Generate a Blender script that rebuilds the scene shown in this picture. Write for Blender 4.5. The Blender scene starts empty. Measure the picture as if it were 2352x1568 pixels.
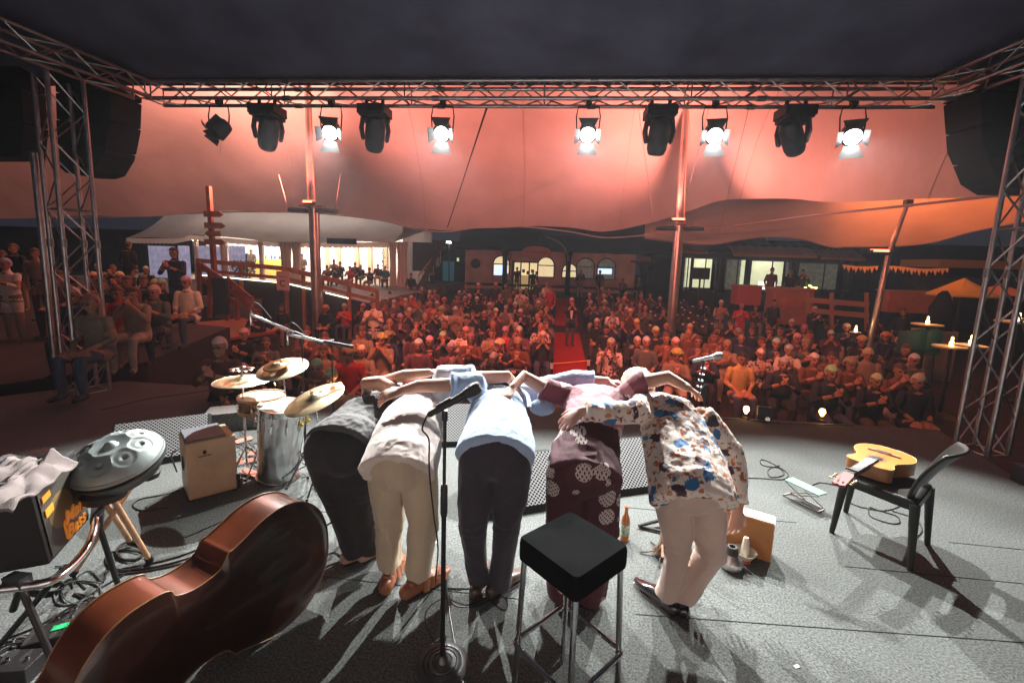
import bpy, bmesh, math, random
from math import sin, cos, pi, radians, sqrt, tan, atan2
from mathutils import Vector, Matrix, noise, kdtree
V = Vector
S = bpy.context.scene
COL = S.collection
random.seed(7)
# ---------------------------------------------------------------- camera
CAM_H = 1.95
F, CX, CY = 1010., 1176., 739.
TH, RO, YAW = radians(7.86), radians(1.78), radians(4.7)
f0 = V((-sin(YAW)*cos(TH), cos(YAW)*cos(TH), -sin(TH)))
r0 = V((cos(YAW), sin(YAW), 0)); u0 = r0.cross(f0)
cr = r0*cos(RO)+u0*sin(RO); cu = u0*cos(RO)-r0*sin(RO)
CP = V((0, 0, CAM_H))
cam = bpy.data.objects.new('camera', bpy.data.cameras.new('camera')); COL.objects.link(cam)
m = Matrix((cr, cu, -f0)).transposed().to_4x4(); m.translation = CP
cam.matrix_world = m
cam.data.sensor_width = 36; cam.data.lens = 36*F/2352; cam.data.shift_y = -45/2352
cam.data.clip_start = .05; cam.data.clip_end = 400
S.camera = cam
def ray(px, py): return f0+cr*((px-CX)/F)-cu*((py-CY)/F)
def gp(px, py, z=0.):            # point of height z seen at a pixel of the 2352 px wide photo
    d = ray(px, py); return CP+d*((z-CAM_H)/d.z)
def yp(px, py, Y):               # point at distance Y from the camera's feet
    d = ray(px, py); return CP+d*(Y/d.y)
# ---------------------------------------------------------------- world, exposure
W = bpy.data.worlds.new("World"); S.world = W; W.use_nodes = True
bg = W.node_tree.nodes['Background']
bg.inputs[0].default_value = (.55, .55, .85, 1); bg.inputs[1].default_value = .03
S.view_settings.view_transform = 'Standard'; S.view_settings.look = 'None'
S.view_settings.exposure = 0; S.view_settings.gamma = 1
S.render.engine = 'CYCLES'
# ---------------------------------------------------------------- tags
def tag(o, label=None, cat=None, group=None, kind=None):
    if label: o['label'] = label
    if cat: o['category'] = cat
    if group: o['group'] = group
    if kind: o['kind'] = kind
    return o
def thing(name, label, cat, loc=(0, 0, 0), rz=0, group=None):
    o = bpy.data.objects.new(name, None); COL.objects.link(o)
    o.empty_display_size = .2
    o.location = loc; o.rotation_euler = (0, 0, rz)
    return tag(o, label, cat, group)
def copy_tree(o, parent=None):
    c = o.copy(); COL.objects.link(c)
    if parent: c.parent = parent
    for ch in o.children: copy_tree(ch, c)
    return c
# ---------------------------------------------------------------- materials
MATS = {}
def M(name, col=(.5, .5, .5), rough=.6, metal=0, bump=None, var=None, emit=None, estr=0, objcol=False, spec=.5, coat=0, trans=0, alpha=1, sheen=0, coord='Object', varcol=None, bdist=.01):
    """bump=(scale,strength) noise bump; var=(scale,amount) brightness variation; varcol second colour mixed by noise"""
    if name in MATS: return MATS[name]
    m = bpy.data.materials.new(name); m.use_nodes = True; MATS[name] = m
    nt = m.node_tree; N = nt.nodes; L = nt.links; b = N['Principled BSDF']
    b.inputs['Base Color'].default_value = (*col, 1); b.inputs['Roughness'].default_value = rough
    b.inputs['Metallic'].default_value = metal; b.inputs['Specular IOR Level'].default_value = spec
    b.inputs['Coat Weight'].default_value = coat; b.inputs['Transmission Weight'].default_value = trans
    b.inputs['Alpha'].default_value = alpha; b.inputs['Sheen Weight'].default_value = sheen
    if emit: b.inputs['Emission Color'].default_value = (*emit, 1); b.inputs['Emission Strength'].default_value = estr
    tc = N.new('ShaderNodeTexCoord')
    src = None
    if objcol:
        oi = N.new('ShaderNodeObjectInfo'); src = oi.outputs['Color']
    if var:
        nz = N.new('ShaderNodeTexNoise'); nz.inputs['Scale'].default_value = var[0]; nz.inputs['Detail'].default_value = 5
        L.new(tc.outputs[coord], nz.inputs['Vector'])
        mr = N.new('ShaderNodeMapRange'); mr.inputs[1].default_value = .3; mr.inputs[2].default_value = .7
        L.new(nz.outputs[0], mr.inputs[0])
        mx = N.new('ShaderNodeMix'); mx.data_type = 'RGBA'
        if varcol:
            mx.inputs[6].default_value = (*col, 1); mx.inputs[7].default_value = (*varcol, 1)
            mr.inputs[3].default_value = 0; mr.inputs[4].default_value = var[1]
        else:
            mx.blend_type = 'MULTIPLY'; mx.inputs[6].default_value = (*col, 1)
            mx.inputs[0].default_value = 1
            cb = N.new('ShaderNodeCombineColor')
            mr.inputs[3].default_value = 1-var[1]; mr.inputs[4].default_value = 1+var[1]*.6
            for i in range(3): L.new(mr.outputs[0], cb.inputs[i])
            L.new(cb.outputs[0], mx.inputs[7])
        if varcol: L.new(mr.outputs[0], mx.inputs[0])
        if src: L.new(src, mx.inputs[6])
        src = mx.outputs[2]
    if src: L.new(src, b.inputs['Base Color'])
    if bump:
        nb = N.new('ShaderNodeTexNoise'); nb.inputs['Scale'].default_value = bump[0]; nb.inputs['Detail'].default_value = 4
        L.new(tc.outputs[coord], nb.inputs['Vector'])
        bp = N.new('ShaderNodeBump'); bp.inputs['Strength'].default_value = bump[1]; bp.inputs['Distance'].default_value = bdist
        L.new(nb.outputs[0], bp.inputs['Height']); L.new(bp.outputs[0], b.inputs['Normal'])
    return m
def emis(name, col, s):
    if name in MATS: return MATS[name]
    m = bpy.data.materials.new(name); m.use_nodes = True; MATS[name] = m
    b = m.node_tree.nodes['Principled BSDF']; b.inputs['Base Color'].default_value = (*[c*.5 for c in col], 1)
    b.inputs['Emission Color'].default_value = (*col, 1); b.inputs['Emission Strength'].default_value = s
    return m
BLK = M('black_metal', (.018, .018, .02), .45, .3, (60, .15), (8, .3))
BLKP = M('black_plastic', (.02, .02, .022), .5, 0, (90, .2), (6, .3))
CHR = M('chrome', (.75, .75, .76), .16, 1, None, (10, .15))
ALU = M('truss_aluminium', (.55, .55, .56), .34, 1, (40, .1), (6, .25))
WOOD = M('pale_wood', (.42, .27, .15), .5, 0, (20, .2), (7, .3))
# ---------------------------------------------------------------- mesh builder
def basis(t, side=None):
    t = V(t).normalized()
    if side is None:
        side = V((0, 0, 1)).cross(t)
        if side.length < 1e-3: side = V((1, 0, 0))
    s = V(side); s = s-t*s.dot(t)
    if s.length < 1e-4: s = V((1, 0, 0)) if abs(t.x) < .9 else V((0, 1, 0)); s = s-t*s.dot(t)
    s.normalize(); return t, s, t.cross(s)
class MB:
    def __init__(s): s.v = []; s.f = []; s.fm = []; s.l = []; s.cur = 0; s.sm = True
    def add(s, vs, fs, lab=0):
        o = len(s.v); s.v += [V(p) for p in vs]; s.l += [lab]*len(vs)
        for f in fs: s.f.append([i+o for i in f]); s.fm.append(s.cur)
    def box(s, c, d, R=None, lab=0, taper=1.):
        c = V(c); P = []
        for z in (-1, 1):
            k = taper if z > 0 else 1
            for x, y in ((-1, -1), (1, -1), (1, 1), (-1, 1)):
                p = V((x*d[0]/2*k, y*d[1]/2*k, z*d[2]/2)); P.append(c+(R @ p if R else p))
        s.add(P, [(3, 2, 1, 0), (4, 5, 6, 7), (0, 1, 5, 4), (1, 2, 6, 5), (2, 3, 7, 6), (3, 0, 4, 7)], lab); return s
    def beam(s, a, b, w, h=None, side=None):   # rectangular bar from a to b
        a, b = V(a), V(b); t, x, y = basis(b-a, side); h = h or w
        P = [q+x*i*w/2+y*j*h/2 for q in (a, b) for i, j in ((-1, -1), (1, -1), (1, 1), (-1, 1))]
        s.add(P, [(3, 2, 1, 0), (4, 5, 6, 7), (0, 1, 5, 4), (1, 2, 6, 5), (2, 3, 7, 6), (3, 0, 4, 7)]); return s
    def tube(s, pts, rad, n=8, side=None, round_=False, lab=0, closed=False, ends=(0, 1)):
        pts = [V(p) for p in pts]; k = len(pts)
        R = rad if isinstance(rad, list) else [rad]*k
        R = [(r, r) if not isinstance(r, (tuple, list)) else r for r in R]
        if round_:
            NP, NR = [], []
            for e in (0, 1):
                if e not in ends:
                    if e == 0: NP += pts; NR += R
                    continue
                i, j = (0, 1) if e == 0 else (k-1, k-2)
                t = (pts[i]-pts[j]).normalized(); rr = min(R[i])
                cp = []
                for a in (80, 55, 28):
                    q = radians(a); cp.append((pts[i]+t*rr*sin(q), (R[i][0]*cos(q), R[i][1]*cos(q))))
                if e == 1: cp.reverse()
                if e == 0: NP += [c[0] for c in cp]; NR += [c[1] for c in cp]; NP += pts; NR += R
                else: NP += [c[0] for c in cp]; NR += [c[1] for c in cp]
            pts, R = NP, NR; k = len(pts)
        rings = []; ps = side
        for i in range(k):
            if closed: t = pts[(i+1) % k]-pts[i-1]
            else: t = pts[min(i+1, k-1)]-pts[max(i-1, 0)]
            if t.length < 1e-9: t = V((0, 0, 1))
            t, x, y = basis(t, ps); ps = x if side is None else side
            rings.append([pts[i]+x*(R[i][0]*cos(2*pi*j/n))+y*(R[i][1]*sin(2*pi*j/n)) for j in range(n)])
        P = [p for r in rings for p in r]; fs = []
        for i in range(k if closed else k-1):
            i2 = (i+1) % k
            for j in range(n): fs.append((i*n+j, i*n+(j+1) % n, i2*n+(j+1) % n, i2*n+j))
        if not closed: fs += [tuple(range(n-1, -1, -1)), tuple((k-1)*n+j for j in range(n))]
        s.add(P, fs, lab); return s
    def lathe(s, prof, o=(0, 0, 0), ax=(0, 0, 1), n=24, lab=0, side=None, capb=True, capt=True):
        o = V(o); t, x, y = basis(ax, side); k = len(prof); P = []
        for r, h in prof:
            P += [o+t*h+x*(r*cos(2*pi*j/n))+y*(r*sin(2*pi*j/n)) for j in range(n)]
        fs = [(i*n+j, i*n+(j+1) % n, (i+1)*n+(j+1) % n, (i+1)*n+j) for i in range(k-1) for j in range(n)]
        if capb: fs.append(tuple(range(n-1, -1, -1)))
        if capt: fs.append(tuple((k-1)*n+j for j in range(n)))
        s.add(P, fs, lab); return s
    def ell(s, c, r, R=None, lab=0, n=14, m_=8):
        c = V(c); P = []
        for i in range(1, m_):
            a = pi*i/m_-pi/2
            for j in range(n):
                p = V((r[0]*cos(a)*cos(2*pi*j/n), r[1]*cos(a)*sin(2*pi*j/n), r[2]*sin(a))); P.append(c+(R @ p if R else p))
        b = V((0, 0, -r[2])); t = V((0, 0, r[2]))
        P += [c+(R @ b if R else b), c+(R @ t if R else t)]
        fs = [(i*n+j, i*n+(j+1) % n, (i+1)*n+(j+1) % n, (i+1)*n+j) for i in range(m_-2) for j in range(n)]
        q = (m_-1)*n
        fs += [(q, (j+1) % n, j) for j in range(n)]+[(q+1, (m_-2)*n+j, (m_-2)*n+(j+1) % n) for j in range(n)]
        s.add(P, fs, lab); return s
    def prism(s, poly, ex, lab=0):             # poly: 3d points, extruded by vector ex
        poly = [V(p) for p in poly]; n = len(poly); ex = V(ex)
        P = poly+[p+ex for p in poly]
        fs = [tuple(range(n-1, -1, -1)), tuple(range(n, 2*n))]+[(i, (i+1) % n, n+(i+1) % n, n+i) for i in range(n)]
        s.add(P, fs, lab); return s
    def grid(s, fn, nu, nv, closeu=False):
        P = [fn(i/(nu if closeu else nu-1), j/(nv-1)) for i in range(nu) for j in range(nv)]
        fs = [(i*nv+j, ((i+1) % nu)*nv+j, ((i+1) % nu)*nv+j+1, i*nv+j+1) for i in range(nu if closeu else nu-1) for j in range(nv-1)]
        s.add(P, fs); return s
    def mesh(s, name, mats, smooth=None, fix=True):
        me = bpy.data.meshes.new(name); me.from_pydata([tuple(p) for p in s.v], [], s.f)
        if not isinstance(mats, (list, tuple)): mats = [mats]
        for m in mats: me.materials.append(m)
        me.polygons.foreach_set('material_index', s.fm)
        if fix:
            bm = bmesh.new(); bm.from_mesh(me); bmesh.ops.recalc_face_normals(bm, faces=bm.faces); bm.to_mesh(me); bm.free()
        sm = s.sm if smooth is None else smooth
        if sm:
            me.polygons.foreach_set('use_smooth', [True]*len(me.polygons))
            try: me.set_sharp_from_angle(angle=radians(40))
            except Exception: pass
        me.update(); return me
    def obj(s, name, mats, parent=None, smooth=None, bevel=0, fix=True):
        o = bpy.data.objects.new(name, s.mesh(name, mats, smooth, fix)); COL.objects.link(o)
        if parent: o.parent = parent
        if bevel:
            bv = o.modifiers.new('bev', 'BEVEL'); bv.width = bevel; bv.segments = 2; bv.limit_method = 'ANGLE'
        return o
def rot(x=0, y=0, z=0):
    return Matrix.Rotation(z, 3, 'Z') @ Matrix.Rotation(y, 3, 'Y') @ Matrix.Rotation(x, 3, 'X')
def curve_pts(P, sub=6, closed=False):         # catmull-rom
    P = [V(p) for p in P]; n = len(P); out = []
    for i in range(n if closed else n-1):
        p0 = P[(i-1) % n] if closed or i > 0 else P[0]; p1 = P[i]; p2 = P[(i+1) % n]
        p3 = P[(i+2) % n] if closed or i < n-2 else P[-1]
        for k in range(sub):
            t = k/sub
            out.append(.5*((2*p1)+(p2-p0)*t+(2*p0-5*p1+4*p2-p3)*t*t+(3*p1-p0-3*p2+p3)*t**3))
    if not closed: out.append(P[-1])
    return out
def remesh(mb, vox, smooth=2, labels=True):
    """union of all shapes in mb as one continuous skin; returns (mesh, face labels)"""
    me = bpy.data.meshes.new('t'); me.from_pydata([tuple(p) for p in mb.v], [], mb.f)
    bm = bmesh.new(); bm.from_mesh(me); bmesh.ops.recalc_face_normals(bm, faces=bm.faces); bm.to_mesh(me); bm.free()
    o = bpy.data.objects.new('t', me); COL.objects.link(o)
    r = o.modifiers.new('r', 'REMESH'); r.mode = 'VOXEL'; r.voxel_size = vox
    if smooth:
        sm = o.modifiers.new('s', 'SMOOTH'); sm.factor = .5; sm.iterations = smooth
    dg = bpy.context.evaluated_depsgraph_get(); dg.update()
    out = bpy.data.meshes.new_from_object(o.evaluated_get(dg))
    bpy.data.objects.remove(o); bpy.data.meshes.remove(me)
    labs = None
    if labels:
        kd = kdtree.KDTree(len(mb.v))
        for i, p in enumerate(mb.v): kd.insert(p, i)
        kd.balance()
        labs = [mb.l[kd.find(p.center)[1]] for p in out.polygons]
    out.polygons.foreach_set('use_smooth', [True]*len(out.polygons))
    return out, labs
def folds(me, amp, sc=(8, 8, 3), seed=0, ridge=True, mask=None):
    nn = [v.normal.copy() for v in me.vertices]
    for v, n in zip(me.vertices, nn):
        p = v.co
        q = V((p.x*sc[0]+seed, p.y*sc[1]+seed*2, p.z*sc[2]-seed))
        q += V((noise.noise(q*.5+V((3, 1, 7)))*1.2, 0, noise.noise(q*.5)*1.2))
        a = noise.noise(q); b = noise.noise(q*2.1+V((9, 9, 9)))
        d = (1-abs(a)*2.6) if ridge else a
        d = d*.7+b*.35
        k = 1 if mask is None else mask(p)
        v.co = p+n*(amp*d*k)
    me.update()
# ================================================================ SETTING
GZ = -.95
def ground_z(x, y):
    return GZ+max(0, min(1, (y-19)/9))*.9
m_stage = M('stage_carpet', (.124, .140, .136), .95, 0, (120, .8), (85, .65), bdist=.005)
def stage_mat():
    m = m_stage; nt = m.node_tree; N = nt.nodes; L = nt.links; b = N['Principled BSDF']
    # large soft wear patches over the fibre speckle
    tc = N.new('ShaderNodeTexCoord'); n2 = N.new('ShaderNodeTexNoise'); n2.inputs['Scale'].default_value = 1.3; n2.inputs['Detail'].default_value = 6
    L.new(tc.outputs['Object'], n2.inputs['Vector'])
    mr = N.new('ShaderNodeMapRange'); mr.inputs[1].default_value = .3; mr.inputs[2].default_value = .7; mr.inputs[3].default_value = .82; mr.inputs[4].default_value = 1.12
    L.new(n2.outputs[0], mr.inputs[0])
    old = b.inputs['Base Color'].links[0].from_socket
    mx = N.new('ShaderNodeMix'); mx.data_type = 'RGBA'; mx.blend_type = 'MULTIPLY'; mx.inputs[0].default_value = 1
    cb = N.new('ShaderNodeCombineColor')
    for i in range(3): L.new(mr.outputs[0], cb.inputs[i])
    L.new(old, mx.inputs[6]); L.new(cb.outputs[0], mx.inputs[7]); L.new(mx.outputs[2], b.inputs['Base Color'])
stage_mat()
SE = 5.83                                        # stage front edge
outline = [(-6.3, 5.86), (4.98, 5.79), (4.62, 4.4), (5.4, -1.5), (-8.5, -1.5), (-8.5, 3.2)]
b = MB(); b.sm = False
b.prism([(x, y, -.9) for x, y in outline], (0, 0, .9))
tag(b.obj('stage_floor', m_stage), 'dark grey carpeted stage floor', None, None, 'structure')
# carpet seams: thin dark joints between the carpet strips
sm_ = M('seam_dark', (.035, .038, .038), .9)
def seam(name, P, w=.0035):
    q = MB(); q.sm = False
    for a, c in zip(P, P[1:]): q.beam((a[0], a[1], .001), (c[0], c[1], .001), w, .004)
    tag(q.obj(name, sm_), None, None, None, 'structure')
for px0, py0, px1, py1 in ((690, 1317, 1190, 1375), (1460, 1410, 2352, 1475), (1440, 1165, 1830, 1200), (1940, 1300, 2352, 1340), (640, 1165, 900, 1190), (2180, 1245, 2352, 1262)):
    seam('carpet_seam', [gp(px0, py0), gp(px1, py1)])
# audience ground
m_gr = M('paving', (.035, .033, .032), .85, 0, (30, .3), (4, .3))
b = MB(); b.grid(lambda u, v: V((-60+120*u, -10+110*v, ground_z(0, -10+110*v))), 13, 56)
tag(b.obj('ground', m_gr), 'dark paved ground under the audience', None, None, 'structure')
# red carpet down the aisle
m_rc = M('red_carpet', (.42, .012, .015), .95, 0, (150, .4), (60, .35))
b = MB()
def rc(u, v):
    y = 6.1+v*20.5; xl = .10+.35*v; xr = .99+.55*v
    return V((xl+(xr-xl)*u, y, ground_z(0, y)+.012))
b.grid(rc, 3, 40)
tag(b.obj('red_carpet', m_rc), 'red carpet runner down the centre aisle', 'carpet')
# unseen pale cloth added behind the camera to bounce lamp light as fill
b = MB(); b.grid(lambda u, v: V((-8.4+13.9*u, -1.42-.06*sin(u*90), .02+4.6*v)), 140, 4)
tag(b.obj('fill_reflector', M('reflector_cloth', (.52, .42, .39), .9, 0, (8, .2))), 'added pale pleated reflector cloth behind the camera, bouncing lamp light forward', 'reflector')
# stage canopy overhead: black cloth roof
m_can = M('black_canopy', (.10, .115, .18), .9, 0, (40, .25), (1.2, .35))
b = MB()
def can(u, v):
    x = -9+18*u; y = 6.05-8*v
    z = 4.225+1.9*v+.10*sin(u*21+v*5)*v*(1-v)*2-.25*abs(u-.5)*v
    return V((x, y, z))
b.grid(can, 61, 25)
o = b.obj('stage_canopy', m_can); tag(o, 'dark cloth roof stretched over the stage above the truss', 'canopy')
so = o.modifiers.new('s', 'SOLIDIFY'); so.thickness = .02
# ---------------------------------------------------------------- main tent
def fabric(name, col, tr=.25):
    m = M(name, col, .8, 0, (2.2, .35), (.7, .12), bdist=.06)
    N = m.node_tree.nodes; L = m.node_tree.links; b = N['Principled BSDF']; out = N['Material Output']
    t = N.new('ShaderNodeBsdfTranslucent'); t.inputs[0].default_value = (*col, 1)
    mx = N.new('ShaderNodeMixShader'); mx.inputs[0].default_value = tr
    L.new(b.outputs[0], mx.inputs[1]); L.new(t.outputs[0], mx.inputs[2]); L.new(mx.outputs[0], out.inputs[0])
    return m
m_tent = fabric('tent_fabric', (.62, .56, .53), .15)
edge = [yp(x, y, Y) for x, y, Y in ((-900, 520, 13), (-300, 505, 17), (60, 500, 20), (300, 497, 20.5), (430, 490, 21), (560, 486, 21), (720, 489, 21), (870, 505, 20.7), (950, 524, 20.5), (1022, 532, 20.5), (1110, 521, 21), (1210, 521, 21), (1310, 532, 20.5), (1385, 545, 20.2), (1470, 541, 19.5), (1560, 533, 18.5), (1700, 517, 16), (1850, 496, 14), (2050, 475, 11.5), (2210, 457, 10), (2400, 435, 8.6), (2800, 390, 7))]
edge = curve_pts(edge, 6)
topc = []
for i, p in enumerate(edge):
    u = i/(len(edge)-1)
    topc.append(V((-16+27*u, 6.25, 7.0)))
def tent_s(u, v):
    k = u*(len(edge)-1); i = min(int(k), len(edge)-2); t = k-i
    B = edge[i].lerp(edge[i+1], t); T = topc[i].lerp(topc[i+1], t)
    Mi = (B+T)/2; Mi.z = max(T.z, B.z)+1.6; Mi.y = B.y*.72+T.y*.28
    p = B*(1-v)**2+Mi*(2*v*(1-v))+T*v*v
    for mx_, my_ in ((-7.7, 14), (4.25, 16)):
        d = sqrt((p.x-mx_)**2+(p.y-my_)**2); p.z += 1.2*math.exp(-d*d/14)
    p.z += .05*sin(p.x*1.1+p.y*.35)*(1-v)+.10*noise.noise(V((p.x*.35, p.y*.5, 0)))*(1-v*.6)
    if p.x < -9: p.z += .22*sin(p.y*1.6+p.x*.55)*min(1, (-9-p.x)/6)*(1-v)*min(1, v*6)
    return p
b = MB(); b.grid(tent_s, 150, 46)
o = b.obj('tent_canopy', m_tent); tag(o, 'huge pale stretched tent roof over the audience glowing pink', 'tent')
q = MB(); q.tube([p+V((0, .02, -.01)) for p in edge], .035, 6); q.obj('hem', M('tent_hem', (.3, .27, .26), .8), o)
for us in (.12, .27, .40, .52, .64, .76, .88):
    q = MB(); q.tube([tent_s(us+.03*v_, v_)-V((0, 0, .012)) for v_ in [k/30 for k in range(31)]], (.013, .004), 6); q.obj('seam', M('tent_seam', (.52, .46, .43), .8), o)
# side tent on the right
e2t = [yp(x, y, Y) for x, y, Y in ((1480, 546, 20), (1700, 520, 17.5), (1850, 494, 16), (2050, 470, 14), (2210, 450, 12.5), (2420, 425, 11))]
e2b = [yp(x, y, Y) for x, y, Y in ((1480, 548, 21), (1620, 562, 20), (1700, 551, 19.5), (1760, 545, 19), (1840, 549, 18.5), (1905, 566, 18), (1960, 566, 17.8), (2050, 565, 17.5), (2140, 556, 17), (2230, 532, 16), (2330, 512, 15), (2480, 490, 14))]
e2t = curve_pts(e2t, 10); e2b = curve_pts(e2b, 6)
def lerpP(P, u):
    k = u*(len(P)-1); i = min(int(k), len(P)-2); return P[i].lerp(P[i+1], k-i)
def t2(u, v):
    B = lerpP(e2b, u); T = lerpP(e2t, u)+V((0, -.6, 1.5)); Mi = (B+T)/2+V((0, .6, .45))
    p = B*(1-v)**2+Mi*2*v*(1-v)+T*v*v; p.z += .05*noise.noise(V((p.x*.5, p.y*.5, 3))); return p
b = MB(); b.grid(t2, 70, 18)
o = b.obj('side_tent', fabric('side_tent_fabric', (.66, .55, .45), .1)); tag(o, 'smaller orange lit tent awning beyond the main roof on the right', 'tent')
q = MB(); q.tube(e2b, .03, 6); q.obj('hem', MATS['tent_hem'], o)
# seam rope crossing the roof
b = MB(); P = []
for k in range(25):
    t = k/24; px = 1118-90*t; py = 250+272*t; Y = 9+11.3*t
    P.append(yp(px, py, Y)+V((0, -.02, 0)))
b.tube(P, .022, 6); tag(b.obj('roof_rope', M('dark_rope', (.03, .025, .03), .8)), 'dark rope running diagonally down beneath the pink tent roof', 'rope')
# ---------------------------------------------------------------- masts
m_mast = M('mast_steel', (.5, .46, .44), .3, .85, (30, .1), (3, .25))
m_led = emis('red_led', (1, .12, .06), 9)
def spot(name, loc, tgt, power, col, size=60, blend=.4, rad=.06, parent=None):
    l = bpy.data.lights.new(name, 'SPOT'); l.energy = power; l.color = col; l.spot_size = radians(size); l.spot_blend = blend; l.shadow_soft_size = rad
    o = bpy.data.objects.new(name, l); COL.objects.link(o); o.location = loc
    o.rotation_euler = (V(tgt)-V(loc)).to_track_quat('-Z', 'Y').to_euler()
    if parent: o.parent = parent; o.matrix_parent_inverse = Matrix.Identity(4); o.location = V(loc)-parent.location
    return o
def point(name, loc, power, col, rad=.05, parent=None):
    l = bpy.data.lights.new(name, 'POINT'); l.energy = power; l.color = col; l.shadow_soft_size = rad
    o = bpy.data.objects.new(name, l); COL.objects.link(o); o.location = V(loc)-(parent.location if parent else V((0, 0, 0)))
    if parent: o.parent = parent
    return o
def mast(label, x, y, zr, ztop, r, speakers=True):
    g = ground_z(x, y); t = thing('tent_mast', label, 'mast', (x, y, g))
    b = MB(); b.tube([(0, 0, 0), (0, 0, zr-g)], r, 20); b.obj('lower_pole', m_mast, t)
    b = MB(); b.tube([(-.06, 0, zr-g), (-.10, 0, ztop-g)], r*.62, 14); b.obj('upper_pole', m_mast, t)
    b = MB(); b.lathe([(r*1.5, 0), (r*1.5, .05), (r*.8, .1)], (0, 0, zr-g-.05), n=24)
    b.beam((-.45, -.1, zr-g), (.45, -.1, zr-g), .05, .04); b.obj('collar', M('mast_collar', (.25, .18, .15), .5, .5), t)
    for sx in (-1, 1):
        b = MB(); b.lathe([(.08, -.05), (.34, -.04), (.36, 0), (.34, .07), (.1, .09)], (sx*.46, -.05, zr-g-.16), n=24)
        b.obj('speaker', BLKP, t)
    b = MB()
    for sx in (-.12, .12):
        b.tube([(sx, -.12, zr-g+.05), (sx*.8-.04, -.1, zr-g+1.2), (sx*.3-.1, -.05, ztop-g-.5)], .012, 5)
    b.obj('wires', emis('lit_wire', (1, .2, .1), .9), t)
    return t
ms1 = mast('thick steel tent mast on the left between the crowd and the white marquee', -7.7, 14.0, 3.50, 8.6, .165)
ms2 = mast('thick steel tent mast on the right rising from the empty chairs', 4.40, 16.0, 3.38, 9.0, .165)
def led_fix(par, p, w=.34):
    b = MB(); b.box((0, 0, .0), (w+.06, .2, .1)); o = b.obj('led_flood', BLKP, par, bevel=.01); o.location = V(p)-par.location
    c = MB(); c.box((0, -.02, .058), (w, .14, .012)); c.box((0, -.108, .02), (w, .01, .05)); l = c.obj('led_lens', m_led, o)
    return o
led_fix(ms1, (-7.7, 13.72, 3.58), .3); led_fix(ms2, (4.25, 15.7, 3.50), .4)
m3 = thing('tent_pole', 'thin slanted tent pole on the right carrying a red flood lamp', 'pole', (9.95, 14.0, GZ))
b = MB(); b.tube([(-.25, 0, 0), (-.05, 0, 3.4), (.42, 0, 5.6)], [.085, .075, .04], 12); b.obj('pole', m_mast, m3)
b = MB(); b.box((-.1, -.08, 3.45), (.3, .12, .1)); b.box((.28, 0, 4.9), (.18, .15, .2)); b.obj('bracket', BLKP, m3)
led_fix(m3, (9.52, 13.85, 2.55), .42)
RED = (1, .16, .11)
# flood lamps on the masts wash the roof
WC = (1, .265, .20)
spot('roof_wash', (-7.4, 13.4, 3.75), (-3.0, 15.2, 9.0), 2600, WC, 142, 1, .1)
spot('roof_wash', (-7.9, 13.4, 3.75), (-13.0, 14.0, 8.5), 6500, (1, .34, .25), 135, 1, .1)
spot('roof_wash', (4.3, 15.3, 3.7), (.0, 16.4, 9.0), 2600, WC, 142, 1, .1)
spot('roof_wash', (4.5, 15.3, 3.7), (9, 11.5, 8.5), 900, WC, 120, 1, .1)
spot('roof_wash', (9.5, 13.6, 2.8), (9.5, 12, 6), 700, (1, .22, .08), 140, 1, .1)
spot('roof_wash', (9.8, 14.2, 2.8), (12.5, 15.5, 5), 800, (1, .22, .07), 150, 1, .1)
# guy lines
def line(name, label, a, c, r=.005, mat=None, cat='cable', group=None, sag=0):
    b = MB(); a, c = V(a), V(c)
    P = [a.lerp(c, k/12)-V((0, 0, sag*4*(k/12)*(1-k/12))) for k in range(13)]
    b.tube(P, r, 5); return tag(b.obj(name, mat or M('guy_wire', (.10, .07, .06), .8)), label, cat, group)
line('guy_wire', 'thin guy wire left of the left mast rising from its speaker ring', yp(662, 480, 14), yp(640, 400, 13.5))
line('guy_wire', 'thin guy wire right of the left mast rising from its speaker ring', yp(770, 480, 14), yp(782, 400, 13.5))
line('guy_wire', 'thin guy wire slanting up left of the right mast', yp(1505, 535, 16), yp(1466, 248, 12))
line('guy_wire', 'thin guy wire slanting up right of the right mast', yp(1652, 530, 16), yp(1720, 248, 9))
line('guy_wire', 'thin guy wire close beside the right mast under the truss', yp(1585, 420, 15.5), yp(1640, 200, 12))
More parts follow.
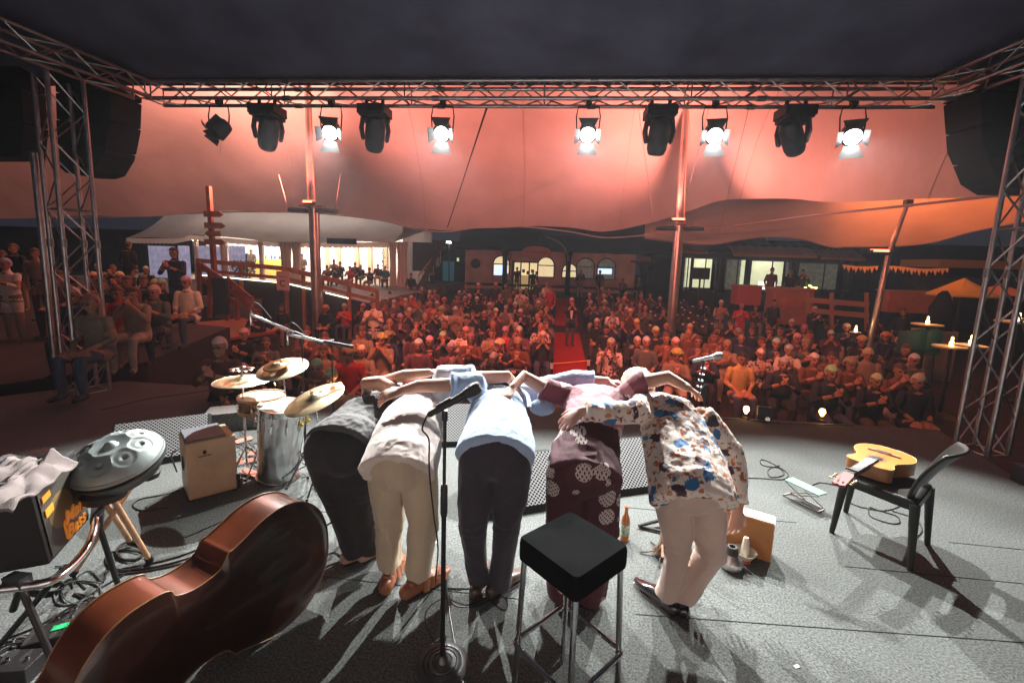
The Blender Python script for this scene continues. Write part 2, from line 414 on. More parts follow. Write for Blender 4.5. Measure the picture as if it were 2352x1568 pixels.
# ---------------------------------------------------------------- trusses
def truss(label, A, B, up, w, h, step=.33, rc_=.024, rb=.0095, name='lighting_truss', cat='truss'):
    A, B, up = V(A), V(B), V(up); d = (B-A); L = d.length; d.normalize(); s = up.cross(d).normalized(); up = d.cross(s).normalized()
    t = thing(name, label, cat, A)
    cs = [(i, j) for i in (-1, 1) for j in (-1, 1)]
    for i, j in cs:
        b = MB(); o_ = s*(i*w/2)+up*(j*h/2); b.tube([o_, o_+d*L], rc_, 10); b.obj('chord', ALU, t)
    n = max(2, int(round(L/step)))
    for fa, fb in (((-1, -1), (-1, 1)), ((1, -1), (1, 1)), ((-1, 1), (1, 1)), ((-1, -1), (1, -1))):
        b = MB()
        for k in range(n):
            p, q = (fa, fb) if k % 2 == 0 else (fb, fa)
            a = s*(p[0]*w/2)+up*(p[1]*h/2)+d*(L*k/n); c = s*(q[0]*w/2)+up*(q[1]*h/2)+d*(L*(k+1)/n)
            b.tube([a, c], rb, 6)
            if k % 6 == 0: b.tube([s*(fa[0]*w/2)+up*(fa[1]*h/2)+d*(L*k/n), s*(fb[0]*w/2)+up*(fb[1]*h/2)+d*(L*k/n)], rb, 6)
        b.obj('bracing', ALU, t)
    k = 2.0
    while k < L-.3:
        for i, j in cs:
            b = MB(); o_ = s*(i*w/2)+up*(j*h/2); b.tube([o_+d*(k-.05), o_+d*(k+.05)], rc_*1.35, 10); b.obj('coupler', M('coupler', (.3, .3, .31), .4, 1), t)
        k += 2.0
    return t
TZ = (4.19+3.985)/2
truss('long horizontal lighting truss spanning the front of the stage', (-5.55, 6.0, TZ), (4.62, 6.0, TZ), (0, 0, 1), .29, .215, .30)
truss('short side truss slanting back from the left end of the front truss', (-5.60, 5.86, TZ), (-5.95, 3.2, TZ+.05), (0, 0, 1), .29, .215, .30)
truss('short side truss slanting back from the right end of the front truss', (4.50, 5.86, TZ), (4.75, 3.4, TZ+.02), (0, 0, 1), .29, .215, .30)
truss('upright truss tower at the left edge of the stage', (-6.28, 5.36, 0), (-6.24, 5.36, 4.05), (.35, 1, 0), .34, .34, .42, .026, .010, 'truss_tower', 'truss tower')
truss('upright truss tower at the right edge of the stage', (4.98, 5.22, -.02), (5.02, 5.22, 4.1), (-.3, 1, 0), .30, .30, .42, .026, .010, 'truss_tower', 'truss tower')
b = MB(); b.tube([(-7.05, 5.6, -.9), (-7.0, 5.6, 3.2)], .04, 10); tag(b.obj('steel_post', ALU), 'plain steel post left of the left truss tower', 'post')
# hung loudspeaker clusters
m_spk = M('speaker_black', (.012, .013, .015), .85, 0, (50, .3), (4, .4))
def cluster(label, px, Y, dep, x0):
    P = [yp(x, y, Y) for x, y in px]; c = P[0]
    t = thing('speaker_cluster', label, 'loudspeaker', tuple(c))
    zt = max(p.z for p in P); zb = min(p.z for p in P); n = 4
    from bisect import bisect
    for k in range(n):
        z1 = zt-(zt-zb)*k/n-.006; z0 = zt-(zt-zb)*(k+1)/n+.006
        # slice polygon by height
        poly = []
        m_ = len(P)
        for i in range(m_):
            a, d_ = P[i], P[(i+1) % m_]
            for zz in sorted((z0, z1), reverse=a.z > d_.z):
                pass
            seg = []
            if z0 <= a.z <= z1: seg.append((0, a))
            for zz in (z0, z1):
                if (a.z-zz)*(d_.z-zz) < 0:
                    tt = (zz-a.z)/(d_.z-a.z); seg.append((tt, a.lerp(d_, tt)))
            poly += [q for _, q in sorted(seg, key=lambda q: q[0])]
        if len(poly) < 3: continue
        b = MB(); b.sm = False; b.prism([q-c for q in poly], (0, -dep, 0)); b.obj('cabinet', m_spk, t, bevel=.012)
    b = MB(); b.beam((V((sum(p.x for p in P)/m_, Y-dep/2, zt))-c), (V((sum(p.x for p in P)/m_, Y-dep/2, 4.2))-c), .12, .25); b.obj('hanging_bracket', BLK, t)
    return t
cluster('black curved loudspeaker cluster hung just right of the left truss tower', [(205, 190), (255, 180), (327, 226), (324, 300), (310, 370), (288, 406), (264, 413), (226, 411), (214, 400), (208, 300)], 6.15, .45, 0)
cluster('black curved loudspeaker cluster hung by the right truss tower', [(2165, 238), (2240, 200), (2380, 170), (2400, 300), (2360, 452), (2245, 450), (2205, 425), (2174, 350)], 6.0, .45, 0)
cluster('large black loudspeaker cluster at the far left edge behind the steel post', [(-160, 60), (40, 60), (100, 150), (112, 300), (104, 372), (-160, 372)], 5.95, .3, 0)
# black masking cloths around the left speaker
# ---------------------------------------------------------------- stage lamps
m_lamp = M('lamp_housing', (.03, .03, .032), .5, .4, (30, .2), (10, .4))
m_lens = emis('lit_lens', (1, .98, .94), 45)
m_glassoff = M('dark_lens', (.05, .05, .055), .1, 0)
m_door = M('barn_door', (.035, .035, .037), .45, .5, (20, .2), (8, .4))
HANG = TZ-.11-.02
def fresnel(label, x, tilt, pan, lit, z=3.585):
    t = thing('stage_lamp', label, 'stage lamp', (x, 5.86, z), 0, 'fresnel spotlights hung on the front truss')
    b = MB(); b.tube([(0, .09, HANG-z+.04), (0, .09, HANG-z-.06)], .022, 10); b.box((0, .09, HANG-z+.02), (.07, .07, .09)); b.obj('clamp', BLK, t)
    b = MB(); b.tube([(-.135, .06, 0), (-.15, .07, .2), (-.13, .08, HANG-z-.05), (.13, .08, HANG-z-.05), (.15, .07, .2), (.135, .06, 0)], .009, 6); b.obj('yoke', BLK, t)
    R = rot(0, 0, pan) @ rot(tilt, 0, 0)
    ax = R @ V((0, -1, 0)); up = R @ V((0, 0, 1)); rt = R @ V((1, 0, 0))
    b = MB(); b.lathe([(.06, -.16), (.105, -.13), (.115, -.05), (.12, .06), (.112, .075)], (0, .05, 0), ax, 24); b.box(V((0, .05, 0))-ax*.04+up*.10, (.16, .2, .08), R); b.obj('housing', m_lamp, t, bevel=.006)
    b = MB(); b.lathe([(.001, .078), (.09, .078), (.09, .084), (.001, .09)], (0, .05, 0), ax, 24); b.obj('lens', m_lens if lit else m_glassoff, t)
    c = V((0, .05, 0))+ax*.085
    for dx, dy, op in ((0, -1, .55), (0, 1, 1.9), (-1, 0, .75), (1, 0, .55)):
        d = rt*dx+up*dy; s_ = rt*dy-up*dx if dx == 0 else up*dx
        if dx == 0: s_ = rt
        else: s_ = up
        a0 = c+d*.10-s_*.075; a1 = c+d*.10+s_*.075
        e = (d*sin(op)+ax*cos(op))*(.18 if dy == -1 else .10 if dy else .095)
        q = MB(); q.prism([a0, a1, a1+e+s_*(.02 if dx else .05), a0+e-s_*(.02 if dx else .05)], (ax*.003 if dy or dx else ax)); q.sm = False
        q.obj('barn_door', M('door_lit', (.16, .17, .17), .5) if dy == -1 else m_door, t)  # lower door's paler colour stands in for lamp light falling on it
    return t, c+V(t.location), ax
LP = []
FR = [(-4.57, .5, .9, 0, 'unlit fresnel spotlight, the dark leftmost lamp on the truss'),
      (-2.985, -.55, -1.9, 1, 'glowing fresnel spotlight hung beside the left tent mast'),
      (-1.475, -.55, -1.1, 1, 'glowing fresnel spotlight second of the lit ones from the left'),
      (.402, -.55, .3, 1, 'glowing fresnel spotlight in the middle of the truss, third of the lit ones'),
      (1.955, -.55, 1.3, 1, 'glowing fresnel spotlight just right of the right tent mast'),
      (3.57, -.55, 2.0, 1, 'glowing fresnel spotlight, rightmost lamp on the truss')]
for x, tl, pn, lit, lb in FR:
    t, c, ax = fresnel(lb, x, .55 if lit else .9, atan2(pn-x, 3.7) if lit else -.9, lit)
    if lit: LP.append((t, c, ax))
TG = [(-2.4, 2.3, .2), (-1.2, 2.3, .2), (.2, 2.1, .2), (1.5, 2.3, .2), (2.6, 2.5, .2)]
PW = [1700, 1650, 1500, 1450, 1250]
for (t, c, ax), tg, pw in zip(LP, TG, PW):
    spot('lamp_beam', c+ax*.13, tg, pw, (1, .97, .93), 74, .5, .022, t)
def moving_head(label, x, pan, tilt, z=3.66):
    t = thing('moving_head_lamp', label, 'moving light', (x, 5.88, z), 0, 'moving head lamps hung on the front truss')
    b = MB(); b.box((0, .05, .19), (.30, .26, .10)); b.box((0, .05, .14), (.24, .3, .06)); b.tube([(-.09, .05, .2), (-.09, .05, HANG-z+.05)], .02, 8); b.tube([(.09, .05, .2), (.09, .05, HANG-z+.05)], .02, 8); b.obj('base', m_lamp, t, bevel=.02)
    Rp = rot(0, 0, pan); b = MB()
    b.box((0, .05, .10), (.27, .12, .06), Rp)
    for sx in (-1, 1):
        P = [Rp @ V((sx*.125, 0, .12)), Rp @ V((sx*.14, 0, 0)), Rp @ V((sx*.125, 0, -.10))]
        b.tube([p+V((0, .05, 0)) for p in P], [(.055, .022), (.06, .026), (.04, .022)], 12, side=Rp @ V((0, 1, 0)), round_=True)
    b.obj('yoke_arms', m_lamp, t)
    ax = Rp @ (rot(tilt, 0, 0) @ V((0, 1, 0)))
    b = MB(); b.lathe([(.03, -.20), (.075, -.185), (.10, -.13), (.105, 0), (.10, .12), (.085, .17), (.075, .18), (.068, .18), (.066, .15)], V((0, .05, -.05)), ax, 24); b.obj('head', m_lamp, t)
    b = MB(); b.lathe([(.001, .150), (.06, .150), (.06, .154), (.001, .156)], V((0, .05, -.05)), ax, 20); b.obj('lens', emis('warm_lens', (1, .35, .2), 6), t)
    t.scale = (1.22, 1.22, 1.2); t.location.z -= .045
    return t, ax
MH = [(-3.88, .75, .9, 'moving head lamp between the unlit lamp and the first glowing lamp'),
      (-2.39, .5, 1.0, 'moving head lamp right of the first glowing lamp on the left'),
      (1.29, 0, 1.15, 'upright moving head lamp hanging left of the right tent mast'),
      (2.90, -.8, .75, 'moving head lamp between the two rightmost glowing lamps')]
for (x, pan, tilt, lb), tg, pw, cl in zip(MH, [(-6, 11, -.2), (-2, 12, -.2), (2.5, 13, -.2), (6, 11, -.2)], [230, 1050, 1050, 380], [(1, .30, .13), (1, .20, .12), (1, .19, .12), (1, .30, .13)]):
    t, ax = moving_head(lb, x, pan, -tilt)
    spot('lamp_beam', (x, 6.12, 3.45), tg, pw, cl, 115, .9, .08, t)
# ================================================================ BUILDINGS AND BACKGROUND
m_stuc = M('stucco', (.66, .56, .50), .9, 0, (14, .4), (1.2, .2))
m_dark = M('dark_frame', (.03, .028, .027), .6)
m_roofd = M('dark_roof', (.016, .016, .022), 1, 0, (6, .4), (1, .3), spec=.05)
m_wall_d = M('dark_wall', (.035, .03, .03), .9, 0, (8, .3), (1, .3))
m_win = M('lit_room', (.6, .52, .35), .8, 0, None, (3.5, .5), emit=(1, .80, .45), estr=.75)
m_winc = M('lit_room_cool', (.5, .55, .6), .8, 0, None, (5, .6), emit=(.75, .85, .9), estr=1.0)
m_wind = M('dim_room', (.1, .1, .09), .3, 0, None, (5, .8), emit=(.5, .5, .38), estr=.10)
m_wing = M('green_room', (.5, .5, .4), .8, 0, None, (4, .5), emit=(.75, .82, .5), estr=.75)
m_glass = M('window_glass', (.9, .9, .9), .05, 0, trans=1)
m_org = M('orange_counter', (.5, .22, .05), .6, 0, None, (4, .3))
def quad(b, a, c, y, t=.05):       # box in the XZ plane from corner a to corner c at distance y
    b.box(((a[0]+c[0])/2, y, (a[1]+c[1])/2), (abs(c[0]-a[0]), t, abs(c[1]-a[1])))
def XZ(px, py, Y): p = yp(px, py, Y); return (p.x, p.z)
# ---- white building with arched windows
Yb = 31.0
wb = thing('stucco_building', 'low cream building with arched lit windows behind the centre of the crowd', 'building', (0, Yb, ground_z(0, Yb)))
gz = wb.location.z
x0, zt = XZ(1070, 573, Yb); x1, _ = XZ(1460, 585, Yb)
holes = []
def arch(cx, top, bot, w):         # display pixels -> hole
    a = XZ(cx-w/2, top, Yb); c = XZ(cx+w/2, bot, Yb); return (a[0], c[0], c[1], a[1])
AW = [(1152, 587, 634, 36, 1), (1254, 590, 637, 36, 0), (1344, 592, 640, 38, 2), (1392, 593, 642, 38, 3), (1308, 605, 638, 32, 0)]
DW = (1178, 1236, 600, 660)
# wall built as strips around the openings
m_wpaint = m_stuc
cols = sorted([(arch(a, t_, b_, w)[0], arch(a, t_, b_, w)[1], arch(a, t_, b_, w)[2], arch(a, t_, b_, w)[3]) for a, t_, b_, w, k in AW]+[(XZ(DW[0], 600, Yb)[0], XZ(DW[1], 600, Yb)[0], gz, XZ(1205, DW[2], Yb)[1])])
b = MB(); b.sm = False; xc = x0
for l, r, lo, hi in cols:
    if l > xc: quad(b, (xc-0, gz), (l, zt), 0, .35)
    if lo > gz+.01: quad(b, (l, gz), (r, lo), 0, .35)
    quad(b, (l, hi), (r, zt), 0, .35); xc = r
quad(b, (xc, gz), (x1, zt), 0, .35)
for v in b.v: v.z -= gz
# arch corner fillets
for l, r, lo, hi in cols:
    if hi-lo > 1.9: continue
    w = (r-l)/2; cxm = (l+r)/2
    for sg in (-1, 1):
        P = [V((cxm+sg*w, -.17, hi-gz))]+[V((cxm+sg*w*sin(a*pi/16), -.17, hi-gz-w+w*cos(a*pi/16))) for a in range(0, 9)]
        b.prism(P, (0, .34, 0))
b.obj('wall', m_stuc, wb)
b = MB(); b.sm = False; b.prism([(x0-.5, -.9, zt-gz+.004), (x1+9, -.9, zt-gz+.004), (x1+9, 4, zt-gz+2.6), (x0-.5, 4, zt-gz+2.6)], (0, 0, .15)); b.obj('roof', m_roofd, wb)
for i, (a, t_, b_, w, k) in enumerate(AW):
    l, r, lo, hi = arch(a, t_, b_, w); ww = (r-l)/2; cxm = (l+r)/2
    P = [V((cxm+ww*cos(q*pi/14), -.19, hi-gz-ww+ww*sin(q*pi/14))) for q in range(15)]
    ring = [V((r, -.19, lo-gz))]+P+[V((l, -.19, lo-gz))]
    fr = MB(); fr.tube(ring+[ring[0]], .045, 6); fr.beam((l, -.19, hi-gz-ww), (r, -.19, hi-gz-ww), .07)
    f = fr.obj('window', m_dark, wb)
    g = MB(); quad(g, (l, lo-gz), (r, hi-gz), .25, .02); g.obj('pane', [m_win, m_win, m_wind, m_wind][k], f)
    if k == 1 or k == 3:
        g = MB(); quad(g, (l+.1*ww, lo-gz+.05+(.5*ww if k == 3 else 0)), (r-.3*ww, hi-gz-ww*1.15), .2, .02); g.obj('display', emis('fridge_light', (.5, .65, 1), 1.6), f)
l = XZ(DW[0], 600, Yb)[0]; r = XZ(DW[1], 600, Yb)[0]; hi = XZ(1205, DW[2], Yb)[1]
f = MB()
for q in range(4): xx = l+(r-l)*q/3; f.beam((xx, -.2, 0), (xx, -.2, hi-gz), .09)
f.beam((l, -.2, hi-gz-.05), (r, -.2, hi-gz-.05), .1); dr = f.obj('shop_door', m_dark, wb)
g = MB(); quad(g, (l, 0), (r, hi-gz), 1.6, .02); g.obj('room_behind', m_win, dr)
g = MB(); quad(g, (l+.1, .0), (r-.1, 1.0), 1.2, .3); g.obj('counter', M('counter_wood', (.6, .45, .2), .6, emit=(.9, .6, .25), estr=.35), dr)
g = MB()
for q in range(5): g.box((l+.4+q*.32, .9, 1.2+.12*(q % 2)), (.2, .1, .25))
g.obj('goods', m_dark, dr)
b = MB(); quad(b, (x0, .25), (x1, .42), -.2, .03); b.obj('plinth', m_dark, wb)
b = MB(); a = XZ(1078, 650, Yb); a = XZ(1082, 632, Yb)
b.lathe([(.001, 0), (.34, 0), (.34, .03), (.001, .03)], (x0+.75, -.2, 1.75), (0, -1, 0), 24); q = b.obj('crest', m_dark, wb); q.scale = (1, 1, 1)
# oval sign
c = yp(1232, 580, Yb-1.2)
b = MB(); b.grid(lambda u, v: V((1.0*v*cos(2*pi*u), -.02, .42*v*sin(2*pi*u))), 40, 5, True)
b.grid(lambda u, v: V((1.0*cos(2*pi*u), -.02+.08*v, .42*sin(2*pi*u))), 40, 2, True)
o = b.obj('oval_sign', M('sign_pink', (.62, .34, .28), .7)); o.location = c; tag(o, 'pink oval sign board above the lit shop door', 'sign')
b = MB(); P = []
for k in range(60):
    t = k/59; P.append(V((-.7+1.4*t, -.035, .08*sin(t*46)*(1 if k % 7 else .3)+.02)))
b.tube(P, .016, 4); b.obj('script_writing', M('sign_script', (.28, .14, .12), .7), o)
b = MB(); P = [V((-.05, .06, .42)), V((.2, .5, .9)), V((.2, 1.3, 1.1))]; b.tube(P, .025, 6); b.obj('hanger', m_dark, o)
# tree-like pillars with capitals
for px, h, lb in ((1160, 0, 'dark flaring pillar in front of the left arched window'), (1306, 0, 'dark pillar carrying a curved pale pipe in front of the building'), (1480, 1, 'dark pillar with a pink capital near the right mast')):
    g0 = ground_z(0, 28); p = yp(px, 600, 28); t = thing('pillar', lb, 'pillar', (p.x, 28, g0))
    b = MB(); hh = 3.4
    b.lathe([(.17, 0), (.15, 1.6), (.17, 2.2), (.22, 2.5), (.26, 2.7)], n=18) if not h else b.lathe([(.22, 0), (.2, 1.5), (.3, 1.9), (.62, 2.15)], n=18)
    b.obj('shaft', m_roofd, t)
    if h: b = MB(); b.lathe([(.75, 2.15), (.85, 2.2), (.85, 2.26), (.4, 2.3), (.4, 2.5), (.3, 2.52)], n=20); b.obj('capital', M('terracotta', (.2, .10, .08), .8), t)
    elif px > 1200:
        b = MB(); b.tube(curve_pts([(-.05, -.2, 2.1), (-.15, -.25, 2.6), (-.6, -.3, 3.2), (-1.5, -.3, 3.55)], 6), .05, 8); b.obj('pipe', M('pale_pipe', (.2, .18, .17), .5), t)
b = MB(); b.sm = False; P0 = yp(950, 540, 29); P1 = yp(1590, 560, 29)
b.box(((P0.x+P1.x)/2, 29.5, P0.z+1.0), (P1.x-P0.x+4, 3.5, 1.2)); tag(b.obj('gallery_roof', m_roofd), 'dark overhanging gallery roof above the arched windows', 'roof')
# dark buildings closing the sky
def dark_block(label, a, c, Y, dep, mat=None, windows=()):
    p, q = XZ(*a, Y), XZ(*c, Y); g0 = ground_z(0, Y)
    t = thing('dark_building', label, 'building', ((p[0]+q[0])/2, Y, g0))
    b = MB(); b.sm = False; b.box((0, dep/2, (p[1]-g0)/2), (q[0]-p[0], dep, p[1]-g0)); b.obj('wall', mat or m_wall_d, t)
    for i, (px, py, w, h, mt) in enumerate(windows):
        z = XZ(px, py, Y); s_ = Y/1010
        b = MB(); b.box((z[0]-t.location.x, -.03, z[1]-g0), (w*s_, .06, h*s_)); b.obj('window', mt, t)
    return t
dark_block('dark building with dim teal windows in the gap left of the cream building', (985, 552), (1068, 552), 40, 6, None, [(1030, 625, 26, 50, M('teal_win', (.02, .08, .1), .3, emit=(.1, .35, .45), estr=.12)), (1052, 596, 5, 8, m_wing), (1005, 600, 8, 22, m_wind)])
ds = yp(1032, 556, 36)
t = thing('street_lamp', 'small bright street lamp in the dark gap right of the marquee', 'street lamp', (ds.x, 36, ground_z(0, 36)))
b = MB(); b.tube([(0, 0, 0), (0, 0, ds.z-t.location.z)], .06, 8); b.box((0, -.2, ds.z-t.location.z), (.5, .5, .08)); b.obj('post', m_dark, t)
b = MB(); b.box((0, -.25, ds.z-t.location.z-.06), (.42, .35, .05)); b.box((0, -.46, ds.z-t.location.z), (.42, .03, .1)); b.obj('lamp_glass', emis('lamp_w', (.9, 1, .8), 14), t)
dark_block('long dark building behind the glass fronted cafe on the right', (1500, 545), (2420, 540), 46, 5)
dark_block('dark hall beyond the left edge of the tent', (-700, 500), (330, 500), 36, 5)
# stair frame between marquee and gap
t = thing('outdoor_stair', 'dark outdoor stair with a pale wooden handrail right of the marquee', 'stair', (yp(985, 640, 24).x, 24, ground_z(0, 24)))
ox = t.location
b = MB(); b.sm = False
for k in range(12): b.box(((k*.14)-.7, .3, .25+k*.28), (.2, 1.1, .05))
b.beam((-.9, -.2, 0), (.9, -.2, 3.4), .08, .25); b.obj('steps', m_dark, t)
b = MB()
A_ = yp(962, 632, 24)-ox; B_ = yp(1012, 570, 24)-ox
b.tube([A_, B_], .05, 6)
for k in range(7): q = A_.lerp(B_, k/6); b.tube([q, q-V((0, 0, .8))], .02, 5)
b.obj('handrail', WOOD, t)
b = MB(); b.sm = False; q = yp(975, 590, 24.6)-ox; b.box(q, (1.3, .3, 1.6)); b.obj('black_panel', m_dark, t)
# ---- marquee
m_mq = fabric('marquee_fabric', (.70, .62, .56), .09)
Ym = 24.5; L0 = yp(290, 560, Ym).x; R0 = yp(925, 560, Ym).x; TZf = .32
mq = thing('marquee', 'long white party marquee with scalloped valance lit inside, behind the left of the crowd', 'marquee', ((L0+R0)/2, Ym, TZf))
mo = V(mq.location)
def mp(px, py, Y=Ym): return yp(px, py, Y)-mo
eav = [mp(290, 547), mp(400, 548), mp(440, 540), mp(640, 556), mp(790, 557), mp(905, 556)]
def mroof(u, v):
    a = lerpP(eav, u); return a+V((0, 3.6*v, 2.3*v**1.0-.28*sin(pi*v)+.06*sin(u*17)))
b = MB(); b.grid(mroof, 60, 12); b.obj('roof', m_mq, mq)
b = MB(); q0 = mp(905, 556); b.prism([q0, q0+V((1.2, 0, .55)), q0+V((1.9, .2, .75)), q0+V((.4, 3.6, 2.3))], (0, .02, 0)); b.obj('gable_wing', m_mq, mq)
# valance with scallops
def val(u, v):
    a = lerpP(eav, u); return a+V((0, -.02, -(.26+.05*abs(sin(u*60*pi)))*v))
b = MB(); b.grid(val, 481, 2); b.obj('valance', m_mq, mq)
b = MB(); b.sm = False
b.box((0, 6.2, 1.9), (R0-L0, .1, 3.8)); b.obj('back_wall', M('marquee_wall', (.75, .68, .6), .9, 0, None, (1, .1)), mq)
b = MB(); xr_ = (R0-L0)/2; b.grid(lambda u, v: V((xr_-.05+.05*sin(u*60), .15+6*u, 5.2*v)), 120, 3); b.obj('side_wall', m_mq, mq)
b = MB(); b.sm = False; b.box((0, 3.5, -.06), (R0-L0+.6, 8, .12)); b.obj('floor', M('deck_boards', (.3, .22, .16), .8, 0, (10, .3), (3, .3)), mq)
# gathered fabric columns
def drape(par, px0, px1, pyb, name='curtain', Y=Ym, ztop=None):
    A = mp(px0, 556, Y); B = mp(px1, 556, Y)
    def fn(u, v):
        w = 1-.25*sin(pi*v)
        x = (A.x+B.x)/2+(B.x-A.x)/2*w*cos(2*pi*u)*(1+.12*sin(2*pi*u*7)); y = .05+(.14)*w*sin(2*pi*u)*(1+.2*sin(2*pi*u*9))
        return V((x, A.y+y, (A.z+.02)*(1-v)))
    b = MB(); b.grid(fn, 84, 14, True); return b.obj(name, m_mq, par)
for a, c in ((640, 668), (668, 690), (893, 910), (910, 936), (443, 452), (503, 520), (592, 604)): drape(mq, a, c, 0)
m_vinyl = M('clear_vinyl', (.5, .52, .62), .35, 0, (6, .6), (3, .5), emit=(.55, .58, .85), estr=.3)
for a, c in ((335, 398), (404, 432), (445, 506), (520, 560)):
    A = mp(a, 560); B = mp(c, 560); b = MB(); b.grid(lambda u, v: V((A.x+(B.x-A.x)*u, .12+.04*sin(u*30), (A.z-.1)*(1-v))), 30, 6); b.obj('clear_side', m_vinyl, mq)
# windows and doors at the back of the marquee
for px, py, w, h, col in ((625, 580, 22, 40, 0), (733, 578, 15, 30, 1), (590, 585, 14, 34, 0), (798, 590, 24, 46, 1), (700, 592, 10, 30, 0), (760, 585, 10, 40, 1), (872, 600, 10, 50, 1)):
    p = mp(px, py, Ym+6.1); b = MB(); b.sm = False; b.box((p.x, 6.12, p.z), (w*.0305, .05, h*.0305))
    b.obj('window', emis('blue_win', (.30, .55, 1), 2.6) if col == 0 else emis('white_win', (.80, .85, 1), 2.6), mq)
for px in (752, 778, 820, 850, 885): p = mp(px, 600, Ym+6.0); b = MB(); b.box((p.x, 6.0, 1.3), (.28, .15, 2.6)); b.obj('post', M('timber_post', (.5, .32, .18), .7), mq)
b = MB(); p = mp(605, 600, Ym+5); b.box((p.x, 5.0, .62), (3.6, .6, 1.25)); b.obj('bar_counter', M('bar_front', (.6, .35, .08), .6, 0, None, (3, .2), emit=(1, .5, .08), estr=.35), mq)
b = MB(); random.seed(3)
for k in range(26): b.lathe([(.04, 0), (.04, .18), (.015, .24), (.015, .3)], (p.x-1.6+k*.125, 5.0+random.uniform(-.15, .15), 1.25), n=6)
b.obj('bottles', M('bar_bottles', (.08, .1, .07), .2), mq)
b = MB()
for k in range(46):
    u = k/45; a = lerpP(eav, .32+.66*u); b.ell(a+V((0, .5+.35*sin(k*1.7), -.12-.1*sin(k*.9)**2)), (.035, .035, .045), n=6, m_=4)
b.obj('string_lights', emis('warm_bulb', (1, .62, .25), 22), mq)
for px, pw in ((380, 200), (480, 600), (560, 900), (640, 900), (720, 1000), (800, 900), (870, 500)):
    p = mp(px, 575, Ym+2.5); point('marquee_light', V((p.x+mo.x, Ym+3.6, mo.z+2.7)), pw*.42, (1, .88, .82), .25, mq)
b = MB(); p = mp(785, 552, Ym-.1); b.sm = False; b.box((p.x, -.1, p.z-.05), (1.75, .04, .32)); o = b.obj('sponsor_banner', M('navy_board', (.03, .035, .09), .6), mq)
# terrace step with light strip
m_strip = emis('light_strip', (1, .9, .65), 3.2)
tr = thing('terrace_railing', 'wooden terrace railing with a glowing light strip below it, left of the crowd', 'railing', (-9, 15, GZ))
to = V(tr.location)
def tp(px, py, Y): return yp(px, py, Y)-to
RL = [(452, 598, 15.5), (655, 617, 14.8), (735, 636, 14.6), (865, 668, 14.8)]
P = [tp(*q) for q in RL]; P2 = [tp(a, b_+22, Y) for a, b_, Y in RL]; P3 = [tp(a, b_+33, Y) for a, b_, Y in RL]
b = MB(); b.sm = False
for a, c in zip(P, P[1:]): b.beam(a, c, .06, .16)
for a, c in zip(P2, P2[1:]): b.beam(a, c, .05, .12)
b.obj('rail', M('rail_wood', (.36, .17, .09), .7, 0, (12, .3), (5, .3)), tr)
for k in range(7):
    q = lerpP(P, k/6); b = MB(); b.sm = False; b.beam(q+V((0, .05, .05)), V((q.x, q.y+.05, 0)), .1, .1); b.obj('post', MATS['rail_wood'], tr)
b = MB(); b.sm = False
for (a, c) in ((P3[0].lerp(P3[1], .05), P3[0].lerp(P3[1], .95)), (P3[1].lerp(P3[2], .12), P3[1].lerp(P3[2], .9)), (P3[2].lerp(P3[3], .1), P3[2].lerp(P3[3], .5))): b.beam(a, c, .04, .035)
b.obj('light_strip', m_strip, tr)
b = MB(); b.sm = False
for a, c in zip(P3, P3[1:]):
    b.prism([a-V((0, -.1, .03)), c-V((0, -.1, .03)), V((c.x, c.y+.1, 0)), V((a.x, a.y+.1, 0))], (0, .1, 0))
b.obj('terrace_edge', m_wall_d, tr)
b = MB(); b.sm = False; b.prism([(-26, 15.5, -.5), (-6.5, 15.0, -.5), (-6.3, 32, -.5), (-30, 32, -.5)], (0, 0, .80)); tag(b.obj('terrace', M('terrace_boards', (.2, .15, .11), .85, 0, (6, .3), (2, .3))), None, None, None, 'structure')
b = MB(); b.sm = False; b.prism([(-6.9, 6.9, GZ), (-8.2, 10.6, GZ), (-11.2, 11.2, GZ), (-12.5, 16, GZ), (-30, 16, GZ), (-30, 3.2, GZ), (-8.6, 3.2, GZ), (-7.2, 6.0, GZ)], (0, 0, .98)); tag(b.obj('left_tier', m_wall_d), None, None, None, 'structure')
# C block sign
q = yp(650, 645, 13.2); b = MB(); b.sm = False; b.box((0, 0, 0), (.42, .02, .6)); o = b.obj('block_sign', M('sign_white', (.6, .48, .42), .7)); o.location = q
tag(o, 'small pale sign with a large letter C standing by the terrace railing', 'sign')
b = MB(); b.tube([(.085*cos(a*pi/12), -.014, .085*sin(a*pi/12)-.08) for a in range(3, 22)], .017, 5); b.obj('letter', m_dark, o)
b = MB()
for k in range(6): b.box((-.11+.044*k, -.013, .13), (.028, .006, .035))
b.obj('small_writing', M('faint_ink', (.3, .2, .18), .7), o)
b = MB(); b.tube([(0, .02, -.3), (0, .02, GZ-q.z)], .02, 6); b.obj('stake', m_dark, o)
# potted plant
def plant(label, p, w, h, n, cols, seed, pot=True):
    random.seed(seed); t = thing('potted_plant', label, 'plant', p); b = MB(); b.sm = False
    for k in range(n):
        a = random.uniform(0, 2*pi); rr = w*sqrt(random.random()); z = h*(.35+.65*random.random()**.7)
        c = V((rr*cos(a), rr*sin(a), z)); R = rot(random.uniform(-1, 1), random.uniform(-1, 1), random.uniform(0, 6))
        s = random.uniform(.05, .10); P = [c+R @ V(q) for q in ((-s, 0, 0), (0, s*.45, .01), (s, 0, 0), (0, -s*.45, .01))]; b.add(P, [(0, 1, 2, 3)])
    b.obj('foliage', cols, t, fix=False)
    b = MB(); b.lathe([(.14, 0), (.2, .35), (.21, .36)], n=14); b.tube([(0, 0, .3), (0, 0, h*.7)], .03, 6); b.obj('pot', M('pot', (.3, .2, .15), .7), t)
m_leaf = M('leaf_lit', (.10, .22, .04), .6, 0, None, (20, .5))
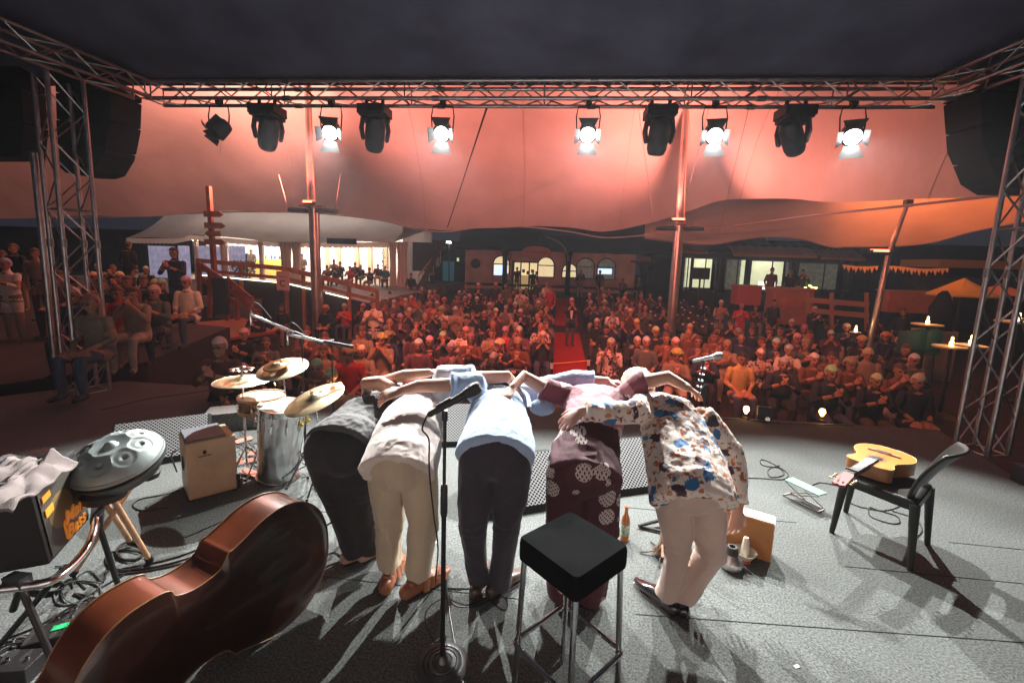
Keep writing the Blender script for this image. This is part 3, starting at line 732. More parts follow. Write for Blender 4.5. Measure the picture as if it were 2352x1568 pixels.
p = yp(557, 612, 20); plant('bright green bushy potted plant in front of the marquee bar', (p.x, 20, .3), .55, 1.25, 420, m_leaf, 4)
p = yp(880, 590, 27); plant('tall slender green plant at the right end of the marquee', (p.x, 27, .3), .3, 2.3, 160, m_leaf, 5)
# platform, ramp and fence near the signpost
m_red = M('red_wood', (.30, .085, .045), .55, 0, (8, .3), (4, .35))
pf = thing('wooden_platform', 'reddish glossy wooden platform left of the drum kit at the foot of the signpost', 'platform', (-9.5, 12, GZ))
b = MB(); b.sm = False; q = [gp(455, 745, -.35), gp(560, 735, -.35), gp(632, 766, -.35), gp(480, 790, -.35), gp(440, 775, -.35)]
b.prism([V((p.x, p.y, -.35))-V(pf.location) for p in q], (0, 0, .08)); b.obj('deck', M('red_deck', (.34, .10, .05), .28, 0, (5, .2), (3, .3)), pf)
b = MB(); b.sm = False; b.prism([V((p.x*.98-.1, p.y+.1, -.43))-V(pf.location) for p in q], (0, 0, -.52)); b.obj('base', m_wall_d, pf)
sp = thing('signpost', 'red wooden signpost with four arrow boards rising above the left crowd', 'signpost', (-10.45, 13, -.9))
so_ = V(sp.location)
b = MB(); b.sm = False; b.beam(yp(497, 690, 13)-so_, yp(479, 428, 13)-so_, .12, .12); b.obj('post', m_red, sp)
for px, py, L_, d_ in ((492, 492, .62, 1), (495, 518, .66, 1), (490, 537, .5, -1), (495, 556, .68, 1)):
    c = yp(px, py, 12.9)-so_; h = .085
    P = [c+V((-L_/2*d_, 0, -h)), c+V((L_*.32*d_, 0, -h)), c+V((L_/2*d_, 0, 0)), c+V((L_*.32*d_, 0, h)), c+V((-L_/2*d_, 0, h))]
    b = MB(); b.sm = False; b.prism(P, (0, -.05, 0)); b.obj('arrow_board', M('board_wood', (.30, .13, .06), .7, 0, (15, .3), (6, .3)), sp)
fn = thing('ramp_fence', 'red wooden ramp fence with diagonal braces beside the signpost', 'fence', (-10.2, 12.3, -.9)); fo = V(fn.location)
b = MB(); b.sm = False
for a, c in (((455, 605), (520, 650)), ((520, 640), (580, 690)), ((455, 635), (500, 665)), ((530, 665), (575, 705)), ((480, 655), (545, 700))): b.beam(yp(*a, 12.3)-fo, yp(*c, 12.3)-fo, .06, .16)
b.obj('rail', m_red, fn)
for px, y0_, y1_ in ((458, 603, 720), (522, 640, 735), (545, 655, 735), (578, 680, 745), (482, 622, 730)):
    b = MB(); b.sm = False; b.beam(yp(px, y0_, 12.25)-fo, yp(px, y1_, 12.25)-fo, .09, .09); b.obj('post', m_red, fn)
b = MB(); b.sm = False; p = yp(507, 680, 12.0)-fo; b.box(p, (.42, .1, 1.05)); b.obj('black_panel', m_dark, fn)
# ---- glass cafe on the right
Yc = 25.0; cg = ground_z(0, Yc)
cf = thing('glass_cafe', 'dark framed cafe with lit windows and striped awnings behind the right of the crowd', 'building', (yp(1780, 620, Yc).x, Yc, cg)); co = V(cf.location)
def cp(px, py, Y=Yc): return yp(px, py, Y)-co
wins = [(1572, 1586, 590, 668, m_wind), (1590, 1648, 592, 664, m_wing), (1668, 1718, 594, 668, m_wind), (1724, 1820, 597, 660, m_wing), (1834, 1950, 602, 668, m_wind)]
for a, c, t_, b_, mt in wins:
    A = cp(a, t_); B = cp(c, b_); g = MB(); g.sm = False; g.box(((A.x+B.x)/2, 1.2, (A.z+B.z)/2), (B.x-A.x, .04, A.z-B.z)); o = g.obj('room_behind', mt, cf)
    g = MB(); g.beam((A.x, 0, A.z), (B.x, 0, A.z), .09); g.beam((A.x, 0, B.z), (B.x, 0, B.z), .09); g.beam((A.x, 0, A.z), (A.x, 0, B.z), .09); g.beam((B.x, 0, A.z), (B.x, 0, B.z), .09); g.beam(((A.x+B.x)/2, 0, A.z), ((A.x+B.x)/2, 0, B.z), .05); f = g.obj('window', m_dark, cf)
A = cp(1560, 572); B = cp(1975, 580)
g = MB(); g.sm = False; g.box(((A.x+B.x)/2, .4, (A.z+A.z+.5)/2-.25+.1), (B.x-A.x, .8, .45)); g.box(((A.x+B.x)/2, 1.6, 3.2), (B.x-A.x, .1, 1.0)); g.obj('fascia', m_roofd, cf)
g = MB(); g.sm = False; C0 = cp(1560, 668).z
g.box(((A.x+B.x)/2, .1, C0/2-.02), (B.x-A.x, .2, C0)); g.obj('low_wall', m_wall_d, cf)
for a, c in ((1648, 1668), (1718, 1724), (1820, 1834), (1950, 1975), (1556, 1572)):
    p, q = cp(a, 600), cp(c, 600); g = MB(); g.sm = False; g.box(((p.x+q.x)/2, .15, 1.4), (q.x-p.x, .3, 2.8)); g.obj('pillar', m_roofd, cf)
for a, c, y_, mt in ((1685, 1880, 572, M('awning_orange', (.42, .28, .16), .8)), (1885, 1990, 580, M('awning_dim', (.3, .2, .14), .8)), (1566, 1625, 565, M('awning_dim', (.3, .2, .14), .8))):
    p, q = cp(a, y_, Yc-1), cp(c, y_+6, Yc-1); g = MB(); g.grid(lambda u, v: V((p.x+(q.x-p.x)*u, -1+1.1*v, p.z-.22+.5*v+.02*sin(u*50))), 40, 4); g.grid(lambda u, v: V((p.x+(q.x-p.x)*u, -1.01, p.z-.22-.14*v)), 20, 2); g.obj('awning', mt, cf)
for px, py in ((1609, 628), ):
    p = cp(px, py, Yc-.6); g = MB(); g.box(p, (.95, .06, .62)); g.tube([p-V((0, 0, .3)), V((p.x, p.y, 0))], .05, 8); o = g.obj('television', BLKP); o.location = co
    tag(o, 'black flat television on a stand before the leftmost lit cafe window', 'television')
point('cafe_light', yp(1620, 600, Yc+.5), 20, (1, .95, .7), .2, cf); point('cafe_light', yp(1770, 600, Yc+.5), 22, (1, .9, .7), .2, cf)
p = cp(1760, 660, Yc-.4); g = MB(); g.box(p+V((0, 0, .1)), (.75, .3, .42)); g.obj('chiller_cabinet', emis('chiller', (1, .9, .75), 1.6), cf)
# counters, stalls and umbrellas on the right
def stall(label, px0, px1, py0, py1, Y, col, cat='counter', name='counter', top=True):
    A = yp(px0, py0, Y); B = yp(px1, py1, Y); g0 = min(B.z, A.z-.3)
    t = thing(name, label, cat, ((A.x+B.x)/2, Y, g0)); g = MB(); g.sm = False; g.box((0, 0, (A.z-g0)/2), (B.x-A.x, .7, A.z-g0)); g.obj('body', col, t)
    g = MB(); g.sm = False; g.box((0, 0, A.z-g0+.03), (B.x-A.x+.1, .85, .05)); g.obj('counter_top', M('counter_top', (.45, .25, .15), .6), t); return t
m_terr = M('terracotta_wall', (.40, .17, .10), .85, 0, (8, .3), (2, .25))
stall('red counter block in front of the cafe, left of the tall orange one', 1688, 1738, 656, 700, 21, M('red_board', (.5, .12, .1), .8))
stall('tall orange red counter block below the two waiters', 1770, 1850, 662, 745, 19, m_terr)
stall('low terracotta garden wall under the bunting, right of the thin tent pole', 2030, 2165, 668, 720, 19, m_terr, 'wall', 'low_wall')
wf = thing('white_fence', 'pale low wooden fence behind the crowd right of the cafe counter', 'fence', (yp(1930, 700, 18).x, 18, GZ)); wo = V(wf.location)
g = MB(); g.sm = False
for a, c in (((1850, 688), (1995, 700)), ((1850, 712), (1995, 725))): g.beam(yp(*a, 18)-wo, yp(*c, 18)-wo, .05, .2)
g.obj('rail', M('fence_paint', (.42, .24, .17), .7), wf)
for px in (1855, 1910, 1990):
    g = MB(); g.sm = False; g.beam(yp(px, 672, 18)-wo, yp(px, 760, 18)-wo, .1, .1); g.obj('post', MATS['fence_paint'], wf)
# bunting
bt = thing('bunting', 'string of pale pennant flags hanging between the poles on the right', 'bunting', yp(2100, 610, 17)); bo = V(bt.location)
g = MB(); Q = [yp(1940+9*k, 608+2*sin(k*.4)+k*.35, 17)-bo for k in range(28)]; g.tube(Q, .01, 4); g.obj('cord', m_dark, bt)
for k in range(0, 27):
    if 8 < k < 11: continue
    p = Q[k]; w = .085; h = .26 if k % 2 else .17; g = MB(); g.sm = False; g.add([p+V((-w, 0, 0)), p+V((w, 0, 0)), p+V((.02*(k % 3), -.02, -h))], [(0, 1, 2)])
    o = g.obj('pennant', M('pennant_cloth', (.66, .50, .26), .8), bt); sf = o.modifiers.new('s', 'SOLIDIFY'); sf.thickness = .006
def umbrella(label, px, py, Y, r, h, col):
    c = yp(px, py, Y); g0 = ground_z(0, Y); t = thing('parasol', label, 'parasol', (c.x, Y, g0)); z = c.z-g0
    g = MB(); g.lathe([(r, z-h), (r*.99, z-h+.05), (.04, z), (.001, z+.02)], n=8, capb=False); g.obj('canopy', col, t)
    g = MB(); g.tube([(0, 0, 0), (0, 0, z)], .03, 8); g.obj('pole', m_dark, t)
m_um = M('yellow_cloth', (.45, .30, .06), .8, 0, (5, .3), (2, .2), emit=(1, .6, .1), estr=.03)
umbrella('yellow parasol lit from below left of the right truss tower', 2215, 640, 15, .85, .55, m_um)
umbrella('dim brown folded parasol top behind the low terracotta wall', 2120, 655, 20, .5, .4, M('brown_cloth', (.12, .10, .08), .8))
umbrella('pale orange parasol seen through the right truss tower', 2300, 655, 15, .8, .3, M('peach_cloth', (.5, .3, .2), .8))
st = thing('market_hut', 'yellowish hut with a flat roof beyond the bunting', 'hut', (yp(2260, 620, 22).x, 22, GZ+.4))
g = MB(); g.sm = False; p = yp(2165, 610, 22); q = yp(2352, 640, 22); g.box((0, .8, 1.2), (q.x-p.x+1, 1.6, 2.4)); g.obj('body', m_wall_d, st)
g = MB(); g.sm = False; g.box((0, .6, p.z-GZ-.3), (q.x-p.x+1.2, 2.2, .35)); g.obj('roof', M('hut_yellow', (.45, .3, .08), .8), st)
# statue-like dark figure on pedestal, planters
t = thing('statue', 'dark hooded statue on a grey block right of the crowd', 'statue', (yp(2165, 700, 13).x, 13, GZ))
zb_ = yp(2165, 758, 13).z-GZ; zt_ = yp(2165, 668, 13).z-GZ
g = MB(); g.lathe([(.26, zb_), (.24, zb_+.3), (.27, zb_+.6), (.17, zt_-.25), (.12, zt_-.1), (.05, zt_)], n=16); o = g.obj('figure', m_roofd, t); folds(o.data, .02, (5, 5, 5))
g = MB(); g.sm = False; g.box((-.1, 0, zb_/2), (.75, .6, zb_)); g.obj('pedestal', M('grey_block', (.3, .26, .2), .85), t)
def bistro(label, px, py, Y, r, candle=True, seed=0):
    c = yp(px, py, Y); g0 = ground_z(0, Y); t = thing('bistro_table', label, 'table', (c.x, Y, g0)); z = c.z-g0
    g = MB(); g.lathe([(r, z-.03), (r, z), (.01, z)], n=20); g.obj('tabletop', M('table_white', (.6, .5, .4), .5), t)
    g = MB(); g.tube([(0, 0, 0), (0, 0, z-.03)], .03, 8); g.lathe([(.22, 0), (.2, .03), (.03, .05)], n=14); g.obj('leg', m_dark, t)
    if candle:
        o = MB(); o.lathe([(.035, 0), (.04, .08), (.02, .11), (.022, .18), (.001, .2)], (0, 0, z), n=10); k = o.obj('table_candle', emis('candle', (1, .6, .2), 9)); k.location = t.location
        tag(k, label.split(' table')[0]+' table candle glowing', 'candle')
        point('candle_light', V((c.x, Y-.05, c.z+.3)), 4, (1, .55, .2), .03, k)
    return t
bistro('small high table with a candle, left one beyond the right crowd', 1985-20, 762, 14, .14)
bistro('bright topped table with a cup left of the statue pedestal', 2130, 744, 12, .32)
bistro('white table at the right end of the crowd next to the truss tower', 2185, 795, 9.6, .3)
bistro('table with bottles just right of the white one near the truss tower', 2230, 792, 9.2, .25)
bistro('far table seen right of the right truss tower', 2340, 738, 11, .4)
for px, lb in ((2095, 'left teal tub chair below the bright topped table'), (2125, 'right teal tub chair below the bright topped table')):
    c = yp(px, 770, 10.6); t = thing('tub_chair', lb, 'chair', (c.x, 10.6, GZ)); z = c.z-GZ
    g = MB(); g.grid(lambda u, v: V((.3*cos(pi*u), .26*sin(pi*u)*-1, z-.35+.55*v-.1*abs(cos(pi*u))*v)), 16, 6); o = g.obj('backrest', M('teal_plastic', (.02, .10, .10), .6), t); o.modifiers.new('s', 'SOLIDIFY').thickness = .03
    g = MB(); g.lathe([(.28, z-.4), (.28, z-.34)], n=16); g.obj('seat', MATS['teal_plastic'], t)
    for a in range(4):
        g = MB(); g.tube([(.2*cos(a*pi/2+.8), .2*sin(a*pi/2+.8), z-.4), (.24*cos(a*pi/2+.8), .24*sin(a*pi/2+.8), 0)], .015, 6); g.obj('leg', m_dark, t)
cl = thing('candle_cluster', 'group of tea lights on a rail in front of the dark cafe window', 'tea lights', yp(1862, 660, 20))
for k, (px, py) in enumerate(((1850, 661), (1860, 656), (1866, 660), (1874, 661), (1845, 667))):
    g = MB(); g.ell(yp(px, py, 20)-V(cl.location), (.06, .06, .035), n=8, m_=5); g.obj('tea_light', emis('candle', (1, .6, .2), 9), cl)
g = MB(); g.box((0, .1, -.2), (.9, .1, .08)); g.tube([(0, .1, -.2), (0, .1, -1.6)], .03, 6); g.obj('stand', m_dark, cl)
# ================================================================ THINGS ON THE STAGE
def text_obj(name, s, size, ext, mat, parent, origin, xdir, ydir, spacing=1.0, shear=0):
    cu_ = bpy.data.curves.new('t', 'FONT'); cu_.body = s; cu_.size = size; cu_.extrude = ext; cu_.align_x = 'CENTER'; cu_.align_y = 'CENTER'; cu_.space_character = spacing; cu_.shear = shear; cu_.offset = size*.02; cu_.space_line = .8
    o = bpy.data.objects.new('t', cu_); COL.objects.link(o)
    dg = bpy.context.evaluated_depsgraph_get(); dg.update(); me = bpy.data.meshes.new_from_object(o.evaluated_get(dg)); bpy.data.objects.remove(o)
    x = V(xdir).normalized(); y = V(ydir); y = (y-x*y.dot(x)).normalized(); z = x.cross(y)
    mt = Matrix((x, y, z)).transposed().to_4x4(); mt.translation = V(origin); me.transform(mt)
    me.materials.clear(); me.materials.append(mat); o = bpy.data.objects.new(name, me); COL.objects.link(o); o.parent = parent; return o
def cable(name, label, pix, r=.005, mat=None, group=None, z=.006, world=None, closed=False):
    P = world or [gp(a[0], a[1], a[2] if len(a) > 2 else z) for a in pix]
    P = curve_pts(P, 7, closed); b = MB(); b.tube(P, r, 6, closed=closed); return tag(b.obj(name, mat or MATS['cable_black']), label, 'cable', group)
M('cable_black', (.015, .015, .016), .45)
M('cable_grey', (.10, .11, .11), .4)
# ---- mic stand in front
ms = thing('microphone_stand', 'black straight microphone stand on a round ringed base in the foreground', 'microphone stand', (-.438, 1.848, 0))
b = MB(); b.lathe([(.128, 0), (.13, .012), (.122, .02), (.095, .024), (.091, .020), (.087, .025), (.073, .028), (.069, .024), (.065, .029), (.05, .032), (.046, .028), (.042, .033), (.03, .036), (.018, .06), (.013, .065)], n=48)
b.obj('base', M('cast_iron', (.12, .125, .13), .38, .6, (80, .15), (10, .2)), ms)
b = MB(); b.tube([(0, 0, .03), (0, 0, .86)], .0115, 14); b.obj('lower_tube', BLK, ms)
b = MB(); b.tube([(0, 0, .78), (0, 0, .80), (0, 0, .92), (0, 0, .94)], [.013, .017, .017, .012], 14); b.obj('clutch', BLKP, ms)
b = MB(); b.tube([(0, 0, .9), (0, 0, 1.27)], .008, 12); b.obj('upper_tube', BLK, ms)
b = MB(); b.tube([(0, 0, 1.24), (0, 0, 1.285)], .014, 12); b.tube([V((-.035, 0, 1.292)), V((.03, .008, 1.33))], [.017, .02], 12); b.obj('clip', BLKP, ms)
def mic(label, a, c, col, r=.013, head=.024):
    a, c = V(a), V(c); L = (c-a).length; b = MB(); t = thing('microphone', label, 'microphone', a)
    b.lathe([(.008, 0), (r*.8, .01), (r*.85, L*.35), (r*1.15, L*.68), (r*1.3, L*.72)], (0, 0, 0), c-a, 20); b.obj('handle', col, t)
    b = MB(); b.lathe([(r*1.3, L*.72), (head*.92, L*.77), (head, L*.83), (head*1.03, L*.88), (head*.96, L*.95), (head*.7, L*.99), (.002, L)], (0, 0, 0), c-a, 24)
    mg = M('mic_grille_'+label[:4], (.3, .3, .31) if 'silver' in label else (.09, .09, .095), .4, .9, (900, .9), bdist=.003); b.obj('grille', mg, t); return t
mic('black handheld microphone in the clip of the foreground stand', (-.512, 1.835, 1.262), (-.283, 1.865, 1.402), BLKP, .017, .029)
cable('microphone_cable', 'black cable hanging from the foreground microphone and looping on the floor', None, .0042, world=[V((-.515, 1.835, 1.262)), V((-.535, 1.83, 1.20)), yp(985, 1010, 1.84), yp(986, 1080, 1.88), yp(996, 1180, 1.93), yp(1006, 1260, 1.97), gp(1002, 1345, .01), gp(1035, 1350, .006), gp(1100, 1353), gp(1125, 1365), gp(1080, 1388), gp(1040, 1378), gp(1035, 1362), gp(1070, 1352), gp(1105, 1356), gp(1140, 1390), gp(1160, 1400), gp(1165, 1378), gp(1140, 1368), gp(1100, 1390), gp(1050, 1392), gp(1025, 1372), gp(985, 1395), gp(978, 1430), gp(1000, 1475), gp(1025, 1500), gp(1045, 1520)])
cable('microphone_cable', 'black cable running from the floor coil down past the foreground stand', [(1022, 1290), (1028, 1370), (1040, 1450), (1062, 1560), (1080, 1640)], .0045)
# ---- bar stool
C4 = [gp(1194, 1233, .8), gp(1319, 1335, .8), gp(1442, 1252, .8), gp(1315, 1167, .8)]
sc_ = sum(C4, V())/4; d1 = (C4[2]-C4[0]).normalized(); d2 = (C4[3]-C4[1]).normalized(); ang = atan2(d1.y, d1.x)
hd = ((C4[2]-C4[0]).length+(C4[3]-C4[1]).length)/4
st = thing('bar_stool', 'black square padded bar stool with chrome legs in the foreground', 'bar stool', (sc_.x, sc_.y, 0), 0)
def dia(k, z, a0=0): q = ang+k*pi/2+a0; return V((cos(q), sin(q), 0))*hd+V((0, 0, z))
b = MB()
zs = [(.706, .955), (.70+.002, .985), (.72, 1.0), (.775, 1.0), (.792, .985), (.80, .955)]
def seatrow(u, v):
    k = v*(len(zs)-1); i = min(int(k), len(zs)-2); t_ = k-i; z = zs[i][0]*(1-t_)+zs[i+1][0]*t_; s_ = zs[i][1]*(1-t_)+zs[i+1][1]*t_
    q = u*4; kk = int(q) % 4; f = q-int(q); p = dia(kk, 0).lerp(dia(kk+1, 0), f)
    e = max(0, 1-min(f, 1-f)/.07); p = p*(1-.045*e*e); return V((p.x*s_, p.y*s_, z))
b.grid(seatrow, 160, 6, True)
n = len(b.v); top = [seatrow(i/160, 1) for i in range(160)]
b.add(top+[V((0, 0, .804))], [(i, (i+1) % 160, 160) for i in range(160)]); bt_ = [seatrow(i/160, 0) for i in range(160)]; b.add(bt_, [tuple(range(160))])
b.obj('seat', M('black_leather', (.010, .0108, .011), .9, 0, (160, .10), (3, .3), spec=0), st)
for k in range(4):
    a = dia(k, .70)*1; p = V((a.x*.86, a.y*.86, .705)); q = V((a.x*.98, a.y*.98, .0)); b = MB(); b.tube([p, q], .0125, 14); b.obj('leg', CHR, st)
P = []
for k in range(4):
    a = dia(k, 0); nx = dia(k+1, 0); pv = dia(k-1, 0)
    for f in (-.10, -.04, 0, .04, .10): P.append((a.lerp(nx, f) if f > 0 else a.lerp(pv, -f))*(1.02 if abs(f) > .05 else 1.0 if abs(f) > 0 else .985)+V((0, 0, .30)))
b = MB(); b.tube(P, .011, 12, closed=True); b.obj('footrest', CHR, st)
# ---- chair with guitar
mch = M('chair_plastic', (.016, .018, .017), .4, 0, (60, .08), (3, .2), spec=.3)
Q = [V((2.198, 3.27, 0)), V((2.496, 3.587, 0)), V((2.822, 3.207, 0)), V((2.461, 2.886, 0))]
cc = sum(Q, V())/4; out = ((Q[2]+Q[3])/2-cc).normalized(); sd = (Q[2]-Q[3]).normalized()
ch = thing('chair', 'black plastic chair with a curved backrest on the right of the stage', 'chair', cc)
for q in Q:
    rel = q-cc; tp_ = V((rel.x*.86, rel.y*.86, .44)); b = MB(); b.tube([rel, tp_], [.017, .03], 10); b.obj('leg', mch, ch)
b = MB()
def seat(u, v):
    w = .215; x = (u-.5)*2; y = (v-.5)*2; r_ = .9+.1*(1-abs(x)**4*abs(y)**4)
    return sd*(x*w)+out*(y*.215)+V((0, 0, .462-.018*(1-x*x)*(1-y*y)))
b.grid(seat, 14, 14); o = b.obj('seat', mch, ch); s_ = o.modifiers.new('s', 'SOLIDIFY'); s_.thickness = .03; s_.offset = -1
b = MB(); b.sm = False
for a, c in ((0, 1), (1, 2), (2, 3), (3, 0)): b.beam(V(((Q[a]-cc).x*.88, (Q[a]-cc).y*.88, .42)), V(((Q[c]-cc).x*.88, (Q[c]-cc).y*.88, .42)), .02, .05)
b.obj('seat_frame', mch, ch)
b = MB()
def back(u, v):
    x = (u-.5)*2; z = .44+.40*v; w = .19+.015*v
    o_ = .155+.03*v+.12*v*v+.075*(1-x*x)*(.3+.7*v); return sd*(x*w)+out*o_+V((0, 0, z-(.02*x*x*v)))
def bk_hole(u, v): return False
nu, nv = 22, 16
vs = [back(i/(nu-1), j/(nv-1)) for i in range(nu) for j in range(nv)]; fs = []
for i in range(nu-1):
    for j in range(nv-1):
        u_, v_ = (i+.5)/(nu-1), (j+.5)/(nv-1)
        if .18 < u_ < .82 and v_ < .28: continue
        fs.append((i*nv+j, (i+1)*nv+j, (i+1)*nv+j+1, i*nv+j+1))
b.add(vs, fs); o = b.obj('backrest', mch, ch); s_ = o.modifiers.new('s', 'SOLIDIFY'); s_.thickness = .016
# guitar lying on the chair
gz_ = .575
hole = gp(2012, 1053, gz_); nut = gp(1947, 1089, gz_+.01); gd = (nut-hole); gd.z = 0; gd.normalize(); gs = V((-gd.y, gd.x, 0))
gt = thing('guitar', 'orange topped classical guitar lying face up on the black chair', 'guitar', hole)
prof = [(-.335, 0), (-.333, .05), (-.315, .105), (-.27, .155), (-.21, .180), (-.15, .182), (-.09, .165), (-.03, .133), (.01, .118), (.05, .120), (.09, .133), (.125, .138), (.155, .125), (.172, .09), (.178, .045), (.179, 0)]
pp = curve_pts([V((a, w, 0)) for a, w in prof], 4)
ol = [(p.x, p.y) for p in pp]+[(p.x, -p.y) for p in reversed(pp[1:-1])]
def gpt(a, w, z=0): return gd*a+gs*w+V((0, 0, z))
m_gtop = M('guitar_top', (.60, .18, .012), .4, 0, None, (3, .12), coat=.25)
m_gside = M('guitar_side', (.34, .13, .03), .3, 0, None, (12, .35), coat=.5)
n = len(ol); b = MB(); b.sm = True
b.add([gpt(a, w, -.095) for a, w in ol]+[gpt(a, w, -.001) for a, w in ol], [(i, (i+1) % n, n+(i+1) % n, n+i) for i in range(n)]+[tuple(range(n-1, -1, -1))]); b.obj('ribs_and_back', m_gside, gt)
b = MB(); b.sm = False; b.prism([gpt(a, w, -.002) for a, w in ol], (0, 0, .005)); b.obj('soundboard', m_gtop, gt)
b = MB(); b.tube([gpt(a*1.0, w*1.0, .002) for a, w in ol], .0025, 5, closed=True); b.obj('binding', M('binding', (.65, .45, .2), .4), gt)
b = MB(); b.lathe([(.001, .0032), (.043, .0032)], n=32, capb=False, capt=False); b.obj('soundhole', M('hole_black', (.01, .006, .004), .9), gt)
b = MB(); b.lathe([(.045, .0034), (.062, .0034), (.062, .0040), (.045, .0040)], n=40, capb=False, capt=False); b.obj('rosette', M('rosette', (.25, .12, .05), .4, 0, None, (90, .7)), gt)
b = MB(); b.sm = False; b.beam(gpt(-.165, -.10, .009), gpt(-.165, .10, .009), .026, .012); b.beam(gpt(-.165, -.045, .018), gpt(-.165, .045, .018), .008, .008); b.obj('bridge', M('rosewood', (.30, .20, .16), .4), gt)
b = MB(); b.sm = False; b.beam(gpt(.035, 0, .010), gpt(.49, 0, .010), .056, .014, side=gs); b.beam(gpt(.18, 0, -.012), gpt(.49, 0, -.005), .05, .025, side=gs); b.obj('neck', M('ebony', (.035, .03, .03), .65), gt, bevel=.003)
b = MB()
for k in range(17): a = .49-(.65*(1-2**(-(k+1)/12))); b.tube([gpt(a, -.027, .0178), gpt(a, .027, .0178)], .0011, 5)
b.obj('frets', CHR, gt)
b = MB()
for k in range(6): w = -.022+.0088*k; b.tube([gpt(-.165, w*1.3, .024), gpt(.49, w, .022)], .0009, 5)
b.obj('strings', M('string', (.8, .78, .7), .3, .6), gt)
b = MB(); b.sm = False; b.prism([gpt(.49, -.026, -.002), gpt(.52, -.036, -.008), gpt(.66, -.038, -.035), gpt(.675, -.015, -.037), gpt(.665, 0, -.037), gpt(.675, .015, -.037), gpt(.66, .038, -.035), gpt(.52, .036, -.008), gpt(.49, .026, -.002)], (0, 0, .018)); b.obj('headstock', M('headstock', (.16, .03, .03), .6), gt, bevel=.003)
b = MB()
for sg in (-1, 1):
    for k in range(3): a = .545+.04*k; b.tube([gpt(a, sg*.038, -.008), gpt(a, sg*.052, -.008)], .003, 6); b.ell(gpt(a, sg*.058, -.008), (.009, .009, .007), n=8, m_=5)
b.obj('tuning_pegs', M('brass', (.75, .55, .25), .25, .9), gt)
b = MB(); b.sm = False
for sg in (-1, 1): b.beam(gpt(.51, sg*.013, .0), gpt(.64, sg*.015, -.014), .009, .004)
b.obj('headstock_slots', MATS['hole_black'], gt)
b = MB(); b.beam(gpt(.455, -.036, .026), gpt(.455, .036, .026), .010, .012); b.tube([gpt(.455, .03, .03), gpt(.44, .042, .012), gpt(.46, .03, -.03)], .004, 6); o = b.obj('capo', BLKP); o.location = hole; tag(o, 'black capo clamped on the guitar neck', 'capo')
# footstool
fs_ = thing('footstool', 'folding guitar footstool with a pale green top on the stage floor', 'footstool', gp(1848, 1140, 0)); fo_ = V(fs_.location)
a, c = gp(1812, 1099, .15)-fo_, gp(1890, 1135, .15)-fo_; ax_ = (c-a).normalized(); sx = V((-ax_.y, ax_.x, 0))
b = MB(); b.sm = False; b.beam(a, c, .11, .008, side=sx); b.obj('top', M('mint_rubber', (.16, .42, .30), .6, 0, (200, .4)), fs_)
b = MB(); b.sm = False
for s_ in (-.05, .05):
    b.beam(a+sx*s_-V((0, 0, .01)), V((c.x, c.y, .012))+sx*s_, .008, .006); b.beam(c+sx*s_-V((0, 0, .01)), V((a.x, a.y, .012))+sx*s_, .008, .006); b.beam(V((a.x, a.y, .008))+sx*s_, V((c.x, c.y, .008))+sx*s_, .008, .006)
b.beam(V((a.x, a.y, .008))-sx*.05, V((a.x, a.y, .008))+sx*.05, .01); b.beam(V((c.x, c.y, .008))-sx*.05, V((c.x, c.y, .008))+sx*.05, .01); b.obj('frame', M('dull_steel', (.35, .34, .32), .4, .9), fs_)
# ---- wooden case, mutes, trumpet stand, bottle
A, B = gp(1640, 1247, 0), gp(1768, 1290, 0); wc = thing('wooden_box', 'orange brown open wooden box standing on edge behind the trumpet mutes', 'box', (A+B)/2)
dx = (B-A).normalized(); dy = V((-dx.y, dx.x, 0)); w = (B-A).length/2
b = MB(); b.sm = False; m_bx = M('box_wood', (.40, .17, .045), .5, 0, (8, .2), (4, .35)); ZB = .27
b.beam(-dx*w+V((0, 0, ZB/2)), dx*w+V((0, 0, ZB/2)), .012, ZB, side=dy); b.obj('panel', m_bx, wc)
b = MB(); b.sm = False
for s_ in (-1, 1): b.beam(dx*w*s_+dy*.055+V((0, 0, .002)), dx*w*s_+dy*.055+V((0, 0, ZB)), .11, .012, side=dy)
b.beam(-dx*w+dy*.055+V((0, 0, ZB)), dx*w+dy*.055+V((0, 0, ZB)), .11, .012, side=dy); b.obj('rim', M('box_rim', (.62, .42, .32), .5), wc)
p = gp(1683, 1312, 0)+V((0, .04, 0)); t = thing('trumpet_mute', 'silver straight trumpet mute with a black collar, left of the bowl', 'mute', p)
b = MB(); b.lathe([(.035, 0), (.066, .012), (.074, .04), (.066, .062), (.045, .085), (.034, .10)], n=28); b.obj('body', M('brushed_alu', (.6, .58, .56), .35, .9, (30, .2), (8, .3)), t)
b = MB(); b.lathe([(.035, .098), (.040, .105), (.031, .15), (.026, .152), (.018, .151), (.018, .12)], n=24, capt=False); b.obj('collar', M('cork_black', (.03, .03, .03), .8), t)
p = gp(1716, 1300, 0)+V((0, .05, 0)); t = thing('trumpet_mute', 'white bowl shaped mute with a red base and white tube standing in it', 'mute', p)
b = MB(); b.lathe([(.040, 0), (.045, .03), (.072, .075), (.074, .078), (.068, .076), (.04, .035), (.002, .03)], n=28, capt=False); b.obj('bowl', M('cream_plastic', (.62, .56, .47), .4), t)
b = MB(); b.lathe([(.041, 0), (.043, .018), (.047, .031)], n=24); b.obj('base_ring', M('red_ring', (.5, .08, .03), .5), t)
b = MB(); b.lathe([(.027, .032), (.026, .09), (.017, .17), (.014, .175), (.008, .175), (.008, .15)], n=18, capt=False); b.obj('tube', M('cream_plastic'), t)
b = MB(); b.lathe([(.0178, .155), (.0165, .168)], n=16, capb=False, capt=False); b.obj('band', M('red_ring'), t)
t = thing('trumpet', 'brass trumpet on a tiny tripod behind the legs below the floral blouse', 'trumpet', gp(1512, 1285, 0)+V((.03, .05, 0)))
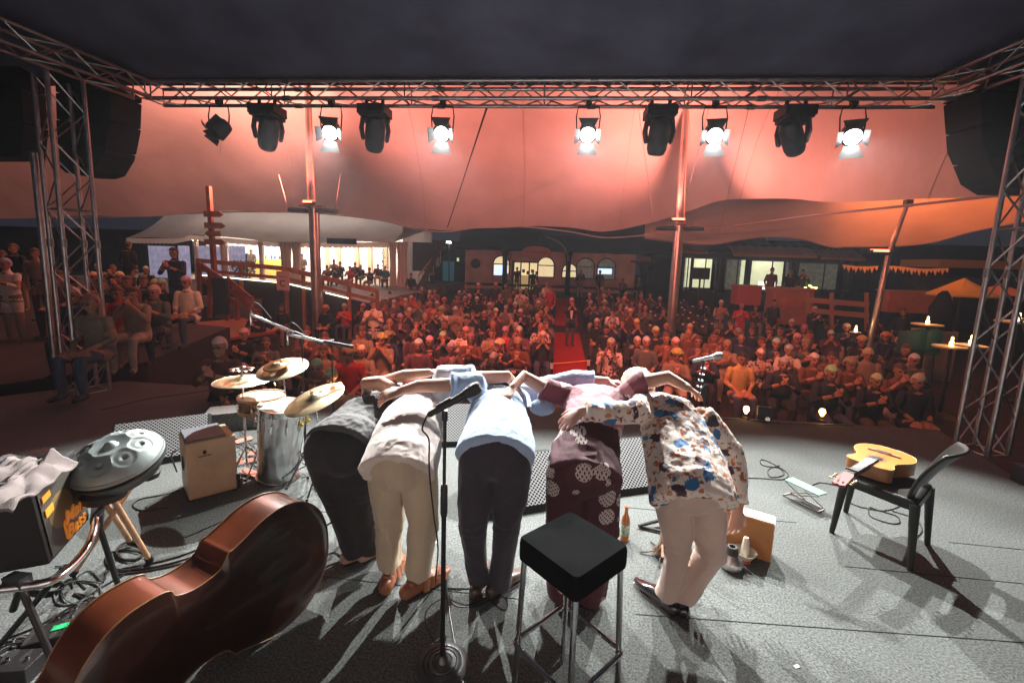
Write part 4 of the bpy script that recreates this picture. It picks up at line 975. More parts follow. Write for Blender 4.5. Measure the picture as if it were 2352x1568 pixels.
b = MB(); b.lathe([(.062, .03), (.058, .035), (.035, .06), (.02, .10), (.012, .2), (.006, .45)], n=26, capb=False); b.tube(curve_pts([(0, 0, .4), (.03, 0, .45), (.07, 0, .40), (.07, 0, .2), (.09, 0, .15), (.11, 0, .2), (.11, 0, .5)], 6), .006, 8)
for k in range(3): b.tube([(.06+.0, .022*(k-1), .18), (.06, .022*(k-1), .36)], .009, 10)
b.obj('body', M('rose_brass', (.78, .55, .42), .2, 1), t)
b = MB()
for k in range(5): a = k*2*pi/5+.6; b.tube([(.01*cos(a), .01*sin(a), .035), (.14*cos(a), .14*sin(a), .006)], .0045, 6)
b.obj('tripod', BLK, t)
t = thing('stand_foot', 'black folded tripod foot lying on the floor between the bottle and the beige trousers', 'stand', gp(1470, 1205, 0))
b = MB(); c0 = V(t.location); b.tube([gp(1467, 1207, .02)-c0, gp(1530, 1190, .05)-c0], .013, 8); b.tube([gp(1467, 1207, .015)-c0, gp(1530, 1222, .015)-c0], .011, 8); b.obj('leg', BLK, t)
t = thing('beer_bottle', 'brown glass beer bottle standing on the floor between the bar stool and the beige trousers', 'bottle', (.612, 2.97, 0))
b = MB(); b.lathe([(.029, 0), (.031, .006), (.031, .15), (.026, .175), (.014, .20), (.0125, .245), (.014, .248), (.0125, .256), (.009, .256)], n=24)
b.obj('glass', M('amber_glass', (.42, .13, .012), .08, 0, None, (9, .3), coat=.8), t)
b = MB(); b.lathe([(.0315, .045), (.0315, .125)], n=24, capb=False, capt=False); b.obj('label', M('green_label', (.35, .45, .33), .5, 0, None, (60, .8)), t)
b = MB(); b.lathe([(.0133, .205), (.013, .235)], n=16, capb=False, capt=False); b.obj('neck_foil', M('gold_foil', (.5, .32, .1), .35, .6), t)
# ---- floor monitors
def grille_mat():
    m = bpy.data.materials.new('perforated_steel'); m.use_nodes = True; MATS['grille'] = m; N = m.node_tree.nodes; L = m.node_tree.links; b = N['Principled BSDF']
    uv = N.new('ShaderNodeUVMap'); mp_ = N.new('ShaderNodeMapping'); L.new(uv.outputs[0], mp_.inputs[0])
    outs = []
    for off in (0, .5):
        ad = N.new('ShaderNodeVectorMath'); ad.operation = 'ADD'; ad.inputs[1].default_value = (off, off, 0); L.new(mp_.outputs[0], ad.inputs[0])
        fr = N.new('ShaderNodeVectorMath'); fr.operation = 'FRACTION'; L.new(ad.outputs[0], fr.inputs[0])
        sb = N.new('ShaderNodeVectorMath'); sb.operation = 'SUBTRACT'; sb.inputs[1].default_value = (.5, .5, 0); L.new(fr.outputs[0], sb.inputs[0])
        ln = N.new('ShaderNodeVectorMath'); ln.operation = 'LENGTH'; L.new(sb.outputs[0], ln.inputs[0]); outs.append(ln.outputs['Value'])
    mn = N.new('ShaderNodeMath'); mn.operation = 'MINIMUM'; L.new(outs[0], mn.inputs[0]); L.new(outs[1], mn.inputs[1])
    gt_ = N.new('ShaderNodeMath'); gt_.operation = 'GREATER_THAN'; gt_.inputs[1].default_value = .27; L.new(mn.outputs[0], gt_.inputs[0])
    mx = N.new('ShaderNodeMix'); mx.data_type = 'RGBA'; mx.inputs[6].default_value = (.004, .004, .005, 1); mx.inputs[7].default_value = (.40, .42, .43, 1); L.new(gt_.outputs[0], mx.inputs[0]); L.new(mx.outputs[2], b.inputs['Base Color'])
    b.inputs['Roughness'].default_value = .4; b.inputs['Metallic'].default_value = .35
    return m
grille_mat()
def uvquad(name, P, mat, parent, cell):
    me = bpy.data.meshes.new(name); me.from_pydata([tuple(p) for p in P], [], [(0, 1, 2, 3)]); uv = me.uv_layers.new(name='UVMap'); w = (P[1]-P[0]).length/cell; h = (P[3]-P[0]).length/(cell)
    for i, c_ in enumerate(((0, 0), (w, 0), (w, h), (0, h))): uv.data[i].uv = c_
    me.materials.append(mat); o = bpy.data.objects.new(name, me); COL.objects.link(o); o.parent = parent; return o
def wedge(label, c, w, ang_, h=.34, d=.5, cell=.033):
    t = thing('floor_monitor', label, 'monitor speaker', c, ang_, 'wedge monitors on the stage floor'); prof_ = [(-.02, .0), (.0, .055), (d*.62, h), (d, h*.80), (d, 0)]
    b = MB(); b.sm = False
    b.prism([V((-w/2, y, z)) for y, z in prof_], (w, 0, 0)); b.obj('cabinet', m_spk, t, bevel=.008)
    a = V((0, .0, .055)); e = V((0, d*.62, h)); n_ = V((0, -(h-.055), d*.62)).normalized()*.004
    uvquad('grille', [V((-w/2+.015, a.y, a.z))+n_, V((w/2-.015, a.y, a.z))+n_, V((w/2-.015, e.y, e.z))+n_, V((-w/2+.015, e.y, e.z))+n_], MATS['grille'], t, cell); return t
wedge('perforated wedge monitor behind the handpan and the wooden box drum', (-3.50, 3.55, 0), .74, .62, .33)
wedge('perforated wedge monitor seen between the legs of the person in the light blue shirt', (-.13, 3.20, 0), .78, .42, .34)
wedge('perforated wedge monitor left of the floral blouse', (.78, 3.62, 0), .72, .36, .36)
wedge('small perforated wedge monitor seen behind the foreground microphone', (-.88, 4.35, 0), .55, .2, .36)
t = thing('grey_mesh_box', 'grey mesh sided box right of the left wedge monitor', 'box', (gp(535, 985, 0))); b = MB(); b.sm = False; b.box((0, .12, .10), (.62, .3, .2), rot(0, 0, .5)); b.obj('body', M('mesh_grey', (.16, .16, .15), .6, 0, (60, .6), (70, .5)), t)
# ---- cajon
mcj = M('cajon_wood', (.56, .38, .24), .5, 0, (30, .1), (5, .18))
K = [V((-2.736, 2.993, 0)), V((-2.50, 3.225, 0)), V((-2.755, 3.44, 0)), V((-2.99, 3.216, 0))]; kc = sum(K, V())/4
cj = thing('box_drum', 'pale wooden cajon box drum with a blue grey pad on top', 'cajon', kc)
b = MB(); b.sm = False; b.prism([k-kc+V((0, 0, .012)) for k in K], (0, 0, .468)); b.obj('body', mcj, cj, bevel=.012)
e1 = (K[1]-K[0]).normalized(); e2 = (K[3]-K[0]).normalized(); W1 = (K[1]-K[0]).length; W2 = (K[3]-K[0]).length
def kp(a, c, z): return K[0]-kc+e1*(a*W1)+e2*(c*W2)+V((0, 0, z))
b = MB(); b.sm = False; b.prism([kp(.03, .05, .482), kp(.82, .05, .482), kp(.82, 1.02, .482), kp(.03, .95, .482)], (0, 0, .012)); b.obj('seat_pad', M('pad_grey', (.14, .17, .20), .55, 0, (50, .3), (4, .25)), cj, bevel=.004)
b = MB(); c_ = kp(0, .55, .26)-e1*.003; b.lathe([(.055, 0), (.055, .004), (.001, .004)], c_, -e1, 28); b.obj('sound_hole', MATS['hole_black'], cj)
nrm = V((e1.y, -e1.x, 0)); m_ink = M('logo_ink', (.05, .03, .02), .6)
b = MB(); b.ell(kp(.36, 0, .385)+nrm*.004, (.014, .014, .014), n=12, m_=6); b.tube([kp(.33, 0, .398)+nrm*.003, kp(.38, 0, .402)+nrm*.003, kp(.385, 0, .378)+nrm*.003], .003, 5); b.obj('logo', m_ink, cj)
b = MB(); random.seed(9)
for k in range(12): a_ = .24+.022*k; b.tube([kp(a_, 0, .352)+nrm*.001, kp(a_+.006, 0, .352+random.uniform(.007, .016))+nrm*.001, kp(a_+.013, 0, .353)+nrm*.001], .0022, 4)
b.obj('logo_writing', m_ink, cj)
for a_ in (.06, .94):
    b = MB(); b.box(kp(a_, .08, .006), (.03, .03, .014)); b.obj('foot', BLKP, cj)
b = MB(); b.sm = False; b.beam(kp(1, 0, .02)+e1*.002, kp(1, 0, .14)+e1*.002, .02, .02); b.obj('corner_guard', BLKP, cj)
b = MB(); b.tube(curve_pts([kp(-.05, .8, .35), kp(-.18, .9, .3), kp(-.1, .9, .15)], 6), .006, 6); b.obj('jack_cable', M('cable_grey'), cj)
# ---- drums
def drum(name, label, ct, cb_, rt_, rb_, shell, hoop, head, lugs=8, fl=True):
    t = thing(name, label, 'drum', cb_); ax_ = ct-cb_; H = ax_.length
    b = MB(); b.lathe([(rb_, .0), (rb_*1.0, H*.02), (rt_*.97, H*.97)], (0, 0, 0), ax_, 40, capt=False); b.obj('shell', shell, t)
    for rr, h0, h1 in ((rt_, H*.94, H+.012), (rb_*1.03, 0, .03)):
        b = MB(); b.lathe([(rr*.985, h0), (rr*1.02, h0), (rr*1.035, h0+.006), (rr*1.02, h1-.004), (rr*1.03, h1), (rr*.985, h1), (rr*.985, h1-.015)], (0, 0, 0), ax_, 40, capb=False, capt=False); b.obj('hoop', hoop, t)
    b = MB(); b.lathe([(.001, H+.001), (rt_*.985, H)], (0, 0, 0), ax_, 40, capb=False, capt=False); b.obj('drum_head', head, t)
    tt, x_, y_ = basis(ax_)
    for k in range(lugs):
        a = 2*pi*k/lugs+.2; q = x_*cos(a)+y_*sin(a); b = MB(); b.tube([q*rt_*1.03+tt*(H-.005), q*rt_*1.03+tt*(H*.80 if fl else H*.3)], .004, 6); b.tube([q*rt_*1.02+tt*(H*.84 if fl else H*.55), q*rt_*1.02+tt*(H*.74 if fl else H*.35)], .011, 8, round_=True); b.obj('lug', CHR, t)
    return t
m_ds = M('drum_chrome', (.62, .62, .63), .22, 1, (6, .25), (7, .35), bdist=.03); m_hd = M('drum_skin', (.60, .56, .49), .5, 0, None, (3, .12))
zt = .66; ta, tb_ = gp(592, 934, zt), gp(701, 934, zt); tc_ = (ta+tb_)/2+V((0, .02, 0)); r_t = (tb_-ta).length/2
ba, bb_ = gp(593, 1098, .0), gp(676, 1100, .0); bc_ = (ba+bb_)/2+V((0, .02, 0)); r_b = (bb_-ba).length/2
dr_ = drum('floor_drum', 'tall shiny chrome floor drum with yellow tags beside the cajon', tc_, bc_, r_t, max(r_b, r_t*.84), m_ds, CHR, m_hd, 10)
for px, py in ((663, 975), (700, 985)):
    p = gp(px, py-15, .55); b = MB(); q = tc_+(V((p.x, p.y, 0))-V((tc_.x, tc_.y, 0))).normalized()*(r_t*1.02); q.z = zt-.10-.02
    b.tube([q+V((0, 0, .09))-bc_, q-bc_], .003, 5); b.box(q-bc_-V((0, .012, .015)), (.035, .006, .035), rot(0, .7, .3)); b.obj('tag', M('yellow_tag', (.65, .5, .03), .5), dr_)
sa, sb_ = gp(537, 918, .68), gp(655, 905, .68); cc_ = (sa+sb_)/2; rs = (sb_-sa).length/2*.94
drum('snare_drum', 'shallow brass drum with a wooden hoop under the cymbals', cc_+V((.0, .02, .0)), cc_+V((0, .02, -.13)), rs, rs*.97, M('bronze_shell', (.30, .15, .07), .25, .9, None, (5, .4)), M('hoop_wood', (.5, .3, .17), .4), m_hd, 8, False)
m_cy = M('cymbal_bronze', (.86, .74, .48), .36, 1, (3, .05), (14, .15))
def cymbal(name, label, L_, R_, z0, z1, tilt=0, r=None, double=False):
    a, c = gp(*L_, z0), gp(*R_, z1); ctr = (a+c)/2; rr = r or (c-a).length/2; x_ = (c-a).normalized(); n_ = x_.cross(V((0, 1, 0)))*-1
    n_ = V((-x_.z*x_.x, -x_.z*x_.y, 1)).normalized(); n_ = (n_+V((0, -tilt, 0))).normalized()
    t = thing(name, label, 'cymbal', ctr); pr = [(rr, -.012), (rr*.98, -.009), (rr*.7, .0), (rr*.28, .008), (rr*.24, .016), (rr*.14, .03), (rr*.03, .034)]
    b = MB(); b.lathe(pr, (0, 0, 0), n_, 56, capb=False, capt=False); b.obj('plate', m_cy, t)
    if double: b = MB(); b.lathe([(q*.97, -h-.02) for q, h in pr], (0, 0, 0), n_, 56, capb=False, capt=False); b.obj('lower_plate', m_cy, t)
    b = MB(); b.tube([n_*-.02, n_*.075], .005, 8); b.lathe([(.014, .036), (.014, .052), (.006, .054)], (0, 0, 0), n_, 12); b.obj('wing_nut', CHR, t)
    return t, ctr, n_
hh, hc, hn = cymbal('hi_hat', 'hi-hat cymbal pair below the round jingle ring', (486, 876), (624, 868), .86, .86, 0, None, True)
cm, cmc, cmn = cymbal('crash_cymbal', 'uppermost tilted bronze cymbal of the drum kit', (585, 852), (709, 836), .98, 1.0, .25)
b = MB(); b.lathe([(.105, .0), (.1, .006), (.05, .012), (.02, .03)], (0, 0, .012), cmn, 40, capb=False, capt=False); o = b.obj('splash_plate', M('dark_bronze', (.28, .15, .06), .3, .9, None, (9, .3)), cm); o.location = cmn*.01+V((-.03, -.03, 0))
rd, rdc, rdn = cymbal('ride_cymbal', 'large steeply tilted ride cymbal over the chrome drum', (655, 950), (784, 880), .74, .92, .04, .235)
jr = thing('jingle_ring', 'round ring of small silver jingles mounted above the hi-hat', 'tambourine', hc+V((0, 0, .09)))
b = MB(); b.tube([(.07*cos(a*pi/12), .07*sin(a*pi/12), 0) for a in range(24)], .006, 6, closed=True); b.tube([(0, 0, -.08), (0, 0, .11)], .004, 6); b.tube([(-.07, 0, 0), (.07, 0, 0)], .004, 5); b.obj('ring', BLK, jr)
for k in range(9):
    a = k*2*pi/9; b = MB(); b.lathe([(.026, 0), (.02, .004), (.002, .006)], (.075*cos(a), .075*sin(a), .006*(k % 2)), n=14, capt=False); b.obj('jingle', M('jingle_metal', (.85, .85, .7), .2, 1), jr)
def tripod(parent_label, name, c, top, n=3, r=.22, hub=.25, mat=CHR, cat='stand'):
    c = V((c.x, c.y, 0)); t = thing(name, parent_label, cat, c); b = MB(); b.tube([(0, 0, .08), V((0, 0, top.z*.6))], .011, 10); b.tube([(0, 0, top.z*.55), V(top)-c], .007, 8); b.lathe([(.018, top.z*.55), (.018, top.z*.62)], n=10); b.obj('tube', mat, t)
    for k in range(n):
        a = k*2*pi/n+.5; q = V((cos(a), sin(a), 0)); b = MB(); b.tube([q*.01+V((0, 0, hub)), q*r+V((0, 0, .012))], .008, 6); b.tube([q*.01+V((0, 0, hub*.35)), q*r*.55+V((0, 0, hub*.48))], .005, 6); b.obj('leg', mat, t)
        b = MB(); b.tube([q*r*.97+V((0, 0, .012)), q*r*1.05+V((0, 0, .008))], .012, 6); b.obj('rubber_foot', BLKP, t)
    return t
tripod('chrome hi-hat stand between the cajon and the chrome drum', 'cymbal_stand', hc, hc+V((0, 0, .1)))
tripod('chrome stand carrying the uppermost cymbal', 'cymbal_stand', cmc+V((0, .05, 0)), cmc)
tripod('chrome stand carrying the steep ride cymbal, right of the chrome drum', 'cymbal_stand', rdc+V((-.04, .15, 0)), rdc)
tripod('chrome stand below the brass drum with the wooden hoop', 'drum_stand', cc_+V((0, .03, 0)), cc_+V((0, 0, -.13)), 3, .25, .3)
# pedals and small hardware on the floor of the kit
b = MB(); b.sm = False
for px, py, l_, a_ in ((560, 1060, .28, .7), (600, 1040, .22, .2), (575, 1085, .2, -.3), (560, 1010, .16, 1.1)): b.box(gp(px, py, .025), (l_, .07, .012), rot(.15, 0, a_))
tag(b.obj('drum_pedal', CHR), 'chrome pedals and clamps on the floor between cajon and chrome drum', 'pedal')
random.seed(11)
for k in range(5):
    x_, y_ = random.uniform(550, 590), random.uniform(1000, 1090); cable('kit_cable', 'thin cable in the tangle between the cajon and the chrome drum', [(x_+random.uniform(-25, 25), y_+random.uniform(-25, 25)) for _ in range(9)], .004, M('cable_grey'), 'cables tangled between cajon and drum')
# boom microphone stands
def boom(label, base, top, a, c, mic_at=(), cable_=True):
    t = tripod(label, 'boom_stand', base, top, 3, .28, .2, BLK, 'microphone stand'); o_ = V(t.location)
    b = MB(); b.tube([V(a)-o_, V(c)-o_], .011, 10); b.obj('boom_arm', CHR, t); b = MB(); b.tube([V(top)-o_-V((0, 0, .03)), V(top)-o_+V((0, 0, .03))], .02, 10); b.tube([V(c)-o_+(V(a)-V(c)).normalized()*.25, V(c)-o_], .015, 10); b.obj('clutch', BLK, t); return t
a1, c1, t1 = yp(580, 735, 3.45), yp(744, 800, 3.6), yp(693, 782, 3.58); a2, c2, t2_ = yp(660, 768, 3.5), yp(812, 797, 3.6), yp(762, 788, 3.6)
a1 = yp(575, 722, 3.45); c1 = yp(742, 790, 3.6)
boom('black boom stand with the longer arm reaching left over the drum kit', t1, t1, a1, c1); boom('black boom stand with the shorter arm right of the drum kit', t2_, t2_, a2, c2)
for p_, lb in ((a1, 'small pencil microphone at the far left tip of the longer boom'), (a2, 'small pencil microphone hanging from the shorter boom')):
    t = thing('overhead_microphone', lb, 'microphone', p_); b = MB(); b.lathe([(.009, -.09), (.011, -.085), (.011, .03), (.007, .035)], (0, 0, 0), n=14); b.obj('body', CHR, t)
    b = MB(); b.tube(curve_pts([(0, 0, .03), (.03, 0, .10), (.09, 0, .08), (.17, .02, -.03)], 6), .0035, 5); b.obj('lead', M('cable_grey'), t)
# right boom with microphone
rb = thing('boom_stand', 'black boom stand holding the silver microphone right of the floral blouse', 'microphone stand', (1.31, 3.62, 0)); ro = V(rb.location)
b = MB(); b.tube([(0, 0, .1), (0, 0, 1.0)], .011, 10); b.obj('tube', BLK, rb)
b = MB(); h1 = yp(1618, 828, 3.6)-ro; b.tube([yp(1604, 905, 3.6)-ro, yp(1612, 850, 3.6)-ro, h1], .009, 8); b.tube([(0, 0, 1.0), yp(1604, 905, 3.6)-ro], .012, 8)
for k in range(5): q = yp(1603+3*k, 902-14*k, 3.59)-ro; b.lathe([(.022, -.006), (.022, .006)], q, (0, -.3, 1), 12)
b.obj('boom_arm', BLK, rb)
for k in range(3): a = k*2*pi/3+.3; b = MB(); b.tube([(0, 0, .15), (.28*cos(a), .28*sin(a), .01)], .008, 6); b.obj('leg', BLK, rb)
mic('silver vocal microphone lit brightly above the floral blouse', yp(1590, 829, 3.6), yp(1660, 815, 3.55), M('mic_silver', (.4, .4, .42), .35, .8), .016, .03)
# ---- handpan
hp = thing('handpan', 'grey steel handpan with dimples resting on crossed wooden legs', 'handpan', (0, 0, 0)); L1, R1 = gp(174, 1060, .80), gp(371, 1042, .86)
hc_ = (L1+R1)/2; R_ = (R1-L1).length/2*.89; hc_ = hc_+V((0, 0, -.025)); hp.location = hc_; hx = (R1-L1).normalized(); hn_ = V((.22, -.34, 1)).normalized(); hn_ = (hn_-hx*hn_.dot(hx)*.6).normalized()
tt, hx_, hy_ = basis(hn_, hx)
dim = [(0, 0, .07, .028, 1)]+[(R_*.62*cos(a), R_*.62*sin(a), .05, -.012, 0) for a in [k*2*pi/8+.25 for k in range(8)]]
def pan(u, v):
    r_ = R_*1.0*v; a = 2*pi*u; x_, y_ = r_*cos(a), r_*sin(a); h = .135*sqrt(max(0, 1-(min(r_, R_*.965)/R_)**2.3))-(.018 if v > .985 else 0)
    for cx_, cy_, w_, d_, dm in dim:
        q = sqrt((x_-cx_)**2+(y_-cy_)**2)
        if dm: h += (-.02 if q < .085 else 0)*max(0, 1-(q/.085)**2)+.03*max(0, 1-(q/.035)**2)
        else: h -= .006*max(0, min(1, (w_-q)/.008)); h -= .012*max(0, 1-(q/.016)**2)
    return hx_*x_+hy_*y_+tt*h
b = MB(); b.grid(pan, 110, 60, True); m_hp = M('nitrided_steel', (.26, .31, .31), .5, .35, (25, .08), (5, .2)); b.obj('upper_shell', m_hp, hp)
b = MB(); b.lathe([(R_*1.01, -.004), (R_*1.01, .004), (R_*.97, .006)], (0, 0, 0), tt, 64, capb=False, capt=False); b.lathe([(R_*1.01, -.004), (R_*.96, -.02), (R_*.8, -.075), (R_*.45, -.11), (.06, -.12)], (0, 0, 0), tt, 64, capt=False); b.obj('lower_shell', M('dark_shell', (.10, .11, .11), .4, .8), hp)
hs = thing('handpan_stand', 'crossed wooden dowel legs under the handpan', 'stand', (hc_.x, hc_.y, 0)); ho = V(hs.location)
for a, c in (((245, 1120, .66), (345, 1288, .02)), ((226, 1130, .66), (300, 1245, .02)), ((322, 1085, .68), (168, 1318, .02))):
    A, B = gp(*a)-ho, gp(*c)-ho; b = MB(); b.tube([A, B], .015, 12); l_ = b.obj('leg', M('dowel_wood', (.50, .30, .17), .45, 0, (10, .1), (12, .25)), hs); b = MB(); b.tube([B+(A-B).normalized()*.04, B], .02, 10); b.obj('rubber_foot', BLKP, l_)
b = MB(); b.lathe([(.09, -.04), (.10, 0), (.07, .03)], gp(240, 1128, .68)-ho, n=16); b.lathe([(.05, -.03), (.06, .0), (.04, .03)], gp(340, 1085, .70)-ho, n=16); b.obj('hub', BLKP, hs)
# ---- bass amplifier on a stand, towel
am = thing('bass_amplifier', 'black bass amplifier with orange lettering on its grille at the left edge', 'amplifier', (0, 0, 0))
TL, TR = gp(66, 1116, .93), gp(173, 1031, .93); af = (TR-TL); af.z = 0; AW_ = af.length; af.normalize(); an = V((af.y, -af.x, 0))   # front normal to the right
bk_ = -an; Hh = .46; am.location = TL; tiltv = V((an.x*.0, an.y*.0, 0))
dn = (gp(113, 1283, .50)-TL); dn = V((dn.x, dn.y, -Hh)) if V((dn.x, dn.y)).length < .2 else V((0.05*an.x, 0.05*an.y, -Hh)); dep = .36
print('AMP', TL, TR, AW_, an, dn)
b = MB(); b.sm = False; P = [V((0, 0, 0)), af*AW_, af*AW_+dn, dn]; b.prism(P, bk_*dep); b.obj('cabinet', M('amp_carpet', (.012, .012, .013), .8, 0, (200, .4)), am, bevel=.012)
off = an*.006
def ap(u, v, k=1): return af*(AW_*u)+dn*v+an*.006*k
uvquad('grille', [ap(.06, .94), ap(.96, .94), ap(.96, .07), ap(.06, .07)], M('amp_grille', (.02, .02, .02), .5), am, .02)
def ampgr():
    m = MATS['amp_grille']; N = m.node_tree.nodes; L = m.node_tree.links; bs = N['Principled BSDF']; uv = N.new('ShaderNodeUVMap')
    vo = N.new('ShaderNodeTexBrick'); vo.inputs['Scale'].default_value = .9; vo.inputs['Mortar Size'].default_value = .07; vo.inputs['Color1'].default_value = (.006, .006, .006, 1); vo.inputs['Color2'].default_value = (.01, .01, .01, 1); vo.inputs['Mortar'].default_value = (.10, .095, .08, 1); vo.inputs['Brick Width'].default_value = .5; vo.inputs['Row Height'].default_value = .35
    L.new(uv.outputs[0], vo.inputs[0]); 
    d_ = N.new('ShaderNodeVectorMath'); d_.operation = 'DISTANCE'; d_.inputs[1].default_value = (AW_*.9/.02*.40, Hh*.87/.02*.52, 0); L.new(uv.outputs[0], d_.inputs[0])
    lt = N.new('ShaderNodeMath'); lt.operation = 'LESS_THAN'; lt.inputs[1].default_value = 5.2; L.new(d_.outputs['Value'], lt.inputs[0])
    w = N.new('ShaderNodeMath'); w.operation = 'LESS_THAN'; w.inputs[1].default_value = .5; L.new(vo.outputs['Fac'], w.inputs[0])
    mu = N.new('ShaderNodeMath'); mu.operation = 'MULTIPLY'; L.new(lt.outputs[0], mu.inputs[0]); L.new(w.outputs[0], mu.inputs[1])
    mx = N.new('ShaderNodeMix'); mx.data_type = 'RGBA'; L.new(mu.outputs[0], mx.inputs[0]); L.new(vo.outputs['Color'], mx.inputs[6]); mx.inputs[7].default_value = (.30, .17, .03, 1); L.new(mx.outputs[2], bs.inputs['Base Color'])
ampgr()
m_ol = M('orange_letters', (.85, .30, .03), .5, emit=(1, .35, .04), estr=.15)
text_obj('lettering', 'Mark\nBass', .105, .003, m_ol, am, ap(.66, .76, 2), af, -dn, 1.0)
b = MB(); b.sm = False; b.prism([ap(.36, .90, 1.5), ap(.40, .90, 1.5), ap(.40, .66, 1.5), ap(.36, .70, 1.5)], an*.004); b.obj('letter_bar', m_ol, am)
b = MB(); b.sm = False
for v0, v1 in ((.20, .27), (.36, .45)): b.prism([ap(.10, v1, 1.5), ap(.26, v1-.02, 1.5), ap(.26, v0-.02, 1.5), ap(.10, v0, 1.5)], an*.003)
b.obj('badge', m_ol, am)
for u_ in (.1, .85): b = MB(); b.sm = False; b.box(ap(u_, 0, 0)+bk_*.1+V((0, 0, .012)), (.06, .09, .03), rot(0, 0, atan2(af.y, af.x))); b.obj('corner_fitting', CHR, am)
b = MB(); b.tube(curve_pts([ap(.1, 0, 0)+bk_*.2+V((0, 0, 0)), ap(.3, 0, 0)+bk_*.2+V((0, 0, .04)), ap(.7, 0, 0)+bk_*.2+V((0, 0, .04)), ap(.9, 0, 0)+bk_*.2], 5), .012, 8); b.obj('handle', BLKP, am)
# stand of the amplifier: curved silver tube and black legs
sk = thing('amplifier_stand', 'black stand with a curved silver tube carrying the bass amplifier', 'stand', (TL.x, TL.y, 0)); so2 = V(sk.location)
b = MB(); b.tube(curve_pts([gp(222, 1185, .50)-so2, gp(212, 1235, .48)-so2, gp(175, 1290, .46)-so2, gp(120, 1332, .46)-so2, gp(60, 1345, .45)-so2, gp(0, 1352, .45)-so2], 7), .020, 14); b.obj('curved_tube', CHR, sk)
for a, c in (((222, 1190, .48), (272, 1345, .02)), ((40, 1330, .46), (140, 1560, .02)), ((48, 1345, .44), (30, 1400, .3)), ((150, 1300, .45), (0, 1480, .02))):
    b = MB(); b.tube([gp(*a)-so2, gp(*c)-so2], .014, 10); b.obj('leg', BLK, sk)
b = MB(); b.sm = False; b.beam(gp(225, 1165, .52)-so2, gp(222, 1205, .48)-so2, .05); b.obj('joint', BLKP, sk); b = MB(); b.sm = False; b.beam(gp(20, 1330, .47)-so2, gp(60, 1335, .47)-so2, .05); b.obj('joint', BLKP, sk)
# towel
tw0 = TL+V((0, 0, .0))
def towel(u, v):
    x_ = -.24+.50*u; y_ = .02+.20*v
    z = .02+.03*noise.noise(V((u*5, v*3, 0)))+.05*abs(noise.noise(V((u*2.2+3, v*6, 2))))
    p = tw0+bk_*(y_-.04)+af*x_+V((0, 0, z)); 
    if v < .18: p += an*.04*(1-v/.18)+V((0, 0, -.045*(1-v/.18)*(.4+.6*u)))
    return p
b = MB(); b.grid(towel, 70, 34); m_tw = M('towel_grey', (.22, .19, .185), .95, 0, (260, .5), (6, .2)); o = b.obj('towel', m_tw); o.modifiers.new('s', 'SOLIDIFY').thickness = .012
folds(o.data, .012, (7, 7, 7), 4); tag(o, 'crumpled grey pink towel lying on top of the bass amplifier', 'towel')
# ---- double bass lying on its side
mb_back = M('bass_back', (.026, .007, .0035), .3, 0, (4, .03), (2.2, .45), coat=.35); mb_rib = M('bass_rib', (.095, .022, .008), .28, 0, (5, .05), (5, .35), coat=.6); mb_ed = M('bass_edge', (.22, .12, .05), .4)
E0 = V((-1.21, 2.25, 0)); E1 = V((-1.54, 1.36, 0)); bd = (E1-E0).normalized(); bn = V((-bd.y, bd.x, 0));
if bn.x < 0: bn = -bn                    # back faces right, towards the camera side
db = thing('double_bass', 'dark red brown double bass lying on its side in the left foreground', 'double bass', E0)
half = [(0, 0), (.01, .10), (.06, .215), (.15, .30), (.26, .335), (.37, .325), (.47, .285), (.53, .262), (.555, .255), (.575, .225), (.60, .200), (.66, .185), (.72, .185), (.775, .205), (.79, .235), (.82, .247), (.88, .250), (.95, .240), (1.02, .205), (1.08, .14), (1.12, .07), (1.15, .035)]
hs_ = curve_pts([V((a, w_, 0)) for a, w_ in half], 4); mxw = .337
def bp_(a, w_, d_, bulge=0): # a along, w height coordinate, d depth from back (0) to front
    tilt_ = .02; zz = w_+mxw; return bd*a+bn*(-d_-zz*tilt_+bulge)+V((0, 0, zz*.985+d_*tilt_*.5))
ring = [(p.x, p.y) for p in hs_]+[(p.x, -p.y) for p in reversed(hs_[1:])]
nR = len(ring); b = MB(); dpt = .20
b.add([bp_(a, w_, 0) for a, w_ in ring]+[bp_(a, w_, dpt) for a, w_ in ring], [(i, (i+1) % nR, nR+(i+1) % nR, nR+i) for i in range(nR)]); b.obj('ribs', mb_rib, db)
def back_s(u, v):
    k = u*(len(hs_)-1); i = min(int(k), len(hs_)-2); h = hs_[i].lerp(hs_[i+1], k-i); w_ = h.y*(2*v-1)*1.018; e = min(1, h.y/.2); return bp_(h.x, w_, -.003, .028*(1-(2*v-1)**4)*e)
b = MB(); b.grid(back_s, 84, 30); b.obj('back', mb_back, db)
b = MB(); b.grid(lambda u, v: back_s(u, v)+0*bn, 84, 30); 
for i, p in enumerate(b.v): pass
b2 = MB(); b2.grid(lambda u, v: (lambda k: (lambda i: bp_(hs_[i].lerp(hs_[i+1], k-i).x, hs_[i].lerp(hs_[i+1], k-i).y*(2*v-1)*1.018, dpt, -.02*(1-(2*v-1)**4)))(min(int(k), len(hs_)-2)))(u*(len(hs_)-1)), 84, 20); b2.obj('front', M('bass_front', (.32, .10, .02), .3, coat=.5), db)
b = MB(); b.tube([bp_(a, w_*1.018, -.004) for a, w_ in ring], .0028, 6, closed=True); b.tube([bp_(a, w_*1.018, dpt) for a, w_ in ring], .003, 6, closed=True); b.obj('edge_purfling', mb_ed, db)
b = MB(); b.tube([bp_(1.13, 0, .10), bp_(1.9, 0, .12)], [(.03, .035), (.022, .024)], 12); b.obj('neck', mb_rib, db)
